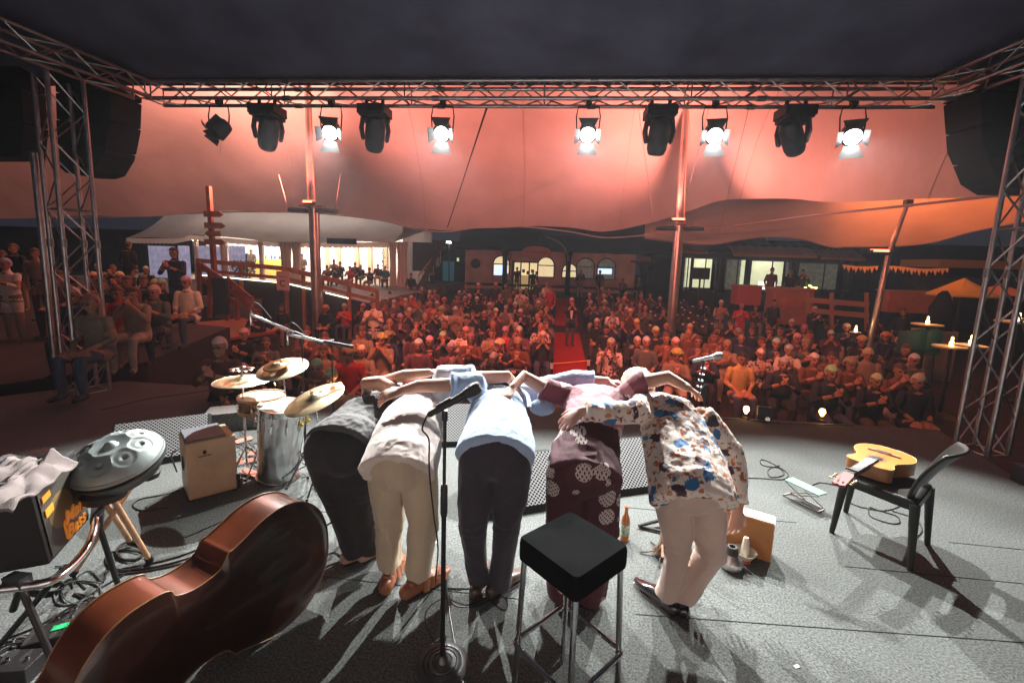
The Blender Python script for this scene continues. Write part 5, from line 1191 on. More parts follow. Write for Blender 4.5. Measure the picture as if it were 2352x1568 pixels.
b = MB(); b.tube([bp_(0, 0, .1), bp_(-.05, 0, .1)], .018, 12); b.tube([bp_(-.04, 0, .1), bp_(-.12, 0, .1)], .006, 8); b.obj('endpin', CHR, db)
# ---- cables and small things bottom left
g_ = 'black cables tangled on the floor at the lower left'
CL = ['coil of thin cable just right of the orange dowel leg feet', 'wide coil of black cable near the foot of the rightmost dowel leg', 'tight coil of thick cable under the amplifier at the lower left', 'grey cable coil beside the effect pedals', 'large loose coil in the bottom left corner', 'tall open loop of cable left of the double bass', 'messy loop of cable over the power strip', 'grey messy cable loop above the power strip']
def coil(cx_, cy_, rx_, ry_, n_, jit, seed, r=.0045, mat=None):
    lab = CL[seed-1]
    _coil(cx_, cy_, rx_, ry_, n_, jit, seed, r, mat, lab)
def _coil(cx_, cy_, rx_, ry_, n_, jit, seed, r, mat, lab):
    random.seed(seed); P = []
    for k in range(n_*8):
        a = k*pi/4; q = 1+random.uniform(-jit, jit); P.append((cx_+rx_*cos(a)*q+random.uniform(-2, 2), cy_+ry_*sin(a)*q, .006+.004*(k//8)))
    return cable('stage_cable', lab, P, r, mat, g_)
coil(300, 1265, 32, 20, 3, .08, 1); coil(290, 1285, 48, 24, 2, .06, 2); coil(110, 1345, 38, 13, 4, .06, 3); coil(215, 1390, 30, 20, 2, .15, 4, .004, M('cable_grey')); coil(60, 1500, 60, 30, 3, .2, 5); coil(240, 1470, 40, 55, 1, .05, 6, .005)
coil(170, 1440, 70, 40, 2, .25, 7); coil(190, 1360, 60, 30, 2, .25, 8, .004, M('cable_grey'))
for k, P in enumerate((((280, 1305), (360, 1290), (430, 1270), (500, 1240), (560, 1215)), ((270, 1312), (360, 1300), (440, 1278), (510, 1246), (570, 1222)), ((260, 1320), (350, 1308), (440, 1286), (515, 1252), (575, 1228)), ((0, 1470), (80, 1440), (150, 1400), (230, 1350), (300, 1310)), ((0, 1500), (90, 1450), (180, 1430), (200, 1470), (175, 1530)), ((0, 1540), (60, 1480), (130, 1430), (200, 1410)))):
    cable('stage_cable', ['uppermost of the three parallel cables running to the double bass waist', 'middle one of the three parallel cables running to the double bass waist', 'lowest of the three parallel cables running to the double bass waist', 'black cable slanting from the left edge to the dowel legs', 'black cable bending down past the power strip', 'lowest black cable slanting from the left edge'][k], P, .0048, None, g_)
for k, (lb, P) in enumerate((('small loop of black cable with a jack left of the cajon', ((385, 1165), (330, 1172), (305, 1160), (325, 1145), (380, 1135), (410, 1125))),
    ('black cable bending across the dark stage behind the left monitor', ((490, 895), (420, 905), (340, 915), (260, 935), (230, 940))),
    ('thin black cable looped beside the left foot of the person in black', ((745, 1275), (770, 1268), (785, 1285), (750, 1300), (700, 1330))),
    ('tangled black cable behind the green footstool', ((1712, 1097), (1750, 1098), (1800, 1100), (1808, 1085), (1770, 1062), (1748, 1055), (1752, 1068), (1790, 1075), (1800, 1090), (1770, 1095), (1765, 1078), (1790, 1068))),
    ('thin black cable looped on the floor beneath the black chair', ((1945, 1150), (1975, 1163), (2030, 1172), (2070, 1160), (2090, 1145))),
    ('oval loop of thin black cable left of the near chair leg', ((1995, 1166), (2000, 1185), (2040, 1200), (2065, 1200), (2060, 1185), (2020, 1172), (1998, 1164))),
    ('thin cable from the footstool towards the guitar chair', ((1850, 1125), (1880, 1108), (1925, 1115))),
    ('thin cable curling behind the chair legs', ((2050, 1173), (2100, 1190), (2118, 1215), (2105, 1235), (2100, 1255))))):
    cable('stage_cable', lb, P, .0042)
random.seed(33)
for k in range(9):
    x_, y_ = random.uniform(70, 240), random.uniform(1330, 1500); P = [(x_, y_)]
    for _ in range(7): x_ += random.uniform(-45, 50); y_ += random.uniform(-28, 30); P.append((max(5, min(330, x_)), max(1300, min(1560, y_))))
    cable('stage_cable', 'thin twisted cable in the dense heap between the amplifier and the double bass', P, random.choice((.0035, .005)), MATS['cable_grey'] if k % 3 == 0 else None, 'twisted cables heaped between amplifier and double bass')
for k, (px, py, a_, w_) in enumerate(((235, 1425, .3, .09), (1255, 1420, .1, .03), (1460, 1335, 1.1, .04), (1830, 1530, .4, .03), (1000, 1245, .2, .03))):
    q = MB(); q.sm = False; q.box((0, 0, .0015), (w_, .018, .002), rot(0, 0, a_)); o = q.obj('tape_strip', M('white_tape')); o.location = gp(px, py, 0)
    tag(o, ['white tape strip beside the cable heap', 'small tape mark right of the cable coil', 'small tape mark left of the shiny black shoes', 'small tape mark in the lower right of the stage', 'small tape mark between the two pairs of feet'][k], 'tape')
random.seed(21)
ps = thing('power_strip', 'black multi socket box with a green label under the cables at the lower left', 'power strip', gp(160, 1470, 0)); b = MB(); b.sm = False; b.box((0, 0, .04), (.30, .12, .08), rot(0, 0, .55)); b.obj('body', BLKP, ps, bevel=.005)
b = MB(); b.sm = False; b.box((-.03, -.01, .083), (.06, .035, .004), rot(0, 0, .55)); b.obj('green_label', M('green_tape', (.02, .45, .15), .4), ps)
b = MB(); b.sm = False; b.box((.06, .05, .083), (.14, .012, .004), rot(0, 0, .55)); b.obj('white_label', M('white_tape', (.6, .6, .55), .4), ps)
for k, (px, py, sx_, sy_, sz_, an_, lb) in enumerate(((150, 1430, .12, .06, .03, .3, 'topmost black effect pedal under the cables'), (190, 1405, .1, .07, .03, .9, 'black effect pedal right of the cable coil'), (210, 1430, .09, .05, .04, .5, 'black adapter lying right of the effect pedals'), (45, 1550, .16, .12, .08, .2, 'dark transformer with a steel frame in the bottom left corner'))):
    t = thing('effect_pedal', lb, 'effect pedal', gp(px, py, 0), an_); b = MB(); b.sm = False; b.box((0, 0, sz_/2), (sx_, sy_, sz_)); b.obj('body', BLKP, t, bevel=.004); b = MB(); b.lathe([(.008, sz_), (.008, sz_+.012)], (sx_*.25, 0, 0), n=10); b.obj('knob', CHR, t); b = MB(); b.lathe([(.008, sz_), (.008, sz_+.012)], (-sx_*.25, 0, 0), n=10); b.obj('knob', CHR, t)
# ---- footlights, cube light
for (px, py), lb in (((1712, 962), 'glowing bare bulb footlight left of the small black cube light'), ((1886, 968), 'glowing bare bulb footlight further right on the stage edge'), ((637, 898), 'glowing bare bulb footlight behind the cymbals'), ((781, 905), 'glowing bare bulb footlight right of the ride cymbal')):
    p = gp(px, py, 0); t = thing('bulb_footlight', lb, 'bulb', p, 0, 'bare bulb footlights along the stage edge'); b = MB(); b.lathe([(.05, 0), (.045, .03), (.02, .04), (.016, .07)], n=16); b.obj('holder', BLKP, t)
    b = MB(); b.lathe([(.014, .07), (.018, .085), (.036, .12), (.038, .14), (.028, .17), (.002, .18)], n=18, capb=False); b.obj('bulb', M('bulb_glass', (.9, .6, .3), .05, 0, emit=(1, .45, .12), estr=1.3, trans=.6), t)
    b = MB(); b.tube([(.016*cos(k*1.3), .016*sin(k*1.3), .09+.0042*k) for k in range(16)], .0032, 5); b.obj('filament', emis('filament', (1, .65, .3), 60), t)
    point('bulb_light', V((p.x, p.y, .13)), 2.2, (1, .5, .2), .03, t)
p = gp(1752, 968, 0); t = thing('cube_light', 'small black cube shaped flood light lying on the stage edge', 'flood light', (p.x, p.y, 0), -.25); b = MB(); b.sm = False; b.box((0, .0, .11), (.17, .16, .16), rot(-.25, 0, 0)); b.obj('body', BLKP, t, bevel=.01)
b = MB(); b.sm = False; b.box((0, 0.02, .195), (.15, .13, .006), rot(-.25, 0, 0)); b.obj('top_plate', M('plate_grey', (.25, .25, .24), .5), t)
b = MB(); b.lathe([(.03, 0), (.028, .012), (.001, .014)], (.03, -.085, .07), (0, -1, .2), 14); b.obj('lens', CHR, t)
b = MB(); b.tube([gp(1640, 962, .02), gp(1700, 963, .02), gp(1800, 972, .02), gp(1960, 977, .02)], .008, 6); tag(b.obj('edge_cable', MATS['cable_black']), 'black cable lying along the front edge of the stage', 'cable')
p = gp(2350, 1110, 0); t = thing('small_black_case', 'small black case at the right edge of the stage', 'case', (p.x+.05, p.y, 0)); b = MB(); b.sm = False; b.box((0, 0, .09), (.2, .16, .18)); b.obj('body', BLKP, t, bevel=.01)
# barrier rope at the head of the carpet
br = thing('rope_barrier', 'yellow rope barrier across the red carpet near the stage', 'barrier', gp(1310, 880, GZ)); bo2 = V(br.location)
P = [yp(1268, 835, 8.6)-bo2, yp(1310, 832, 8.6)-bo2, yp(1352, 828, 8.6)-bo2]; b = MB(); b.tube(curve_pts(P, 6), .013, 6); b.obj('rope', M('yellow_rope', (.65, .28, .05), .7), br)
for q in (P[0], P[-1]):
    b = MB(); b.tube([q+V((0, 0, .12)), V((q.x, q.y, 0))], .03, 10); b.obj('post', BLK, br); b = MB(); b.tube([q+V((0, -.001, .02)), q-V((0, 0, .10))], .033, 10); b.obj('white_band', M('white_tape'), br)
# ================================================================ PEOPLE
def skin_mat(name, col, rough=.5):
    m = M(name, col, rough, 0, (55, .12), (9, .14)); b = m.node_tree.nodes['Principled BSDF']; b.inputs['Subsurface Weight'].default_value = .08; b.inputs['Subsurface Scale'].default_value = .02; return m
SK = skin_mat('skin', (.50, .27, .19)); SK2 = skin_mat('skin_fair', (.58, .35, .27))
EYE = M('eye_dark', (.04, .02, .02), .4); LIP = M('lips', (.35, .10, .08), .5)
def head(mb, c, f, u, s=1., neck=None, lab=0):
    c = V(c); f = V(f).normalized(); u = V(u); u = (u-f*u.dot(f)).normalized(); r = f.cross(u)
    R = Matrix((r, f, u)).transposed()
    def e(x, y, z, a, b, d, l=lab, n=14, m_=8): mb.ell(c+R @ V((x*s, y*s, z*s)), (a*s, b*s, d*s), R, l, n, m_)
    e(0, -.005, .02, .075, .094, .098); e(0, .03, -.045, .054, .06, .07); e(0, .045, -.09, .028, .03, .022)
    e(0, .10, -.012, .011, .020, .024); e(0, .106, -.028, .015, .014, .010)
    for k in (-1, 1):
        e(k*.077, -.005, -.012, .012, .02, .03); e(k*.033, .078, .032, .024, .014, .008); e(k*.031, .0845, .010, .0105, .008, .0055, 4, 8, 5); e(k*.045, .06, -.03, .018, .02, .02)
    e(0, .088, -.062, .022, .010, .006, 5, 8, 5)
    if neck is not None: mb.tube([c+R @ V((0, -.02, -.05))*s, V(neck)], [.05*s, .055*s], 14, round_=True, lab=lab)
    return R
def hair_mesh(kind, seed=0):
    """hair around a head whose centre is the origin, face towards -y, up z"""
    rnd = random.Random(seed); b = MB(); n, m_ = 40, 26
    A = dict(short=(.083, .104, .112), long=(.090, .108, .116), curly=(.115, .122, .125), fringe=(.083, .102, .100), cap=(.088, .108, .105))[kind]
    vs = []; keep = []
    for j in range(m_+1):
        a = pi*j/m_
        for i in range(n):
            t = 2*pi*i/n; d = V((sin(a)*sin(t), -sin(a)*cos(t), cos(a)))
            k = 1+(.10 if kind == 'curly' else .03)*noise.noise(d*(6 if kind == 'curly' else 4)+V((seed, 0, 0)))+.012*noise.noise(V((d.x*22, d.y*22, d.z*6+seed)))
            p = V((d.x*A[0]*k, d.y*A[1]*k+.005, d.z*A[2]*k+.022))
            low = {'short': -.05, 'long': -.25, 'curly': -.07, 'fringe': -.05, 'cap': .02}[kind]
            if kind == 'long' and d.z < -.1: p.z = p.z-(.12)*min(1, (-d.z-.1)/.7); p.x *= 1.05
            back = d.y > -.15
            hl = .055+.012*noise.noise(V((d.x*5, seed, 0)))
            if kind == 'fringe': ok = d.y > -.25 and -.6 < d.z < .25
            elif kind == 'cap': ok = d.z > -.02
            else: ok = p.z > hl or (back and d.z > (-.97 if kind == 'long' else -.55))
            vs.append(p); keep.append(ok)
    fs = []
    for j in range(m_):
        for i in range(n):
            q = (j*n+i, j*n+(i+1) % n, (j+1)*n+(i+1) % n, (j+1)*n+i)
            if sum(keep[x] for x in q) >= 3: fs.append(q)
    b.add(vs, fs)
    if kind == 'cap': b.prism([V((.065*sin(t), -.075-.075*cos(t), .035)) for t in [x*pi/8-pi/2 for x in range(9)]], (0, 0, .008))
    me = b.mesh('hair', M('hair_obj', (1, 1, 1), .6, 0, (70, .5), None, objcol=True), True, False)
    bm = bmesh.new(); bm.from_mesh(me); bmesh.ops.delete(bm, geom=[v for v in bm.verts if not v.link_faces], context='VERTS')
    bmesh.ops.recalc_face_normals(bm, faces=bm.faces); bm.to_mesh(me); bm.free(); me.polygons.foreach_set('use_smooth', [True]*len(me.polygons))
    return me
def hand(mb, w, d, n, curl=.35, s=1., thumb=1, lab=0, splay=.10):
    """palm and five bent fingers from wrist w, pointing along d, back of the hand towards n"""
    w = V(w); d = V(d).normalized(); n = V(n); n = (n-d*n.dot(d)).normalized(); sd_ = d.cross(n)
    mb.tube([w-d*.02*s, w+d*.03*s, w+d*.075*s, w+d*.092*s], [(.026*s, .019*s), (.036*s, .017*s), (.042*s, .014*s), (.040*s, .011*s)], 14, side=sd_, round_=True, lab=lab)
    for i, (x, L) in enumerate(((-.031, .062), (-.0105, .078), (.0105, .083), (.031, .074))):
        x = -x*thumb; dd = (d+sd_*(x/.031*splay)).normalized(); p = w+d*.082*s+sd_*(x*s*1.06); a = .12
        P = [p-d*.02*s, p]
        for k, fr in enumerate((.45, .3, .25)):
            a += curl*(.9+.15*((i*7+k) % 3)); v = dd*cos(a)-n*sin(a); P.append(P[-1]+v*L*fr*s)
        mb.tube(P, [r_*s for r_ in (.0095, .0098, .0085, .0078, .0065)], 10, round_=True, lab=lab)
        mb.ell(p+n*.006*s, (.008*s, .008*s, .006*s), None, lab, 8, 5)
    tb = w+d*.022*s-sd_*(.028*s*-thumb)*-1 if False else w+d*.022*s+sd_*(.028*s*thumb)
    v1 = (d*.75+sd_*.75*thumb-n*.25).normalized(); v2 = (d*.95+sd_*.35*thumb-n*.35).normalized()
    mb.tube([tb-v1*.01, tb+v1*.035*s, tb+v1*.035*s+v2*.028*s, tb+v1*.035*s+v2*.052*s], [.0135*s, .0115*s, .0100*s, .0078*s], 10, round_=True, lab=lab)
def assign(me, labs, mats):
    me.materials.clear()
    for m in mats: me.materials.append(m)
    me.polygons.foreach_set('material_index', labs); me.update()
# -------------------------------------------------- the five performers
def cloth(name, col, fold=None, **k):
    return M(name, col, k.pop('rough', .85), 0, k.pop('bump', (34, .35)), k.pop('var', (5, .12)), sheen=.15, **k)
def pattern_dots(name, base, dot, scale, thr, hatch=20, obj=True):
    m = M(name, base, .8, 0, (40, .2)); N = m.node_tree.nodes; L = m.node_tree.links; b = N['Principled BSDF']
    tc = N.new('ShaderNodeTexCoord'); vo = N.new('ShaderNodeTexVoronoi'); vo.inputs['Scale'].default_value = scale; vo.inputs['Randomness'].default_value = .75; L.new(tc.outputs['Object'], vo.inputs['Vector'])
    lt = N.new('ShaderNodeMath'); lt.operation = 'LESS_THAN'; lt.inputs[1].default_value = thr; L.new(vo.outputs['Distance'], lt.inputs[0])
    outs = []
    for rz_ in (.6, -.8):
        mp_ = N.new('ShaderNodeMapping'); mp_.inputs['Rotation'].default_value = (0, rz_, rz_*.6); L.new(tc.outputs['Object'], mp_.inputs[0])
        wv = N.new('ShaderNodeTexWave'); wv.inputs['Scale'].default_value = hatch; wv.inputs['Distortion'].default_value = 1.5; wv.bands_direction = 'X'; L.new(mp_.outputs[0], wv.inputs[0]); outs.append(wv.outputs['Fac'])
    mxm = N.new('ShaderNodeMath'); mxm.operation = 'MAXIMUM'; L.new(outs[0], mxm.inputs[0]); L.new(outs[1], mxm.inputs[1])
    g = N.new('ShaderNodeMath'); g.operation = 'GREATER_THAN'; g.inputs[1].default_value = .52; L.new(mxm.outputs[0], g.inputs[0])
    mu = N.new('ShaderNodeMath'); mu.operation = 'MULTIPLY'; L.new(lt.outputs[0], mu.inputs[0]); L.new(g.outputs[0], mu.inputs[1])
    mx = N.new('ShaderNodeMix'); mx.data_type = 'RGBA'; mx.inputs[6].default_value = (*base, 1); mx.inputs[7].default_value = (*dot, 1); L.new(mu.outputs[0], mx.inputs[0]); L.new(mx.outputs[2], b.inputs['Base Color']); return m
def floral(name):
    m = M(name, (.72, .66, .60), .75, 0, (40, .2)); N = m.node_tree.nodes; L = m.node_tree.links; b = N['Principled BSDF']; tc = N.new('ShaderNodeTexCoord')
    nz = N.new('ShaderNodeTexNoise'); nz.inputs['Scale'].default_value = 16; nz.inputs['Detail'].default_value = 2; L.new(tc.outputs['Object'], nz.inputs['Vector'])
    wp = N.new('ShaderNodeMix'); wp.data_type = 'VECTOR'; wp.inputs[0].default_value = .06; L.new(tc.outputs['Object'], wp.inputs[4]); L.new(nz.outputs['Color'], wp.inputs[5])
    cur = None
    def layer(scale, thr, c1, c2, off, warp=.5, rnd=1.):
        nonlocal cur
        mp_ = N.new('ShaderNodeMapping'); mp_.inputs['Location'].default_value = off; L.new(wp.outputs[1], mp_.inputs[0])
        vo = N.new('ShaderNodeTexVoronoi'); vo.inputs['Scale'].default_value = scale; vo.inputs['Randomness'].default_value = rnd; L.new(mp_.outputs[0], vo.inputs['Vector'])
        # petals: angular lobes from a finer noise
        n2 = N.new('ShaderNodeTexNoise'); n2.inputs['Scale'].default_value = scale*3.2; L.new(mp_.outputs[0], n2.inputs['Vector'])
        ma = N.new('ShaderNodeMath'); ma.operation = 'MULTIPLY_ADD'; ma.inputs[1].default_value = warp; L.new(n2.outputs[0], ma.inputs[0]); L.new(vo.outputs['Distance'], ma.inputs[2])
        lt = N.new('ShaderNodeMath'); lt.operation = 'LESS_THAN'; lt.inputs[1].default_value = thr+warp*.5; L.new(ma.outputs[0], lt.inputs[0])
        cm = N.new('ShaderNodeMix'); cm.data_type = 'RGBA'; cm.inputs[6].default_value = (*c1, 1); cm.inputs[7].default_value = (*c2, 1)
        sc2 = N.new('ShaderNodeSeparateColor'); L.new(vo.outputs['Color'], sc2.inputs[0]); st2 = N.new('ShaderNodeMath'); st2.operation = 'GREATER_THAN'; st2.inputs[1].default_value = .5; L.new(sc2.outputs[0], st2.inputs[0]); L.new(st2.outputs[0], cm.inputs[0])
        mx = N.new('ShaderNodeMix'); mx.data_type = 'RGBA'; L.new(lt.outputs[0], mx.inputs[0])
        if cur: L.new(cur, mx.inputs[6])
        else: mx.inputs[6].default_value = (.72, .66, .60, 1)
        L.new(cm.outputs[2], mx.inputs[7]); cur = mx.outputs[2]
    layer(26, .30, (.45, .38, .33), (.55, .30, .18), (3, 1, 0), .6); layer(20, .30, (.62, .16, .06), (.30, .10, .05), (0, 2, 5), .7); layer(34, .22, (.22, .09, .05), (.60, .30, .16), (7, 3, 1), .6)
    layer(11, .36, (.025, .16, .38), (.06, .03, .05), (1, 6, 2), .45); layer(11, .10, (.35, .10, .06), (.02, .02, .05), (1, 6, 2), .1)
    L.new(cur, b.inputs['Base Color']); return m
def performer(label, sp):
    root_b = MB(); T = sp['torso']; W_ = sp['tw']; sk_ = sp.get('skin', SK)
    n_t = len(T)
    root_b.tube(T, [(a*.92, c*.9) for a, c in W_], 20, side=V((1, 0, 0)), round_=True)
    hd = sp['head']; R = head(root_b, hd[0], hd[1], hd[2], 1.0, T[-1])
    for hp_, kn, an_, td, rr in sp['legs']:
        root_b.tube([T[0].lerp(hp_, .6), hp_, kn, an_], [.09, .085, .056, .038], 14, round_=True)
        if sp.get('barefoot', True):
            td = V(td).normalized(); root_b.tube([an_, V((an_.x, an_.y, .045))-td*.03, V((an_.x, an_.y, .03))+td*.07, V((an_.x, an_.y, .02))+td*.15], [.036, .038, .036, .026], 14, round_=True)
    for arm in sp['arms']:
        P, Rr, hn = arm['p'], arm['r'], arm.get('hand')
        root_b.tube(P, Rr, 14, round_=True)
        if hn: hand(root_b, P[-1], hn['d'], hn['n'], hn.get('curl', .3), hn.get('s', 1), hn.get('thumb', 1), splay=hn.get('splay', .12))
    me, labs = remesh(root_b, .0052, 3); assign(me, [l if l in (4, 5) else 0 for l in labs] if False else [{4: 1, 5: 2}.get(l, 0) for l in labs], [sk_, EYE, LIP])
    o = bpy.data.objects.new('person', me); COL.objects.link(o); tag(o, label, 'person')
    # shirt
    b = MB(); ex = sp.get('ease', .012)
    b.tube(sp.get('shirt_path', T), [(a+ex, c+ex*.7) for a, c in sp.get('shirt_w', W_)], 28, side=V((1, 0, 0)), round_=True, ends=(1,))
    for bl in sp.get('blobs', []): b.ell(*bl)
    for arm in sp['arms']:
        P, Rr = arm['p'], arm['r']; k = arm.get('sleeve', 0)
        if k <= 0: continue
        Q = [P[0]]; RR = [Rr[0]+.03]; i = 0; rem = k
        for i in range(len(P)-1):
            if rem <= 0: break
            f = min(1, rem); Q.append(P[i].lerp(P[i+1], f)); RR.append(Rr[i]*(1-f)+Rr[i+1]*f+arm.get('loose', .024)); rem -= 1
        b.tube(Q, RR, 16, lab=1)
        t_ = (Q[-1]-Q[-2]).normalized(); b.tube([Q[-1]-t_*.02, Q[-1]], [RR[-1]+.004, RR[-1]+.006], 16, lab=1)
    me, labs = remesh(b, .0085, 2); folds(me, sp.get('sf', .006)*.62, sp.get('ss', (13, 7, 10)), sp.get('seed', 1)); folds(me, sp.get('sf', .006)*.36, (34, 15, 30), sp.get('seed', 1)+5)
    mats = sp['shirt']; assign(me, [0]*len(me.polygons) if len(mats) == 1 else [1 if l == 1 else 0 for l in labs], mats)
    s_ = bpy.data.objects.new(sp.get('sname', 'shirt'), me); COL.objects.link(s_); s_.parent = o
    # trousers
    b = MB(); pe = T[0]; b.ell(pe+V((0, -.0, -.02)), sp.get('hipr', (.18, .135, .14)), None, 0, 20, 12)
    for hp_, kn, an_, td, rr in sp['legs']:
        pts = [hp_+V((0, .0, .03)), hp_.lerp(kn, .5), kn, kn.lerp(an_, .5), an_+V((0, -.005, sp.get('cuff', -.02)))]; b.tube(pts, rr, 20); b.ell(pts[0], (rr[0]*1.0, rr[0]*1.05, rr[0]*1.15), None, 0, 16, 10)
    me, _ = remesh(b, .0095, 10, False)
    zk = sp['legs'][0][1].z
    folds(me, sp.get('tf', .007)*1.35, sp.get('ts', (9, 9, 4)), sp.get('seed', 1)+2); folds(me, sp.get('tf', .007)*.8, (5, 5, 24), sp.get('seed', 1)+9, True, lambda p: math.exp(-((p.z-zk)/.07)**2)+.7*math.exp(-((p.z-.10)/.06)**2))
    me.materials.clear(); me.materials.append(sp['trousers']); s_ = bpy.data.objects.new('trousers', me); COL.objects.link(s_); s_.parent = o
    # shoes
    if sp.get('shoe'):
        for hp_, kn, an_, td, rr in sp['legs']:
            td = V(td).normalized(); c = V((an_.x, an_.y, 0)); sx_ = V((td.y, -td.x, 0)); b = MB(); kk = sp['shoe']
            if kk[0] == 'sandal':
                b.tube([c-td*.075+V((0, 0, .045)), c+td*.0+V((0, 0, .05)), c+td*.09+V((0, 0, .043)), c+td*.17+V((0, 0, .032)), c+td*.22+V((0, 0, .028))], [(.042, .045), (.044, .05), (.050, .040), (.052, .030), (.034, .022)], 18, side=sx_, round_=True)
                b.tube([c-td*.05+V((0, 0, .035)), c-td*.045+V((0, 0, .085))], [(.040, .028), (.036, .022)], 14, side=sx_, round_=True)
                for f, h in ((.03, .104), (.08, .09), (.125, .074), (.165, .062)):
                    b.tube([c+td*f+sx_*.056+V((0, 0, .02)), c+td*(f+.008)+sx_*.038+V((0, 0, h*.85)), c+td*(f+.012)+V((0, 0, h)), c+td*(f+.008)-sx_*.038+V((0, 0, h*.85)), c+td*f-sx_*.056+V((0, 0, .02))], (.022, .004), 8, side=td)
            else:
                b.tube([c-td*.065+V((0, 0, .045)), c+td*.0+V((0, 0, .05)), c+td*.09+V((0, 0, .043)), c+td*.16+V((0, 0, .032)), c+td*.205+V((0, 0, .028))], [(.036, .042), (.039, .047), (.044, .038), (.045, .030), (.028, .022)], 18, side=sx_, round_=True)
                b.tube([c-td*.03+V((0, 0, .06)), c-td*.02+V((0, 0, .105))], [.043, .040], 16, side=sx_)
            s_ = b.obj(kk[0] if kk[0] in ('sandal', 'shoe') else 'shoe', kk[1], o)
            if kk[0] != 'sandal':
                q = MB(); q.tube([c-td*.07+V((0, 0, .007)), c+td*.02+V((0, 0, .007)), c+td*.12+V((0, 0, .007)), c+td*.21+V((0, 0, .007))], [(.040, .008), (.038, .008), (.050, .008), (.028, .008)], 16, side=sx_, round_=True); q.obj('sole', M('sole', (.03, .025, .02), .6), s_)
    # hair
    hm = hair_mesh(sp['hair'][0], sp.get('seed', 1)); h = bpy.data.objects.new('hair', hm); COL.objects.link(h); h.parent = o; h.color = (*sp['hair'][1], 1)
    c, f, u = V(hd[0]), V(hd[1]).normalized(), V(hd[2]); u = (u-f*u.dot(f)).normalized(); r_ = -(f.cross(u)); mt = Matrix((r_, -f, u)).transposed().to_4x4()
    mt = Matrix((-(f.cross(u))*-1*-1, -f, u)).transposed().to_4x4(); mt.translation = c; h.matrix_local = mt
    return o
D_ = V((0, .75, -.66)); U_ = V((0, .66, .75))
legs = lambda L: [(hp_, kn, V((an_.x, an_.y, .075)), td, rr) for hp_, kn, an_, td, rr in L]
# P1 all in black, leftmost
T = [V((-1.20, 2.42, .81)), V((-1.215, 2.58, .845)), V((-1.20, 2.76, .89)), V((-1.13, 2.96, .90)), V((-1.08, 3.12, .88))]
p1 = performer('person all in black with pinkish shoes, leftmost of the five bowing performers', dict(torso=T, tw=[(.185, .13), (.18, .12), (.165, .11), (.15, .10), (.07, .06)], head=(T[-1]+V((.03, .10, -.12)), D_, U_),
    legs=legs([(V((-1.29, 2.42, .76)), V((-1.235, 2.46, .47)), V((-1.175, 2.52, 0)), (.75, .65, 0), [.135, .125, .105, .085, .072]), (V((-1.12, 2.44, .76)), V((-1.125, 2.50, .47)), V((-1.085, 2.56, 0)), (.6, .8, 0), [.125, .115, .098, .08, .07])]),
    arms=[dict(p=[V((-1.02, 3.0, 1.0)), yp(880, 875, 2.95), yp(930, 862, 2.93), yp(985, 856, 2.90)], r=[.05, .05, .042, .030], sleeve=.0, hand=dict(d=(1, .1, .06), n=(0, -.2, 1), curl=.12, thumb=-1)), dict(p=[V((-1.26, 3.0, .90)), V((-1.34, 3.1, .70)), V((-1.34, 3.15, .45))], r=[.05, .042, .03], sleeve=1)],
    shirt=[cloth('black_crinkled', (.055, .06, .062), bump=(26, .9))], trousers=cloth('black_trousers', (.020, .020, .022)), hair=('short', (.25, .22, .2)), shoe=('shoe', M('pink_shoe', (.48, .30, .24), .5)), sf=.010, ss=(17, 12, 17), seed=3, hipr=(.20, .15, .15), shirt_path=[V((-1.205, 2.40, .825)), V((-1.20, 2.48, .85))]+T[1:], shirt_w=[(.205, .145), (.20, .14)]+[(.18, .12), (.165, .11), (.15, .10), (.07, .06)], tf=.004))
# P2 beige shirt, linen trousers, sandals
T = [V((-.775, 2.24, .84)), V((-.80, 2.42, .89)), V((-.83, 2.62, .935)), V((-.84, 2.82, .95)), V((-.80, 2.98, .93))]
p2 = performer('person in a loose beige shirt, wide linen trousers and brown sandals, second from the left', dict(torso=T, tw=[(.185, .12), (.18, .11), (.175, .105), (.165, .10), (.07, .06)], head=(T[-1]+V((0, .12, -.12)), D_, U_),
    legs=legs([(V((-.865, 2.26, .78)), yp(893, 1205, 2.30), yp(895, 1322, 2.34), (-.05, 1, 0), [.102, .092, .074, .068, .066]), (V((-.68, 2.26, .78)), yp(972, 1205, 2.28), yp(958, 1335, 2.30), (.62, .80, 0), [.102, .092, .078, .072, .070])]),
    arms=[dict(p=[V((-.72, 2.86, 1.02)), yp(1020, 866, 2.87), yp(1110, 868, 2.84), yp(1165, 864, 2.86), yp(1188, 884, 3.02)], r=[.055, .055, .047, .040, .028], sleeve=1.75, loose=.035, hand=dict(d=(.5, .4, -.6), n=(.3, .5, 1), curl=.2)),
          dict(p=[V((-.97, 2.88, 1.0)), yp(868, 878, 2.85), yp(842, 880, 2.85), yp(842, 905, 3.0)], r=[.055, .05, .044, .035], sleeve=.25, hand=dict(d=(.3, .6, -.4), n=(-.6, 0, .8), curl=.3))],
    shirt=[cloth('beige_shirt', (.66, .60, .56), bump=(30, .3)), cloth('pale_sleeve', (.46, .52, .60), bump=(24, .5))], trousers=cloth('linen_trousers', (.55, .47, .34), bump=(60, .3)), hair=('fringe', (.4, .38, .36)), barefoot=False, shoe=('sandal', M('brown_leather', (.27, .10, .05), .42, 0, (50, .2))), sf=.008, ss=(12, 6, 9), seed=5, tf=.011, ts=(8, 8, 2.6), cuff=.055,
    shirt_path=[V((-.775, 2.17, .80)), V((-.78, 2.26, .845))]+T[1:], shirt_w=[(.198, .128), (.20, .132)]+[(.195, .12), (.182, .112), (.165, .10), (.07, .06)]))
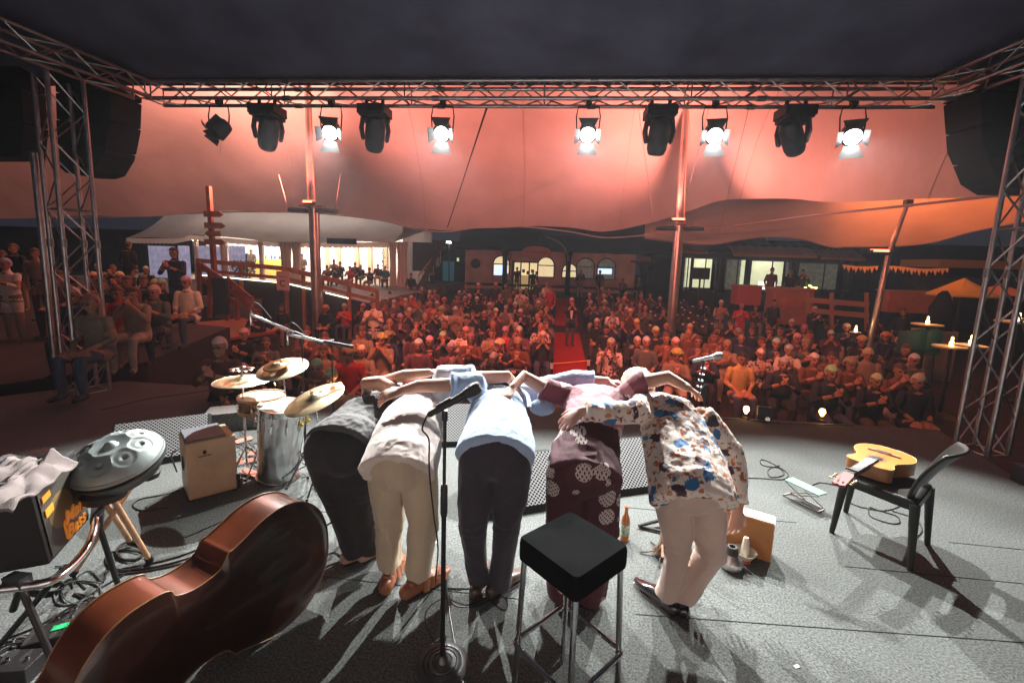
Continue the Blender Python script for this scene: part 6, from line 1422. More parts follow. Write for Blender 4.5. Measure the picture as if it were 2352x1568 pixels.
# P3 light blue shirt, navy trousers
T = [V((-.25, 2.25, .93)), V((-.26, 2.42, .985)), V((-.29, 2.64, 1.015)), V((-.315, 2.83, 1.02)), V((-.30, 3.0, .97))]
p3 = performer('person in a light blue short sleeved shirt and dark navy trousers, middle of the five', dict(torso=T, tw=[(.175, .12), (.17, .11), (.16, .105), (.15, .10), (.07, .06)], head=(T[-1]+V((0, .12, -.12)), D_, U_),
    legs=legs([(V((-.345, 2.24, .84)), yp(1086, 1205, 2.30), yp(1098, 1345, 2.36), (.1, 1, 0), [.105, .098, .078, .064, .060]), (V((-.155, 2.24, .84)), yp(1165, 1205, 2.30), yp(1147, 1335, 2.36), (.62, .78, 0), [.105, .098, .076, .068, .066])]),
    arms=[dict(p=[V((-.45, 2.86, 1.06)), yp(1090, 885, 2.72), yp(1020, 884, 2.66), yp(962, 886, 2.60), yp(922, 897, 2.56)], r=[.055, .052, .045, .040, .028], sleeve=1.8, loose=.034, hand=dict(d=(-.85, -.35, -.22), n=(-.3, -.55, .8), curl=.25, thumb=1, s=1.05)),
          dict(p=[V((-.17, 2.92, 1.04)), V((.02, 3.02, 1.08)), V((.22, 3.04, 1.13)), V((.42, 3.02, 1.14))], r=[.055, .05, .045, .035], sleeve=2.6, loose=.03, hand=dict(d=(1, 0, 0), n=(0, 0, 1), curl=.2))],
    shirt=[cloth('blue_shirt', (.34, .47, .66), bump=(28, .4))], trousers=cloth('navy_trousers', (.040, .036, .052)), hair=('short', (.3, .28, .26)), shoe=('shoe', M('dark_leather', (.06, .035, .028), .32, coat=.3)), sf=.008, ss=(14, 6, 9), seed=8, tf=.006,
    shirt_path=[V((-.25, 2.19, .925)), V((-.25, 2.28, .95))]+T[1:], shirt_w=[(.20, .125), (.198, .125)]+[(.18, .115), (.165, .108), (.15, .10), (.07, .06)], blobs=[(yp(1245, 935, 2.75), (.085, .06, .05), None, 0, 14, 8)]))
b = MB(); b.tube(curve_pts([yp(1185, 885, 2.72), yp(1210, 905, 2.6), yp(1216, 935, 2.47)], 5), (.012, .004), 8, side=V((1, 0, 0))); o = b.obj('shoulder_strap', BLKP, p3)
# P4 burgundy with white dots
m_bur = pattern_dots('burgundy_dots', (.075, .018, .028), (.55, .48, .46), 7.4, .36)
m_pk = pattern_dots('pink_top_dots', (.42, .19, .22), (.75, .72, .72), 5.2, .33)
T = [V((.225, 2.26, .87)), V((.25, 2.42, .93)), V((.30, 2.60, 1.02)), V((.335, 2.80, 1.085)), V((.33, 2.96, 1.05))]
p4 = performer('person in a dusky pink and burgundy outfit with white scribbled dots, second from the right', dict(torso=T, tw=[(.17, .125), (.15, .11), (.165, .10), (.195, .085), (.075, .06)], head=(T[-1]+V((.0, .12, -.14)), D_, U_),
    legs=legs([(V((.135, 2.28, .78)), yp(1300, 1210, 2.30), V((.155, 2.36, 0)), (.0, 1, 0), [.105, .104, .100, .096, .092]), (V((.315, 2.28, .78)), yp(1380, 1210, 2.30), V((.30, 2.36, 0)), (.2, 1, 0), [.105, .104, .100, .096, .092])]),
    arms=[dict(p=[V((.15, 2.82, 1.08)), yp(1255, 895, 2.80), yp(1202, 864, 2.80), yp(1178, 890, 2.68)], r=[.05, .05, .042, .028], sleeve=1.15, loose=.026, hand=dict(d=(-.3, -.6, -.3), n=(-.3, -.3, 1), curl=.3)),
          dict(p=[V((.51, 2.82, 1.09)), yp(1475, 878, 2.80), yp(1535, 866, 2.80), yp(1578, 890, 2.74)], r=[.05, .05, .043, .028], sleeve=1.1, loose=.024, hand=dict(d=(.7, .5, -.4), n=(.3, 0, 1), curl=.2))],
    shirt=[m_pk, cloth('burgundy_sleeve', (.17, .04, .06))], sname='blouse', trousers=m_bur, hair=('long', (.12, .07, .05)), shoe=('shoe', M('black_leather_shoe', (.02, .018, .02), .25, coat=.5)), sf=.006, seed=13, tf=.012, ts=(10, 10, 2.2), hipr=(.185, .14, .14), cuff=-.03,
    shirt_path=[V((.27, 2.47, .962)), V((.30, 2.60, 1.02)), V((.335, 2.80, 1.085)), V((.33, 2.94, 1.05))], shirt_w=[(.155, .112), (.17, .105), (.20, .09), (.08, .06)]))
b = MB(); b.tube([V((.222, 2.20, .83)), V((.235, 2.34, .90)), V((.27, 2.47, .957)), V((.285, 2.54, .985))], [(.20, .14), (.19, .13), (.172, .122), (.166, .118)], 24, side=V((1, 0, 0))); me, _ = remesh(b, .009, 2, False); folds(me, .008, (12, 5, 10), 4); me.materials.append(m_bur); o = bpy.data.objects.new('tunic', me); COL.objects.link(o); o.parent = p4
# P5 floral blouse, beige trousers
T = [V((.79, 2.28, .81)), V((.795, 2.43, .88)), V((.79, 2.60, .965)), V((.765, 2.76, 1.035)), V((.72, 2.94, 1.04))]
m_fl = floral('floral_print')
p5 = performer('person in a colourful floral blouse, pale trousers and shiny black shoes, rightmost of the five', dict(torso=T, tw=[(.175, .125), (.17, .11), (.165, .105), (.17, .10), (.07, .06)], head=(V((.645, 3.04, 1.10)), V((-.2, .8, -.6)), V((-.1, .6, .75)), ), skin=SK,
    legs=legs([(V((.70, 2.30, .74)), yp(1560, 1262, 2.32), V((.735, 2.36, 0)), (-.55, .8, 0), [.10, .088, .070, .064, .060]), (V((.885, 2.30, .74)), yp(1633, 1272, 2.33), V((.83, 2.36, 0)), (.1, 1, 0), [.10, .088, .072, .064, .060])]),
    arms=[dict(p=[V((.62, 2.76, 1.07)), yp(1466, 944, 2.55), yp(1400, 950, 2.48), yp(1336, 944, 2.44)], r=[.055, .045, .038, .028], sleeve=2.9, loose=.024, hand=dict(d=(-.80, -.28, -.50), n=(-.55, -.6, .6), curl=.2, thumb=1, s=1.05)),
          dict(p=[V((.97, 2.72, 1.04)), yp(1690, 1045, 2.66), yp(1697, 1135, 2.58), yp(1694, 1172, 2.54)], r=[.052, .045, .038, .030], sleeve=2.5, loose=.012, hand=dict(d=(-.05, -.1, -1), n=(.2, -1, 0), curl=.22, s=1.12, thumb=-1))],
    shirt=[m_fl], sname='blouse', trousers=cloth('pale_trousers', (.56, .43, .37), bump=(50, .2)), hair=('curly', (.62, .56, .40)), shoe=('shoe', M('patent_black', (.012, .012, .014), .12, coat=1)), sf=.013, ss=(11, 6, 9), seed=21, tf=.009, ts=(7, 7, 4),
    shirt_path=[V((.79, 2.20, .735)), V((.79, 2.28, .80))]+T[1:], shirt_w=[(.205, .14), (.205, .14)]+[(.198, .125), (.188, .118), (.17, .105), (.075, .06)], cuff=.0))
b = MB(); b.tube([V(p) for p in [yp(1574, 884, 2.72), yp(1582, 887, 2.72), yp(1586, 897, 2.72)]], .006, 6); b.obj('bracelet', M('beads', (.5, .35, .2), .3, .5), p4)
# -------------------------------------------------- the audience
SKN = M('skin_crowd', (.42, .21, .13), .6, 0, None, (7, .2))
def rnd_mat(name, cols):
    m = M(name, cols[0], .85, 0, (25, .3)); N = m.node_tree.nodes; L = m.node_tree.links; oi = N.new('ShaderNodeObjectInfo'); cr_ = N.new('ShaderNodeValToRGB'); cr_.color_ramp.interpolation = 'CONSTANT'
    while len(cr_.color_ramp.elements) < len(cols): cr_.color_ramp.elements.new(.5)
    for i, (e, c) in enumerate(zip(cr_.color_ramp.elements, cols)): e.position = i/len(cols); e.color = (*c, 1)
    L.new(oi.outputs['Random'], cr_.inputs[0]); L.new(cr_.outputs[0], N['Principled BSDF'].inputs['Base Color']); return m
TRC = rnd_mat('trousers_crowd', [(.02, .022, .035), (.03, .03, .03), (.06, .08, .14), (.30, .24, .17), (.02, .02, .02), (.10, .08, .06), (.40, .36, .32)])
TOPC = M('top_crowd', (.5, .5, .5), .85, 0, (22, .5), (6, .25), objcol=True)
def patt_top():
    m = M('top_patterned', (.5, .5, .5), .85, 0, (20, .3), objcol=True); N = m.node_tree.nodes; L = m.node_tree.links; b = N['Principled BSDF']; src = b.inputs['Base Color'].links[0].from_socket
    tc = N.new('ShaderNodeTexCoord'); vo = N.new('ShaderNodeTexVoronoi'); vo.inputs['Scale'].default_value = 16; L.new(tc.outputs['Object'], vo.inputs[0]); lt = N.new('ShaderNodeMath'); lt.operation = 'LESS_THAN'; lt.inputs[1].default_value = .42; L.new(vo.outputs['Distance'], lt.inputs[0])
    mx = N.new('ShaderNodeMix'); mx.data_type = 'RGBA'; L.new(lt.outputs[0], mx.inputs[0]); L.new(src, mx.inputs[6]); mx.inputs[7].default_value = (.10, .07, .09, 1); L.new(mx.outputs[2], b.inputs['Base Color']); return m
TOPP = patt_top(); SHC = M('shoes_crowd', (.03, .025, .022), .5)
def crowd_mesh(pose, patt=False, short=False, seed=0):
    b = MB(); rn = random.Random(seed); st_ = pose.startswith('s_')
    dz = .40 if st_ else 0; H0 = 1.20+dz
    L_, P_, Z = 1, 2, 0
    pel = V((0, .02, .52+dz)); lean = -.05 if not st_ else -.02
    ch_ = V((0, lean*.6, .90+dz)); sh = V((0, lean, 1.00+dz)); wv = 1+.12*rn.random()
    b.tube([pel, V((0, .0, .68+dz)), ch_, sh, V((0, lean, 1.06+dz))], [(.165*wv, .12*wv), (.155*wv, .125*wv), (.175, .115), (.165, .085), (.07, .06)], 18, side=V((1, 0, 0)), round_=True, lab=L_)
    head(b, V((0, lean-.015, H0+.005)), (0, -1, -.10 if not st_ else -.05), (0, -.1, 1), 1.0, V((0, lean, 1.05+dz)), 0)
    for k in (-1, 1):
        if st_:
            b.tube([V((k*.085, .02, .88)), V((k*.10, .01, .48)), V((k*.11, .03, .09))], [.095, .07, .05], 14, round_=True, lab=P_)
            b.tube([V((k*.11, .04, .04)), V((k*.125, -.13, .03))], [.042, .034], 10, round_=True, lab=3)
        else:
            b.tube([V((k*.09, 0, .50)), V((k*.13, -.30, .53)), V((k*.14, -.45, .51)), V((k*.13, -.46, .30)), V((k*.13, -.44, .09))], [.095, .085, .068, .06, .045], 14, round_=True, lab=P_)
            b.tube([V((k*.13, -.43, .04)), V((k*.15, -.60, .03))], [.042, .034], 10, round_=True, lab=3)
        s0 = V((k*.175, lean, .985+dz)); fl = 0 if short else L_
        q = pose[2:] if st_ else pose
        if q == 'clap': el, wr = V((k*.25, -.14, .76+dz)), V((k*.05, -.31, .90+dz)); hd_, hn2 = V((-k*.35, -.35, .8)), V((k, -.2, .3))
        elif q == 'high': el, wr = V((k*.23, -.18, .80+dz)), V((k*.045, -.23, 1.05+dz)); hd_, hn2 = V((-k*.3, -.25, .9)), V((k, -.2, .3))
        elif q == 'lap': el, wr = V((k*.24, -.06, .74+dz)), V((k*.10, -.28, .62+dz)); hd_, hn2 = V((-k*.5, -.6, -.2)), V((k*.2, 0, 1))
        elif q == 'phone': el, wr = V((k*.22, -.20, .82+dz)), V((k*.06, -.34, 1.08+dz)); hd_, hn2 = V((-k*.2, -.1, 1)), V((k*.7, .6, 0))
        else: el, wr = V((k*.25, .02, .72+dz)), V((k*.22, -.04, .50+dz)); hd_, hn2 = V((0, -.1, -1)), V((k, 0, 0))
        b.tube([s0, el], [.062, .05], 12, round_=True, lab=L_); b.tube([el, wr], [.044, .03], 12, round_=True, lab=fl)
        hand(b, wr, hd_, hn2, .25, 1.1, -k, 0)
    me, labs = remesh(b, .0135, 2); folds(me, .004, (12, 12, 8), seed, True, lambda p: 1 if p.z < 1.0+dz else 0)
    assign(me, labs, [SKN, TOPP if patt else TOPC, TRC, SHC, EYE, LIP]); return me
CM = {}
def cmesh(pose, patt, short, v):
    k = (pose, patt, short, v)
    if k not in CM: CM[k] = crowd_mesh(pose, patt, short, v+len(CM)); CM[k].name = 'person_'+pose
    return CM[k]
HM = {k: [hair_mesh(k, s) for s in (1, 2)] for k in ('short', 'long', 'curly', 'fringe', 'cap')}
CLR = dict(R=((.50, .02, .02), 'red'), K=((.02, .02, .025), 'black'), N=((.03, .045, .10), 'navy'), W=((.68, .62, .56), 'white'), B=((.30, .24, .18), 'beige'), G=((.12, .13, .12), 'grey green'), P=((.12, .055, .07), 'dusky pink'), T=((.03, .22, .24), 'teal'), O=((.15, .06, .035), 'rust brown'), Y=((.60, .42, .15), 'yellow'), F=((.55, .48, .46), 'patterned'), L=((.30, .38, .48), 'pale blue'))
HC = dict(w=((.62, .60, .58), 'short', 'grey'), b=((.09, .05, .03), 'short', 'brown'), k=((.015, .012, .01), 'short', 'black'), g=((.35, .33, .3), 'fringe', 'balding'), y=((.50, .36, .16), 'curly', 'fair'), l=((.35, .25, .16), 'long', 'long'), a=((.60, .50, .30), 'curly', 'bushy'), c=((.40, .36, .34), 'cap', 'capped'))
ORD = ['first', 'second', 'third', 'fourth', 'fifth', 'sixth', 'seventh', 'eighth', 'ninth', 'tenth', 'eleventh', 'twelfth', 'thirteenth', 'fourteenth', 'fifteenth', 'sixteenth', 'seventeenth', 'eighteenth', 'nineteenth', 'twentieth', 'twenty-first', 'twenty-second', 'twenty-third', 'twenty-fourth']
crowd = []
def add_p(px, py, c, h, pose='clap', rz=None, fixed=None, label=None, group=None, grd=None, sc=None, fy=None):
    """px, py: centre of the head in the photo's 2352 px frame"""
    st_ = pose.startswith('s_'); hz = 1.60 if st_ else 1.205
    if fy: p = yp(px, py, fy); p.z -= hz*(sc or 1)
    elif fixed: p = V(fixed)
    else:
        g = GZ if grd is None else grd
        for _ in range(30):
            p = gp(px, py, g+hz) if g+hz < CAM_H-.12 else None
            if p is None or p.y > 29: p = yp(px, py, 27); break
            if grd is not None: break
            g = .5*g+.5*ground_z(p.x, p.y)
        p = V((p.x, p.y, ground_z(p.x, p.y) if grd is None else grd))
    if not label and not group and c in 'PO' and random.random() < .42: c = random.choice('KKNG')
    crowd.append(dict(p=p, c=c, h=h, pose=pose, rz=rz, label=label, group=group, px=px, py=py, sc=sc))
def Z(crop, lst):
    ox_, oy_, s_ = crop
    for it in lst:
        x, y, c, h = it[:4]; kw = it[5] if len(it) > 5 else {}
        add_p((ox_+x/s_)/1.063, (oy_+y/s_)/1.063, c, h, it[4] if len(it) > 4 and it[4] else random.choice(['clap', 'clap', 'high', 'high', 'lap']), **kw)
random.seed(5)
C1, C2, C3, C4_, C5 = (760, 680, 5.88), (1060, 680, 5.88), (1400, 680, 5.88), (1740, 700, 4.704), (0, 580, 4.127)
Z(C1, [(220, 410, 'K', 'y'), (485, 390, 'R', 'w', 'clap'), (625, 390, 'R', 'w'), (753, 390, 'P', 'w'), (895, 370, 'W', 'b', 's_clap'), (1085, 300, 'K', 'w'), (1130, 220, 'K', 'k'), (1080, 400, 'P', 'b'), (1190, 430, 'P', 'l'), (1195, 350, 'O', 'w'), (1355, 410, 'O', 'g'), (1362, 330, 'P', 'w'), (1565, 370, 'P', 'b'), (1290, 270, 'R', 'b'), (1560, 230, 'R', 'g'), (1700, 285, 'P', 'w'), (1790, 270, 'R', 'g'), (1710, 220, 'P', 'w'), (1712, 370, 'R', 'g'), (1815, 350, 'P', 'w'), (1915, 300, 'O', 'y'), (1990, 300, 'O', 'w'), (2100, 280, 'O', 'b'), (2205, 290, 'K', 'w'), (2275, 275, 'K', 'w'), (2135, 210, 'P', 'w'), (2045, 150, 'K', 'l', 's_down'), (2230, 110, 'K', 'b', 's_clap'), (2290, 100, 'K', 'b', 's_clap'), (1780, 160, 'P', 'k', 's_clap'), (1590, 140, 'K', 'g', 's_down'),
       (1765, 490, 'K', 'y'), (1880, 460, 'W', 'y', 'high'), (1915, 640, 'K', 'b'), (2160, 440, 'B', 'b', 'high'), (2235, 600, 'B', 'k', 'phone'), (1130, 640, 'P', 'g', 'high'), (750, 670, 'O', 'b'), (745, 780, 'B', 'b', 'clap'), (1108, 800, 'N', 'y', 'clap'), (1035, 900, 'B', 'y', 'high'), (1515, 660, 'K', 'b'), (1505, 790, 'P', 'l'), (1550, 970, 'P', 'w', 'lap'), (1890, 840, 'O', 'w'), (2005, 990, 'P', 'w', 'clap'), (2050, 1160, 'K', 'g', 'lap'),
       (565, 1110, 'R', 'y', 'lap'), (735, 1010, 'B', 'w', 'clap'), (200, 880, 'O', 'b'), (190, 1020, 'B', 'b'), (540, 280, 'P', 'b'), (620, 270, 'P', 'w'), (700, 280, 'O', 'w'), (880, 270, 'P', 'b'), (970, 330, 'O', 'w'), (1440, 300, 'R', 'w'), (2090, 590, 'G', 'w'), (1280, 560, 'P', 'w'), (1640, 560, 'K', 'l', 'clap'), (1700, 900, 'P', 'w'), (1420, 500, 'O', 'w')])
Z(C2, [(620, 310, 'K', 'w'), (950, 260, 'K', 'g'), (855, 340, 'P', 'b'), (1095, 300, 'O', 'b'), (1165, 385, 'O', 'w'), (1330, 325, 'G', 'w', 'clap'), (1500, 380, 'K', 'w', 'lap'), (1535, 490, 'P', 'g'), (1610, 470, 'P', 'g'), (1480, 555, 'K', 'g'), (1535, 700, 'F', 'g', 'clap'), (715, 480, 'K', 'g', 'lap'), (795, 390, 'G', 'w'), (885, 490, 'P', 'w', 'high'), (975, 490, 'P', 'w', 'high'), (1035, 410, 'B', 'w'), (1100, 590, 'O', 'l'), (845, 660, 'K', 'g', 'clap'), (840, 800, 'B', 'b', 'clap'), (1175, 680, 'K', 'c'), (1220, 770, 'P', 'w', 'clap'), (1205, 930, 'O', 'l', 'clap'), (1325, 960, 'R', 'l', 'clap'), (950, 930, 'K', 'a', 'clap'), (860, 1150, 'K', 'w', 'lap'), (560, 490, 'P', 'b'), (560, 620, 'P', 'w'), (540, 850, 'O', 'l', 'clap'), (370, 770, 'W', 'b', 'clap'),
       (1030, 745, 'R', 'c', 'lap'), (1160, 140, 'O', 'k'), (1245, 195, 'W', 'w'), (1320, 150, 'K', 'b'), (1490, 50, 'K', 'k', 's_down'), (1620, 85, 'W', 'l', 's_high'), (1720, 130, 'R', 'b', 's_down'), (1030, 100, 'G', 'b', 's_down'), (885, 95, 'K', 'w', 's_down'), (635, 130, 'P', 'w', 's_clap'), (740, 260, 'P', 'b'), (1530, 220, 'B', 'l'), (1700, 610, 'G', 'b', 'high'), (1000, 660, 'K', 'w'), (450, 740, 'B', 'w'), (700, 210, 'P', 'w'), (1240, 480, 'K', 'w'), (310, 480, 'B', 'w'), (1640, 800, 'K', 'w')])
Z(C3, [(230, 240, 'P', 'w'), (245, 345, 'P', 'w', 'high'), (310, 410, 'N', 'b', 'phone'), (440, 260, 'P', 'y', 'high'), (450, 360, 'G', 'w', 'clap'), (640, 290, 'P', 'b'), (735, 310, 'O', 'w'), (755, 240, 'O', 'w'), (925, 185, 'P', 'w'), (965, 255, 'P', 'w'), (1035, 445, 'G', 'g', 'clap'), (960, 385, 'O', 'w'), (765, 445, 'O', 'w'), (820, 490, 'O', 'w', 'high'), (565, 470, 'W', 'b'), (705, 610, 'K', 'b', 'high'), (480, 700, 'K', 'k', 'lap'), (540, 960, 'F', 'w', 'phone'), (1240, 305, 'O', 'w', 'clap'), (1335, 660, 'N', 'g', 'clap'), (1665, 690, 'B', 'w', 'clap'), (1640, 800, 'O', 'g', 'lap'), (1170, 790, 'K', 'w', 'lap'), (910, 870, 'K', 'w', 'clap'), (1040, 930, 'G', 'w', 'lap'), (1330, 880, 'O', 'b', 'clap'), (1450, 950, 'O', 'w', 'clap'), (1480, 1090, 'B', 'y', 'clap'), (1830, 370, 'K', 'w', 'lap'), (2120, 350, 'B', 'w', 's_clap'), (2250, 660, 'K', 'b'), (2055, 720, 'O', 'b', 'clap'), (2010, 850, 'O', 'b', 'clap'), (1790, 920, 'P', 'b', 'clap'), (1910, 1040, 'P', 'b', 'clap'), (2200, 950, 'B', 'l', 'clap'), (1050, 770, 'P', 'b'), (410, 180, 'P', 'w'), (700, 170, 'P', 'b'), (510, 185, 'P', 'w'), (570, 620, 'O', 'w'), (900, 650, 'O', 'w'), (680, 400, 'G', 'l'), (1100, 230, 'P', 'b'), (100, 60, 'G', 'w', 's_high'), (375, 30, 'N', 'b', 's_down'), (840, 340, 'P', 'b'), (1300, 480, 'K', 'b'), (200, 600, 'K', 'w', 'lap')])
Z(C4_, [(335, 205, 'R', 'g', 's_clap'), (490, 245, 'O', 'b', 'clap'), (200, 425, 'K', 'c'), (290, 495, 'N', 'c', 'lap'), (330, 575, 'N', 'g', 'lap'), (445, 490, 'N', 'b'), (555, 600, 'K', 'b', 'high'), (650, 530, 'P', 'b', 'high'), (765, 495, 'G', 'b'), (700, 190, 'K', 'k', 's_down'), (860, 110, 'K', 'c', 's_high'), (1170, 240, 'K', 'w', 's_clap'), (1380, 200, 'K', 'l', 's_down'), (1355, 530, 'P', 'w', 'high'), (1535, 450, 'N', 'a', 'clap'), (1865, 365, 'P', 'w', 'high'), (1975, 560, 'N', 'a', 'lap'), (1700, 645, 'K', 'y', 'clap'), (1770, 790, 'B', 'c', 'lap'), (1565, 880, 'O', 'y', 'clap'), (1335, 1010, 'K', 'w', 'clap'), (1145, 830, 'O', 'w', 'clap'), (1350, 790, 'O', 'b', 'high'), (955, 590, 'P', 'w', 'clap'), (1065, 690, 'P', 'l', 'clap'), (870, 720, 'W', 'w', 'clap'), (725, 670, 'P', 'w', 'clap'), (545, 740, 'F', 'w', 'clap'), (320, 820, 'Y', 'k', 'lap'), (810, 900, 'K', 'w', 'clap'), (1865, 1050, 'K', 'w', 'clap'), (2290, 840, 'O', 'w'), (2180, 300, 'K', 'b', 's_down'), (2130, 630, 'K', 'w'), (2200, 740, 'O', 'b'), (1050, 480, 'O', 'l'), (2330, 1080, 'K', 'w', 'lap'), (900, 420, 'O', 'w'), (1100, 560, 'K', 'b'), (2120, 990, 'O', 'b'), (1620, 1060, 'K', 'b', 'lap'), (2050, 800, 'K', 'b')])
G5 = dict(grd=.05)
Z(C5, [(1900, 480, 'W', 'w', 'lap', G5), (1580, 530, 'G', 'w', 'clap', G5), (1200, 540, 'R', 'b', 'lap', G5), (1570, 450, 'K', 'w', None, G5), (1650, 460, 'K', 'w', None, G5), (1460, 440, 'P', 'b', None, G5), (1360, 560, 'B', 'b', None, G5), (1480, 330, 'P', 'w', None, G5), (1310, 450, 'O', 'b', None, G5), (960, 640, 'B', 'l', 'lap', G5), (1150, 330, 'O', 'b', 'high', G5), (1230, 420, 'O', 'w', None, G5), (960, 400, 'O', 'w', 'clap', G5), (1000, 310, 'B', 'w', None, G5), (1040, 470, 'K', 'b', None, G5), (360, 160, 'B', 'b', 's_down', dict(fy=9.5)), (70, 280, 'W', 'w', 's_clap', dict(fy=8)), (150, 130, 'O', 'b', 's_down', dict(fy=10.5)), (620, 420, 'O', 'b', None, G5), (30, 160, 'O', 'b', 's_down', dict(fy=10.5)), (550, 160, 'B', 'w', 's_down', dict(fy=9.8)), (760, 560, 'O', 'w', None, G5), (690, 330, 'K', 'b', None, G5)])
add_p(508, 805, 'O', 'w', 's_clap', label='person with a pale round head standing just left of the cymbals')
for q_ in ((560, 850, 'K', 'w'), (690, 812, 'O', 'b'), (770, 800, 'K', 'w'), (705, 765, 'P', 'b'), (645, 868, 'K', 'b'), (566, 770, 'K', 'w'), (765, 860, 'G', 'w'), (590, 720, 'K', 'b'), (530, 870, 'K', 'b')): add_p(*q_)
add_p(612, 782, 'P', 'b', 'clap'); add_p(650, 705, 'K', 'k', 'lap'); add_p(730, 850, 'O', 'w', 'clap'); add_p(600, 830, 'K', 'b', 'clap')
add_p(401, 582, 'N', 'k', 's_clap', label='large man in a dark navy sweater standing and clapping left of the signpost', fy=10.3, sc=1.1)
add_p(292, 560, 'K', 'b', 's_down', label='person in a black jacket standing with their back turned behind the left crowd', fy=12.5, rz=pi)
add_p(1313, 690, 'K', 'w', 's_high', label='grey haired person in a black suit and white shirt clapping on the red carpet', rz=.1)
# marquee guests on the terrace (seated), further back
for x, y, c, h in ((825, 300, 'K', 'w'), (1030, 310, 'R', 'w'), (1180, 290, 'K', 'l'), (1310, 340, 'K', 'b'), (1365, 315, 'K', 'y'), (1530, 300, 'T', 'g'), (800, 235, 'G', 'b'), (885, 255, 'K', 'b'), (700, 300, 'B', 'w'), (640, 330, 'G', 'w'), (1430, 280, 'O', 'w'), (945, 285, 'W', 'b'), (1100, 260, 'O', 'w'), (1255, 270, 'Y', 'b'), (270, 230, 'G', 'w'), (340, 160, 'B', 'b'), (1480, 330, 'P', 'w')):
    q = yp((680+x/5.88)/1.063, (600+y/5.88)/1.063, 24.6-(.8 if y > 290 else -.5)); add_p(0, 0, c, h, random.choice(['clap', 'high', 'lap']), fixed=(q.x, q.y, q.z-1.205), group='guests seated in the marquee')
for px, py, c, h, ps_, lb in ((545, 579, 'K', 'g', 's_down', 'dark suited guest standing behind the green plant in the marquee, left of three'), (560, 577, 'N', 'b', 's_down', 'guest in navy standing at the marquee bar, middle of three'), (577, 575, 'B', 'w', 's_down', 'guest in a brown jacket standing right of the green plant in the marquee'), (497, 600, 'W', 'b', 'lap', 'seated guest in white left of the green plant near the signpost'), (518, 600, 'W', 'b', 'lap', 'seated guest in white second left of the green plant'), (986, 598, 'K', 'w', 's_down', 'small distant couple, the darker one, at the right end of the marquee'), (993, 600, 'B', 'w', 's_clap', 'small distant couple, the paler one, at the right end of the marquee'), (944, 631, 'K', 'k', 's_down', 'person in black standing by the white door frame right of the marquee')):
    Yq = 25.5 if py < 620 else 22.5; q = yp(px, py, Yq); hz = 1.6 if ps_[:2] == 's_' else 1.205
    if px in (986, 993): q = yp(px, py, 29)
    add_p(0, 0, c, h, ps_, fixed=(q.x, q.y, q.z-hz), label=lb)
for px, py, c, h, lb in ((1188, 617, 'P', 'b', 'person standing centrally in the lit shop doorway'), (1225, 622, 'K', 'b', 'dark silhouetted person in the right part of the lit shop doorway'), (1162, 624, 'W', 'w', 'pale dressed person left of the lit shop doorway'), (1333, 628, 'G', 'w', 'grey person standing before the curved pipe pillar near the arched windows')):
    q = yp(px, py, 29.5); add_p(0, 0, c, h, 's_down', fixed=(q.x, q.y, q.z-1.6), label=lb)
for px, py, c, h, lb in ((1773, 623, 'P', 'b', 'waiter in front of the bright cafe window, left one behind the orange counter'), (1815, 628, 'K', 'w', 'waiter bending behind the orange counter, middle one'), (1843, 628, 'K', 'b', 'person with raised arm at the right end of the orange counter')):
    q = yp(px, py, 21); add_p(0, 0, c, h, 's_high' if px > 1840 else 's_down', fixed=(q.x, q.y, q.z-1.6), label=lb)
for d in crowd:                      # nobody sits on the carpet
    p = d['p']
    if d['label'] or d['group'] or p.y < 6.5: continue
    v_ = (p.y-6.1)/20.5; xl, xr = .10+.35*v_-.28, .99+.55*v_+.28
    if xl < p.x < xr: p.x = xl if p.x-xl < xr-p.x else xr
# drop duplicates read twice from overlapping crops
keep = []
for d in crowd:
    if any((d['p']-e['p']).length < .34 and not d['label'] and not e['label'] for e in keep): continue
    keep.append(d)
# fill the far rows so that no bare floor shows between the heads read from the photo
blocks = dict(left=[], right=[], terrace=[])
for d in keep:
    x, y = d['p'].x, d['p'].y
    if d['group']: blocks['terrace'].append(d); continue
    mid = .55+.02*y
    blocks['left' if x < mid else 'right'].append(d)
for side in blocks:
    bl = sorted(blocks[side], key=lambda d: d['p'].y)
    rows = []
    for d in bl:
        if d['label']: continue
        if rows and d['p'].y-rows[-1][0] < .85: rows[-1][1].append(d)
        else: rows.append([d['p'].y, [d]])
    for ri, (y0_, L_) in enumerate(rows):
        L_.sort(key=lambda d: abs(d['p'].x-.8))
        for k, d in enumerate(L_):
            hn = HC[d['h']][2]; cn = CLR[d['c']][1]; st_ = d['pose'].startswith('s_'); ri_ = min(ri, 23); k_ = min(k, 23)
            if side == 'terrace': d['label'] = f"{hn} haired guest in {cn} top seated in the marquee, {ORD[k_]} from its right end" if 'hair' not in hn else ''
            else: d['label'] = f"{hn} {'standing' if st_ else 'seated'} spectator in {cn}, {ORD[ri_]} row {side} of the carpet, {ORD[k_]} from it"
_g = MB()
for k in (-1, 1): _g.tube([(k*.034+.024*cos(t*pi/6), -.102, .010+.018*sin(t*pi/6)) for t in range(12)], .0028, 5, closed=True); _g.tube([(k*.058, -.10, .012), (k*.082, -.03, .012)], .0025, 5)
_g.tube([(-.010, -.104, .012), (.010, -.104, .012)], .0028, 5)
GLS = _g.mesh('glasses', M('glasses_black', (.01, .01, .01), .3))
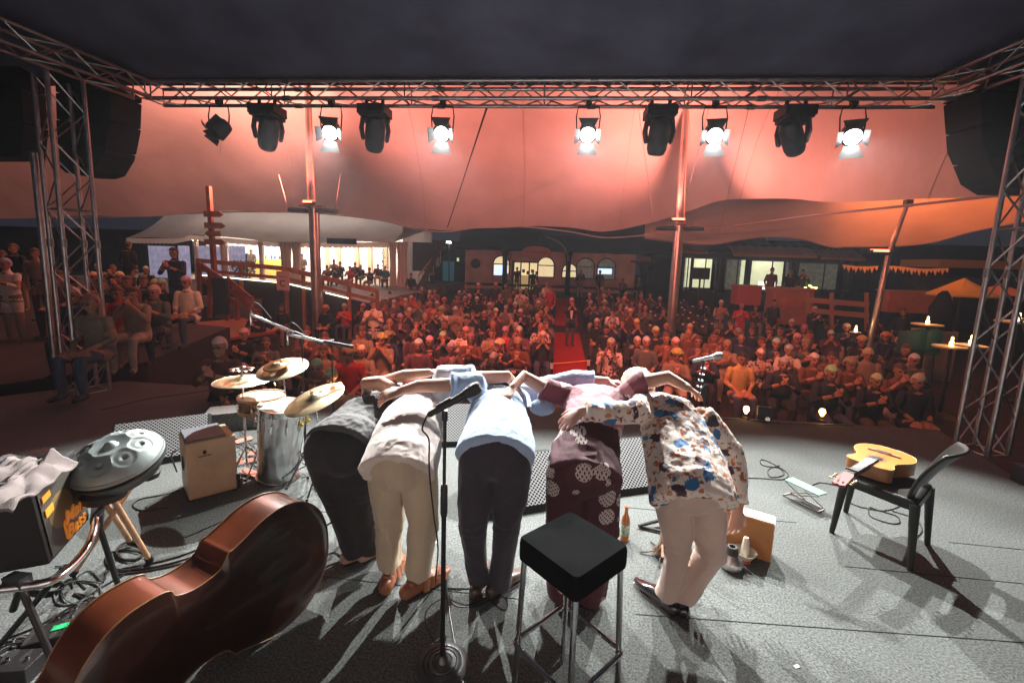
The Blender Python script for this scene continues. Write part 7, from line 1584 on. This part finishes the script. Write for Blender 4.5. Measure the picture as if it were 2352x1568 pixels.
for d in keep:
    p = d['p']; r1 = random.Random(int(p.x*977+p.y*131)); short = d['c'] in 'RPWFYB' and r1.random() < .35; patt = d['c'] == 'F'
    me = cmesh(d['pose'], patt, short, r1.randint(0, 1) if d['pose'] in ('clap', 'high', 'lap') else 0)
    o = bpy.data.objects.new('person', me); COL.objects.link(o); o.location = p
    o.rotation_euler = (0, 0, d['rz'] if d['rz'] is not None else atan2(p.x-0, p.y)*-.35+r1.uniform(-.22, .22))
    s_ = d['sc'] or 1+r1.uniform(-.05, .05); o.scale = (s_, s_, s_)
    c = CLR[d['c']][0]; j = 1+r1.uniform(-.25, .25); o.color = (min(1, c[0]*j), min(1, c[1]*j), min(1, c[2]*j), 1)
    tag(o, d['label'], 'person', d['group'] or 'spectators applauding in the audience')
    hc2, hk, _ = HC[d['h']]; h = bpy.data.objects.new('hair' if hk != 'cap' else 'cap', HM[hk][r1.randint(0, 1)]); COL.objects.link(h); h.parent = o
    st_ = d['pose'].startswith('s_'); ln = -.02 if st_ else -.05
    h.location = (0, ln-.015, 1.205+(.40 if st_ else 0)); h.rotation_euler = (.10 if not st_ else .05, 0, 0); h.color = (*[x_*(1+r1.uniform(-.45, .2)) for x_ in hc2], 1); hs2 = 1.05 if hk != 'fringe' else 1.02; h.scale = (hs2, hs2, hs2)
    if r1.random() < .38 and p.y < 16:
        g = bpy.data.objects.new('glasses', GLS); COL.objects.link(g); g.parent = o; g.location = h.location; g.rotation_euler = h.rotation_euler

# the suited person on the carpet gets a shirt front; phones for those filming
for d in keep:
    if d['pose'] == 'phone':
        b = MB(); b.sm = False; b.box((0, 0, 0), (.08, .012, .15)); o = b.obj('phone', M('phone_dark', (.02, .02, .025), .2)); o.location = d['p']+V((0, -.36, 1.14))
        tag(o, ('dark phone held by '+d['label'].replace('spectator ', '').replace('seated ', '').replace('haired', '')).strip(), 'phone')
    if d['label'].startswith('grey haired person in a black suit'):
        b = MB(); b.sm = False; q = V((0, -.13, 1.16)); b.add([q+V((-.055, -.01, .13)), q+V((.055, -.01, .13)), q+V((.03, -.03, -.12)), q+V((0, -.03, -.2)), q+V((-.03, -.03, -.12))], [(0, 1, 2, 3, 4)])
        o = b.obj('shirt_front', M('white_shirt', (.7, .66, .6), .8)); o.modifiers.new('s', 'SOLIDIFY').thickness = .01
        for k in COL.objects:
            if k.get('label') == d['label']: o.parent = k
# empty audience chairs with number tags
m_ac = M('audience_chair', (.022, .022, .025), .5)
def achair():
    t = thing('audience_chair', 'x', 'chair', (0, 0, 0)); b = MB(); b.grid(lambda u, v: V((-.21+.42*u, -.2+.4*v, .45-.015*sin(pi*u))), 6, 6); o = b.obj('seat', m_ac, t); o.modifiers.new('s', 'SOLIDIFY').thickness = .03
    b = MB(); b.grid(lambda u, v: V((-.21+.42*u, .2+.06*v+.03*sin(pi*u), .5+.36*v-.02*abs(u-.5))), 8, 6); o = b.obj('backrest', m_ac, t); o.modifiers.new('s', 'SOLIDIFY').thickness = .02
    for x in (-.19, .19):
        for y in (-.18, .2): b = MB(); b.tube([(x, y, 0), (x*.95, y, .45)], .012, 6); b.obj('leg', m_ac, t)
    b = MB(); b.sm = False; b.box((0, .215, .80), (.085, .012, .055), rot(-.1)); b.obj('number_tag', M('tag_white', (.75, .65, .5), .6), t); return t
pr = achair(); first = True
cps = [(x, y) for x, y in ((1148, 345), (1145, 380), (1100, 472), (1165, 528), (1215, 570), (1090, 668), (1550, 415), (1587, 447), (1532, 345), (1577, 312), (1703, 398), (1900, 408), (1668, 490), (1555, 517), (1775, 533), (1883, 512), (1645, 567), (1462, 592), (1888, 592), (1715, 625), (1560, 655), (1840, 685), (1975, 645), (1350, 560), (1300, 640), (1480, 520))]
for k, (x, y) in enumerate(cps):
    px, py = (1400+x/5.88)/1.063, (680+y/5.88)/1.063; g = GZ
    for _ in range(20): q = gp(px, py, g+.80); g = .5*g+.5*ground_z(q.x, q.y)
    o = pr if first else copy_tree(pr); first = False; o.location = (q.x, q.y-.2, ground_z(q.x, q.y)); o.rotation_euler = (0, 0, -.15)
    tag(o, 'empty black audience chair with a small white tag near the right mast', 'chair', 'empty black chairs around the right mast')
for x, y in ((1280, 577), (1252, 628), (1116, 1340)):
    px, py = (1060+x/5.88)/1.063, (680+y/5.88)/1.063; q = gp(px, py, GZ+.8); o = copy_tree(pr); o.location = (q.x, q.y-.2, GZ); tag(o, 'empty black audience chair with a small white tag in the middle block', 'chair', 'empty black chairs between the seated spectators left of the carpet')

b = MB(); b.sm = False; b.box((0, 25, 6.5), (90, 70, 17)); hz = b.obj('haze', None)
hm_ = bpy.data.materials.new('haze'); hm_.use_nodes = True; nt = hm_.node_tree; nt.nodes.clear()
out_ = nt.nodes.new('ShaderNodeOutputMaterial'); pv = nt.nodes.new('ShaderNodeVolumePrincipled'); pv.inputs['Color'].default_value = (.9, .92, 1, 1); pv.inputs['Density'].default_value = .0012; pv.inputs['Anisotropy'].default_value = .55
nt.links.new(pv.outputs[0], out_.inputs['Volume']); hz.data.materials.clear(); hz.data.materials.append(hm_); hz['kind'] = 'stuff'; hz['label'] = 'thin stage haze in the air'
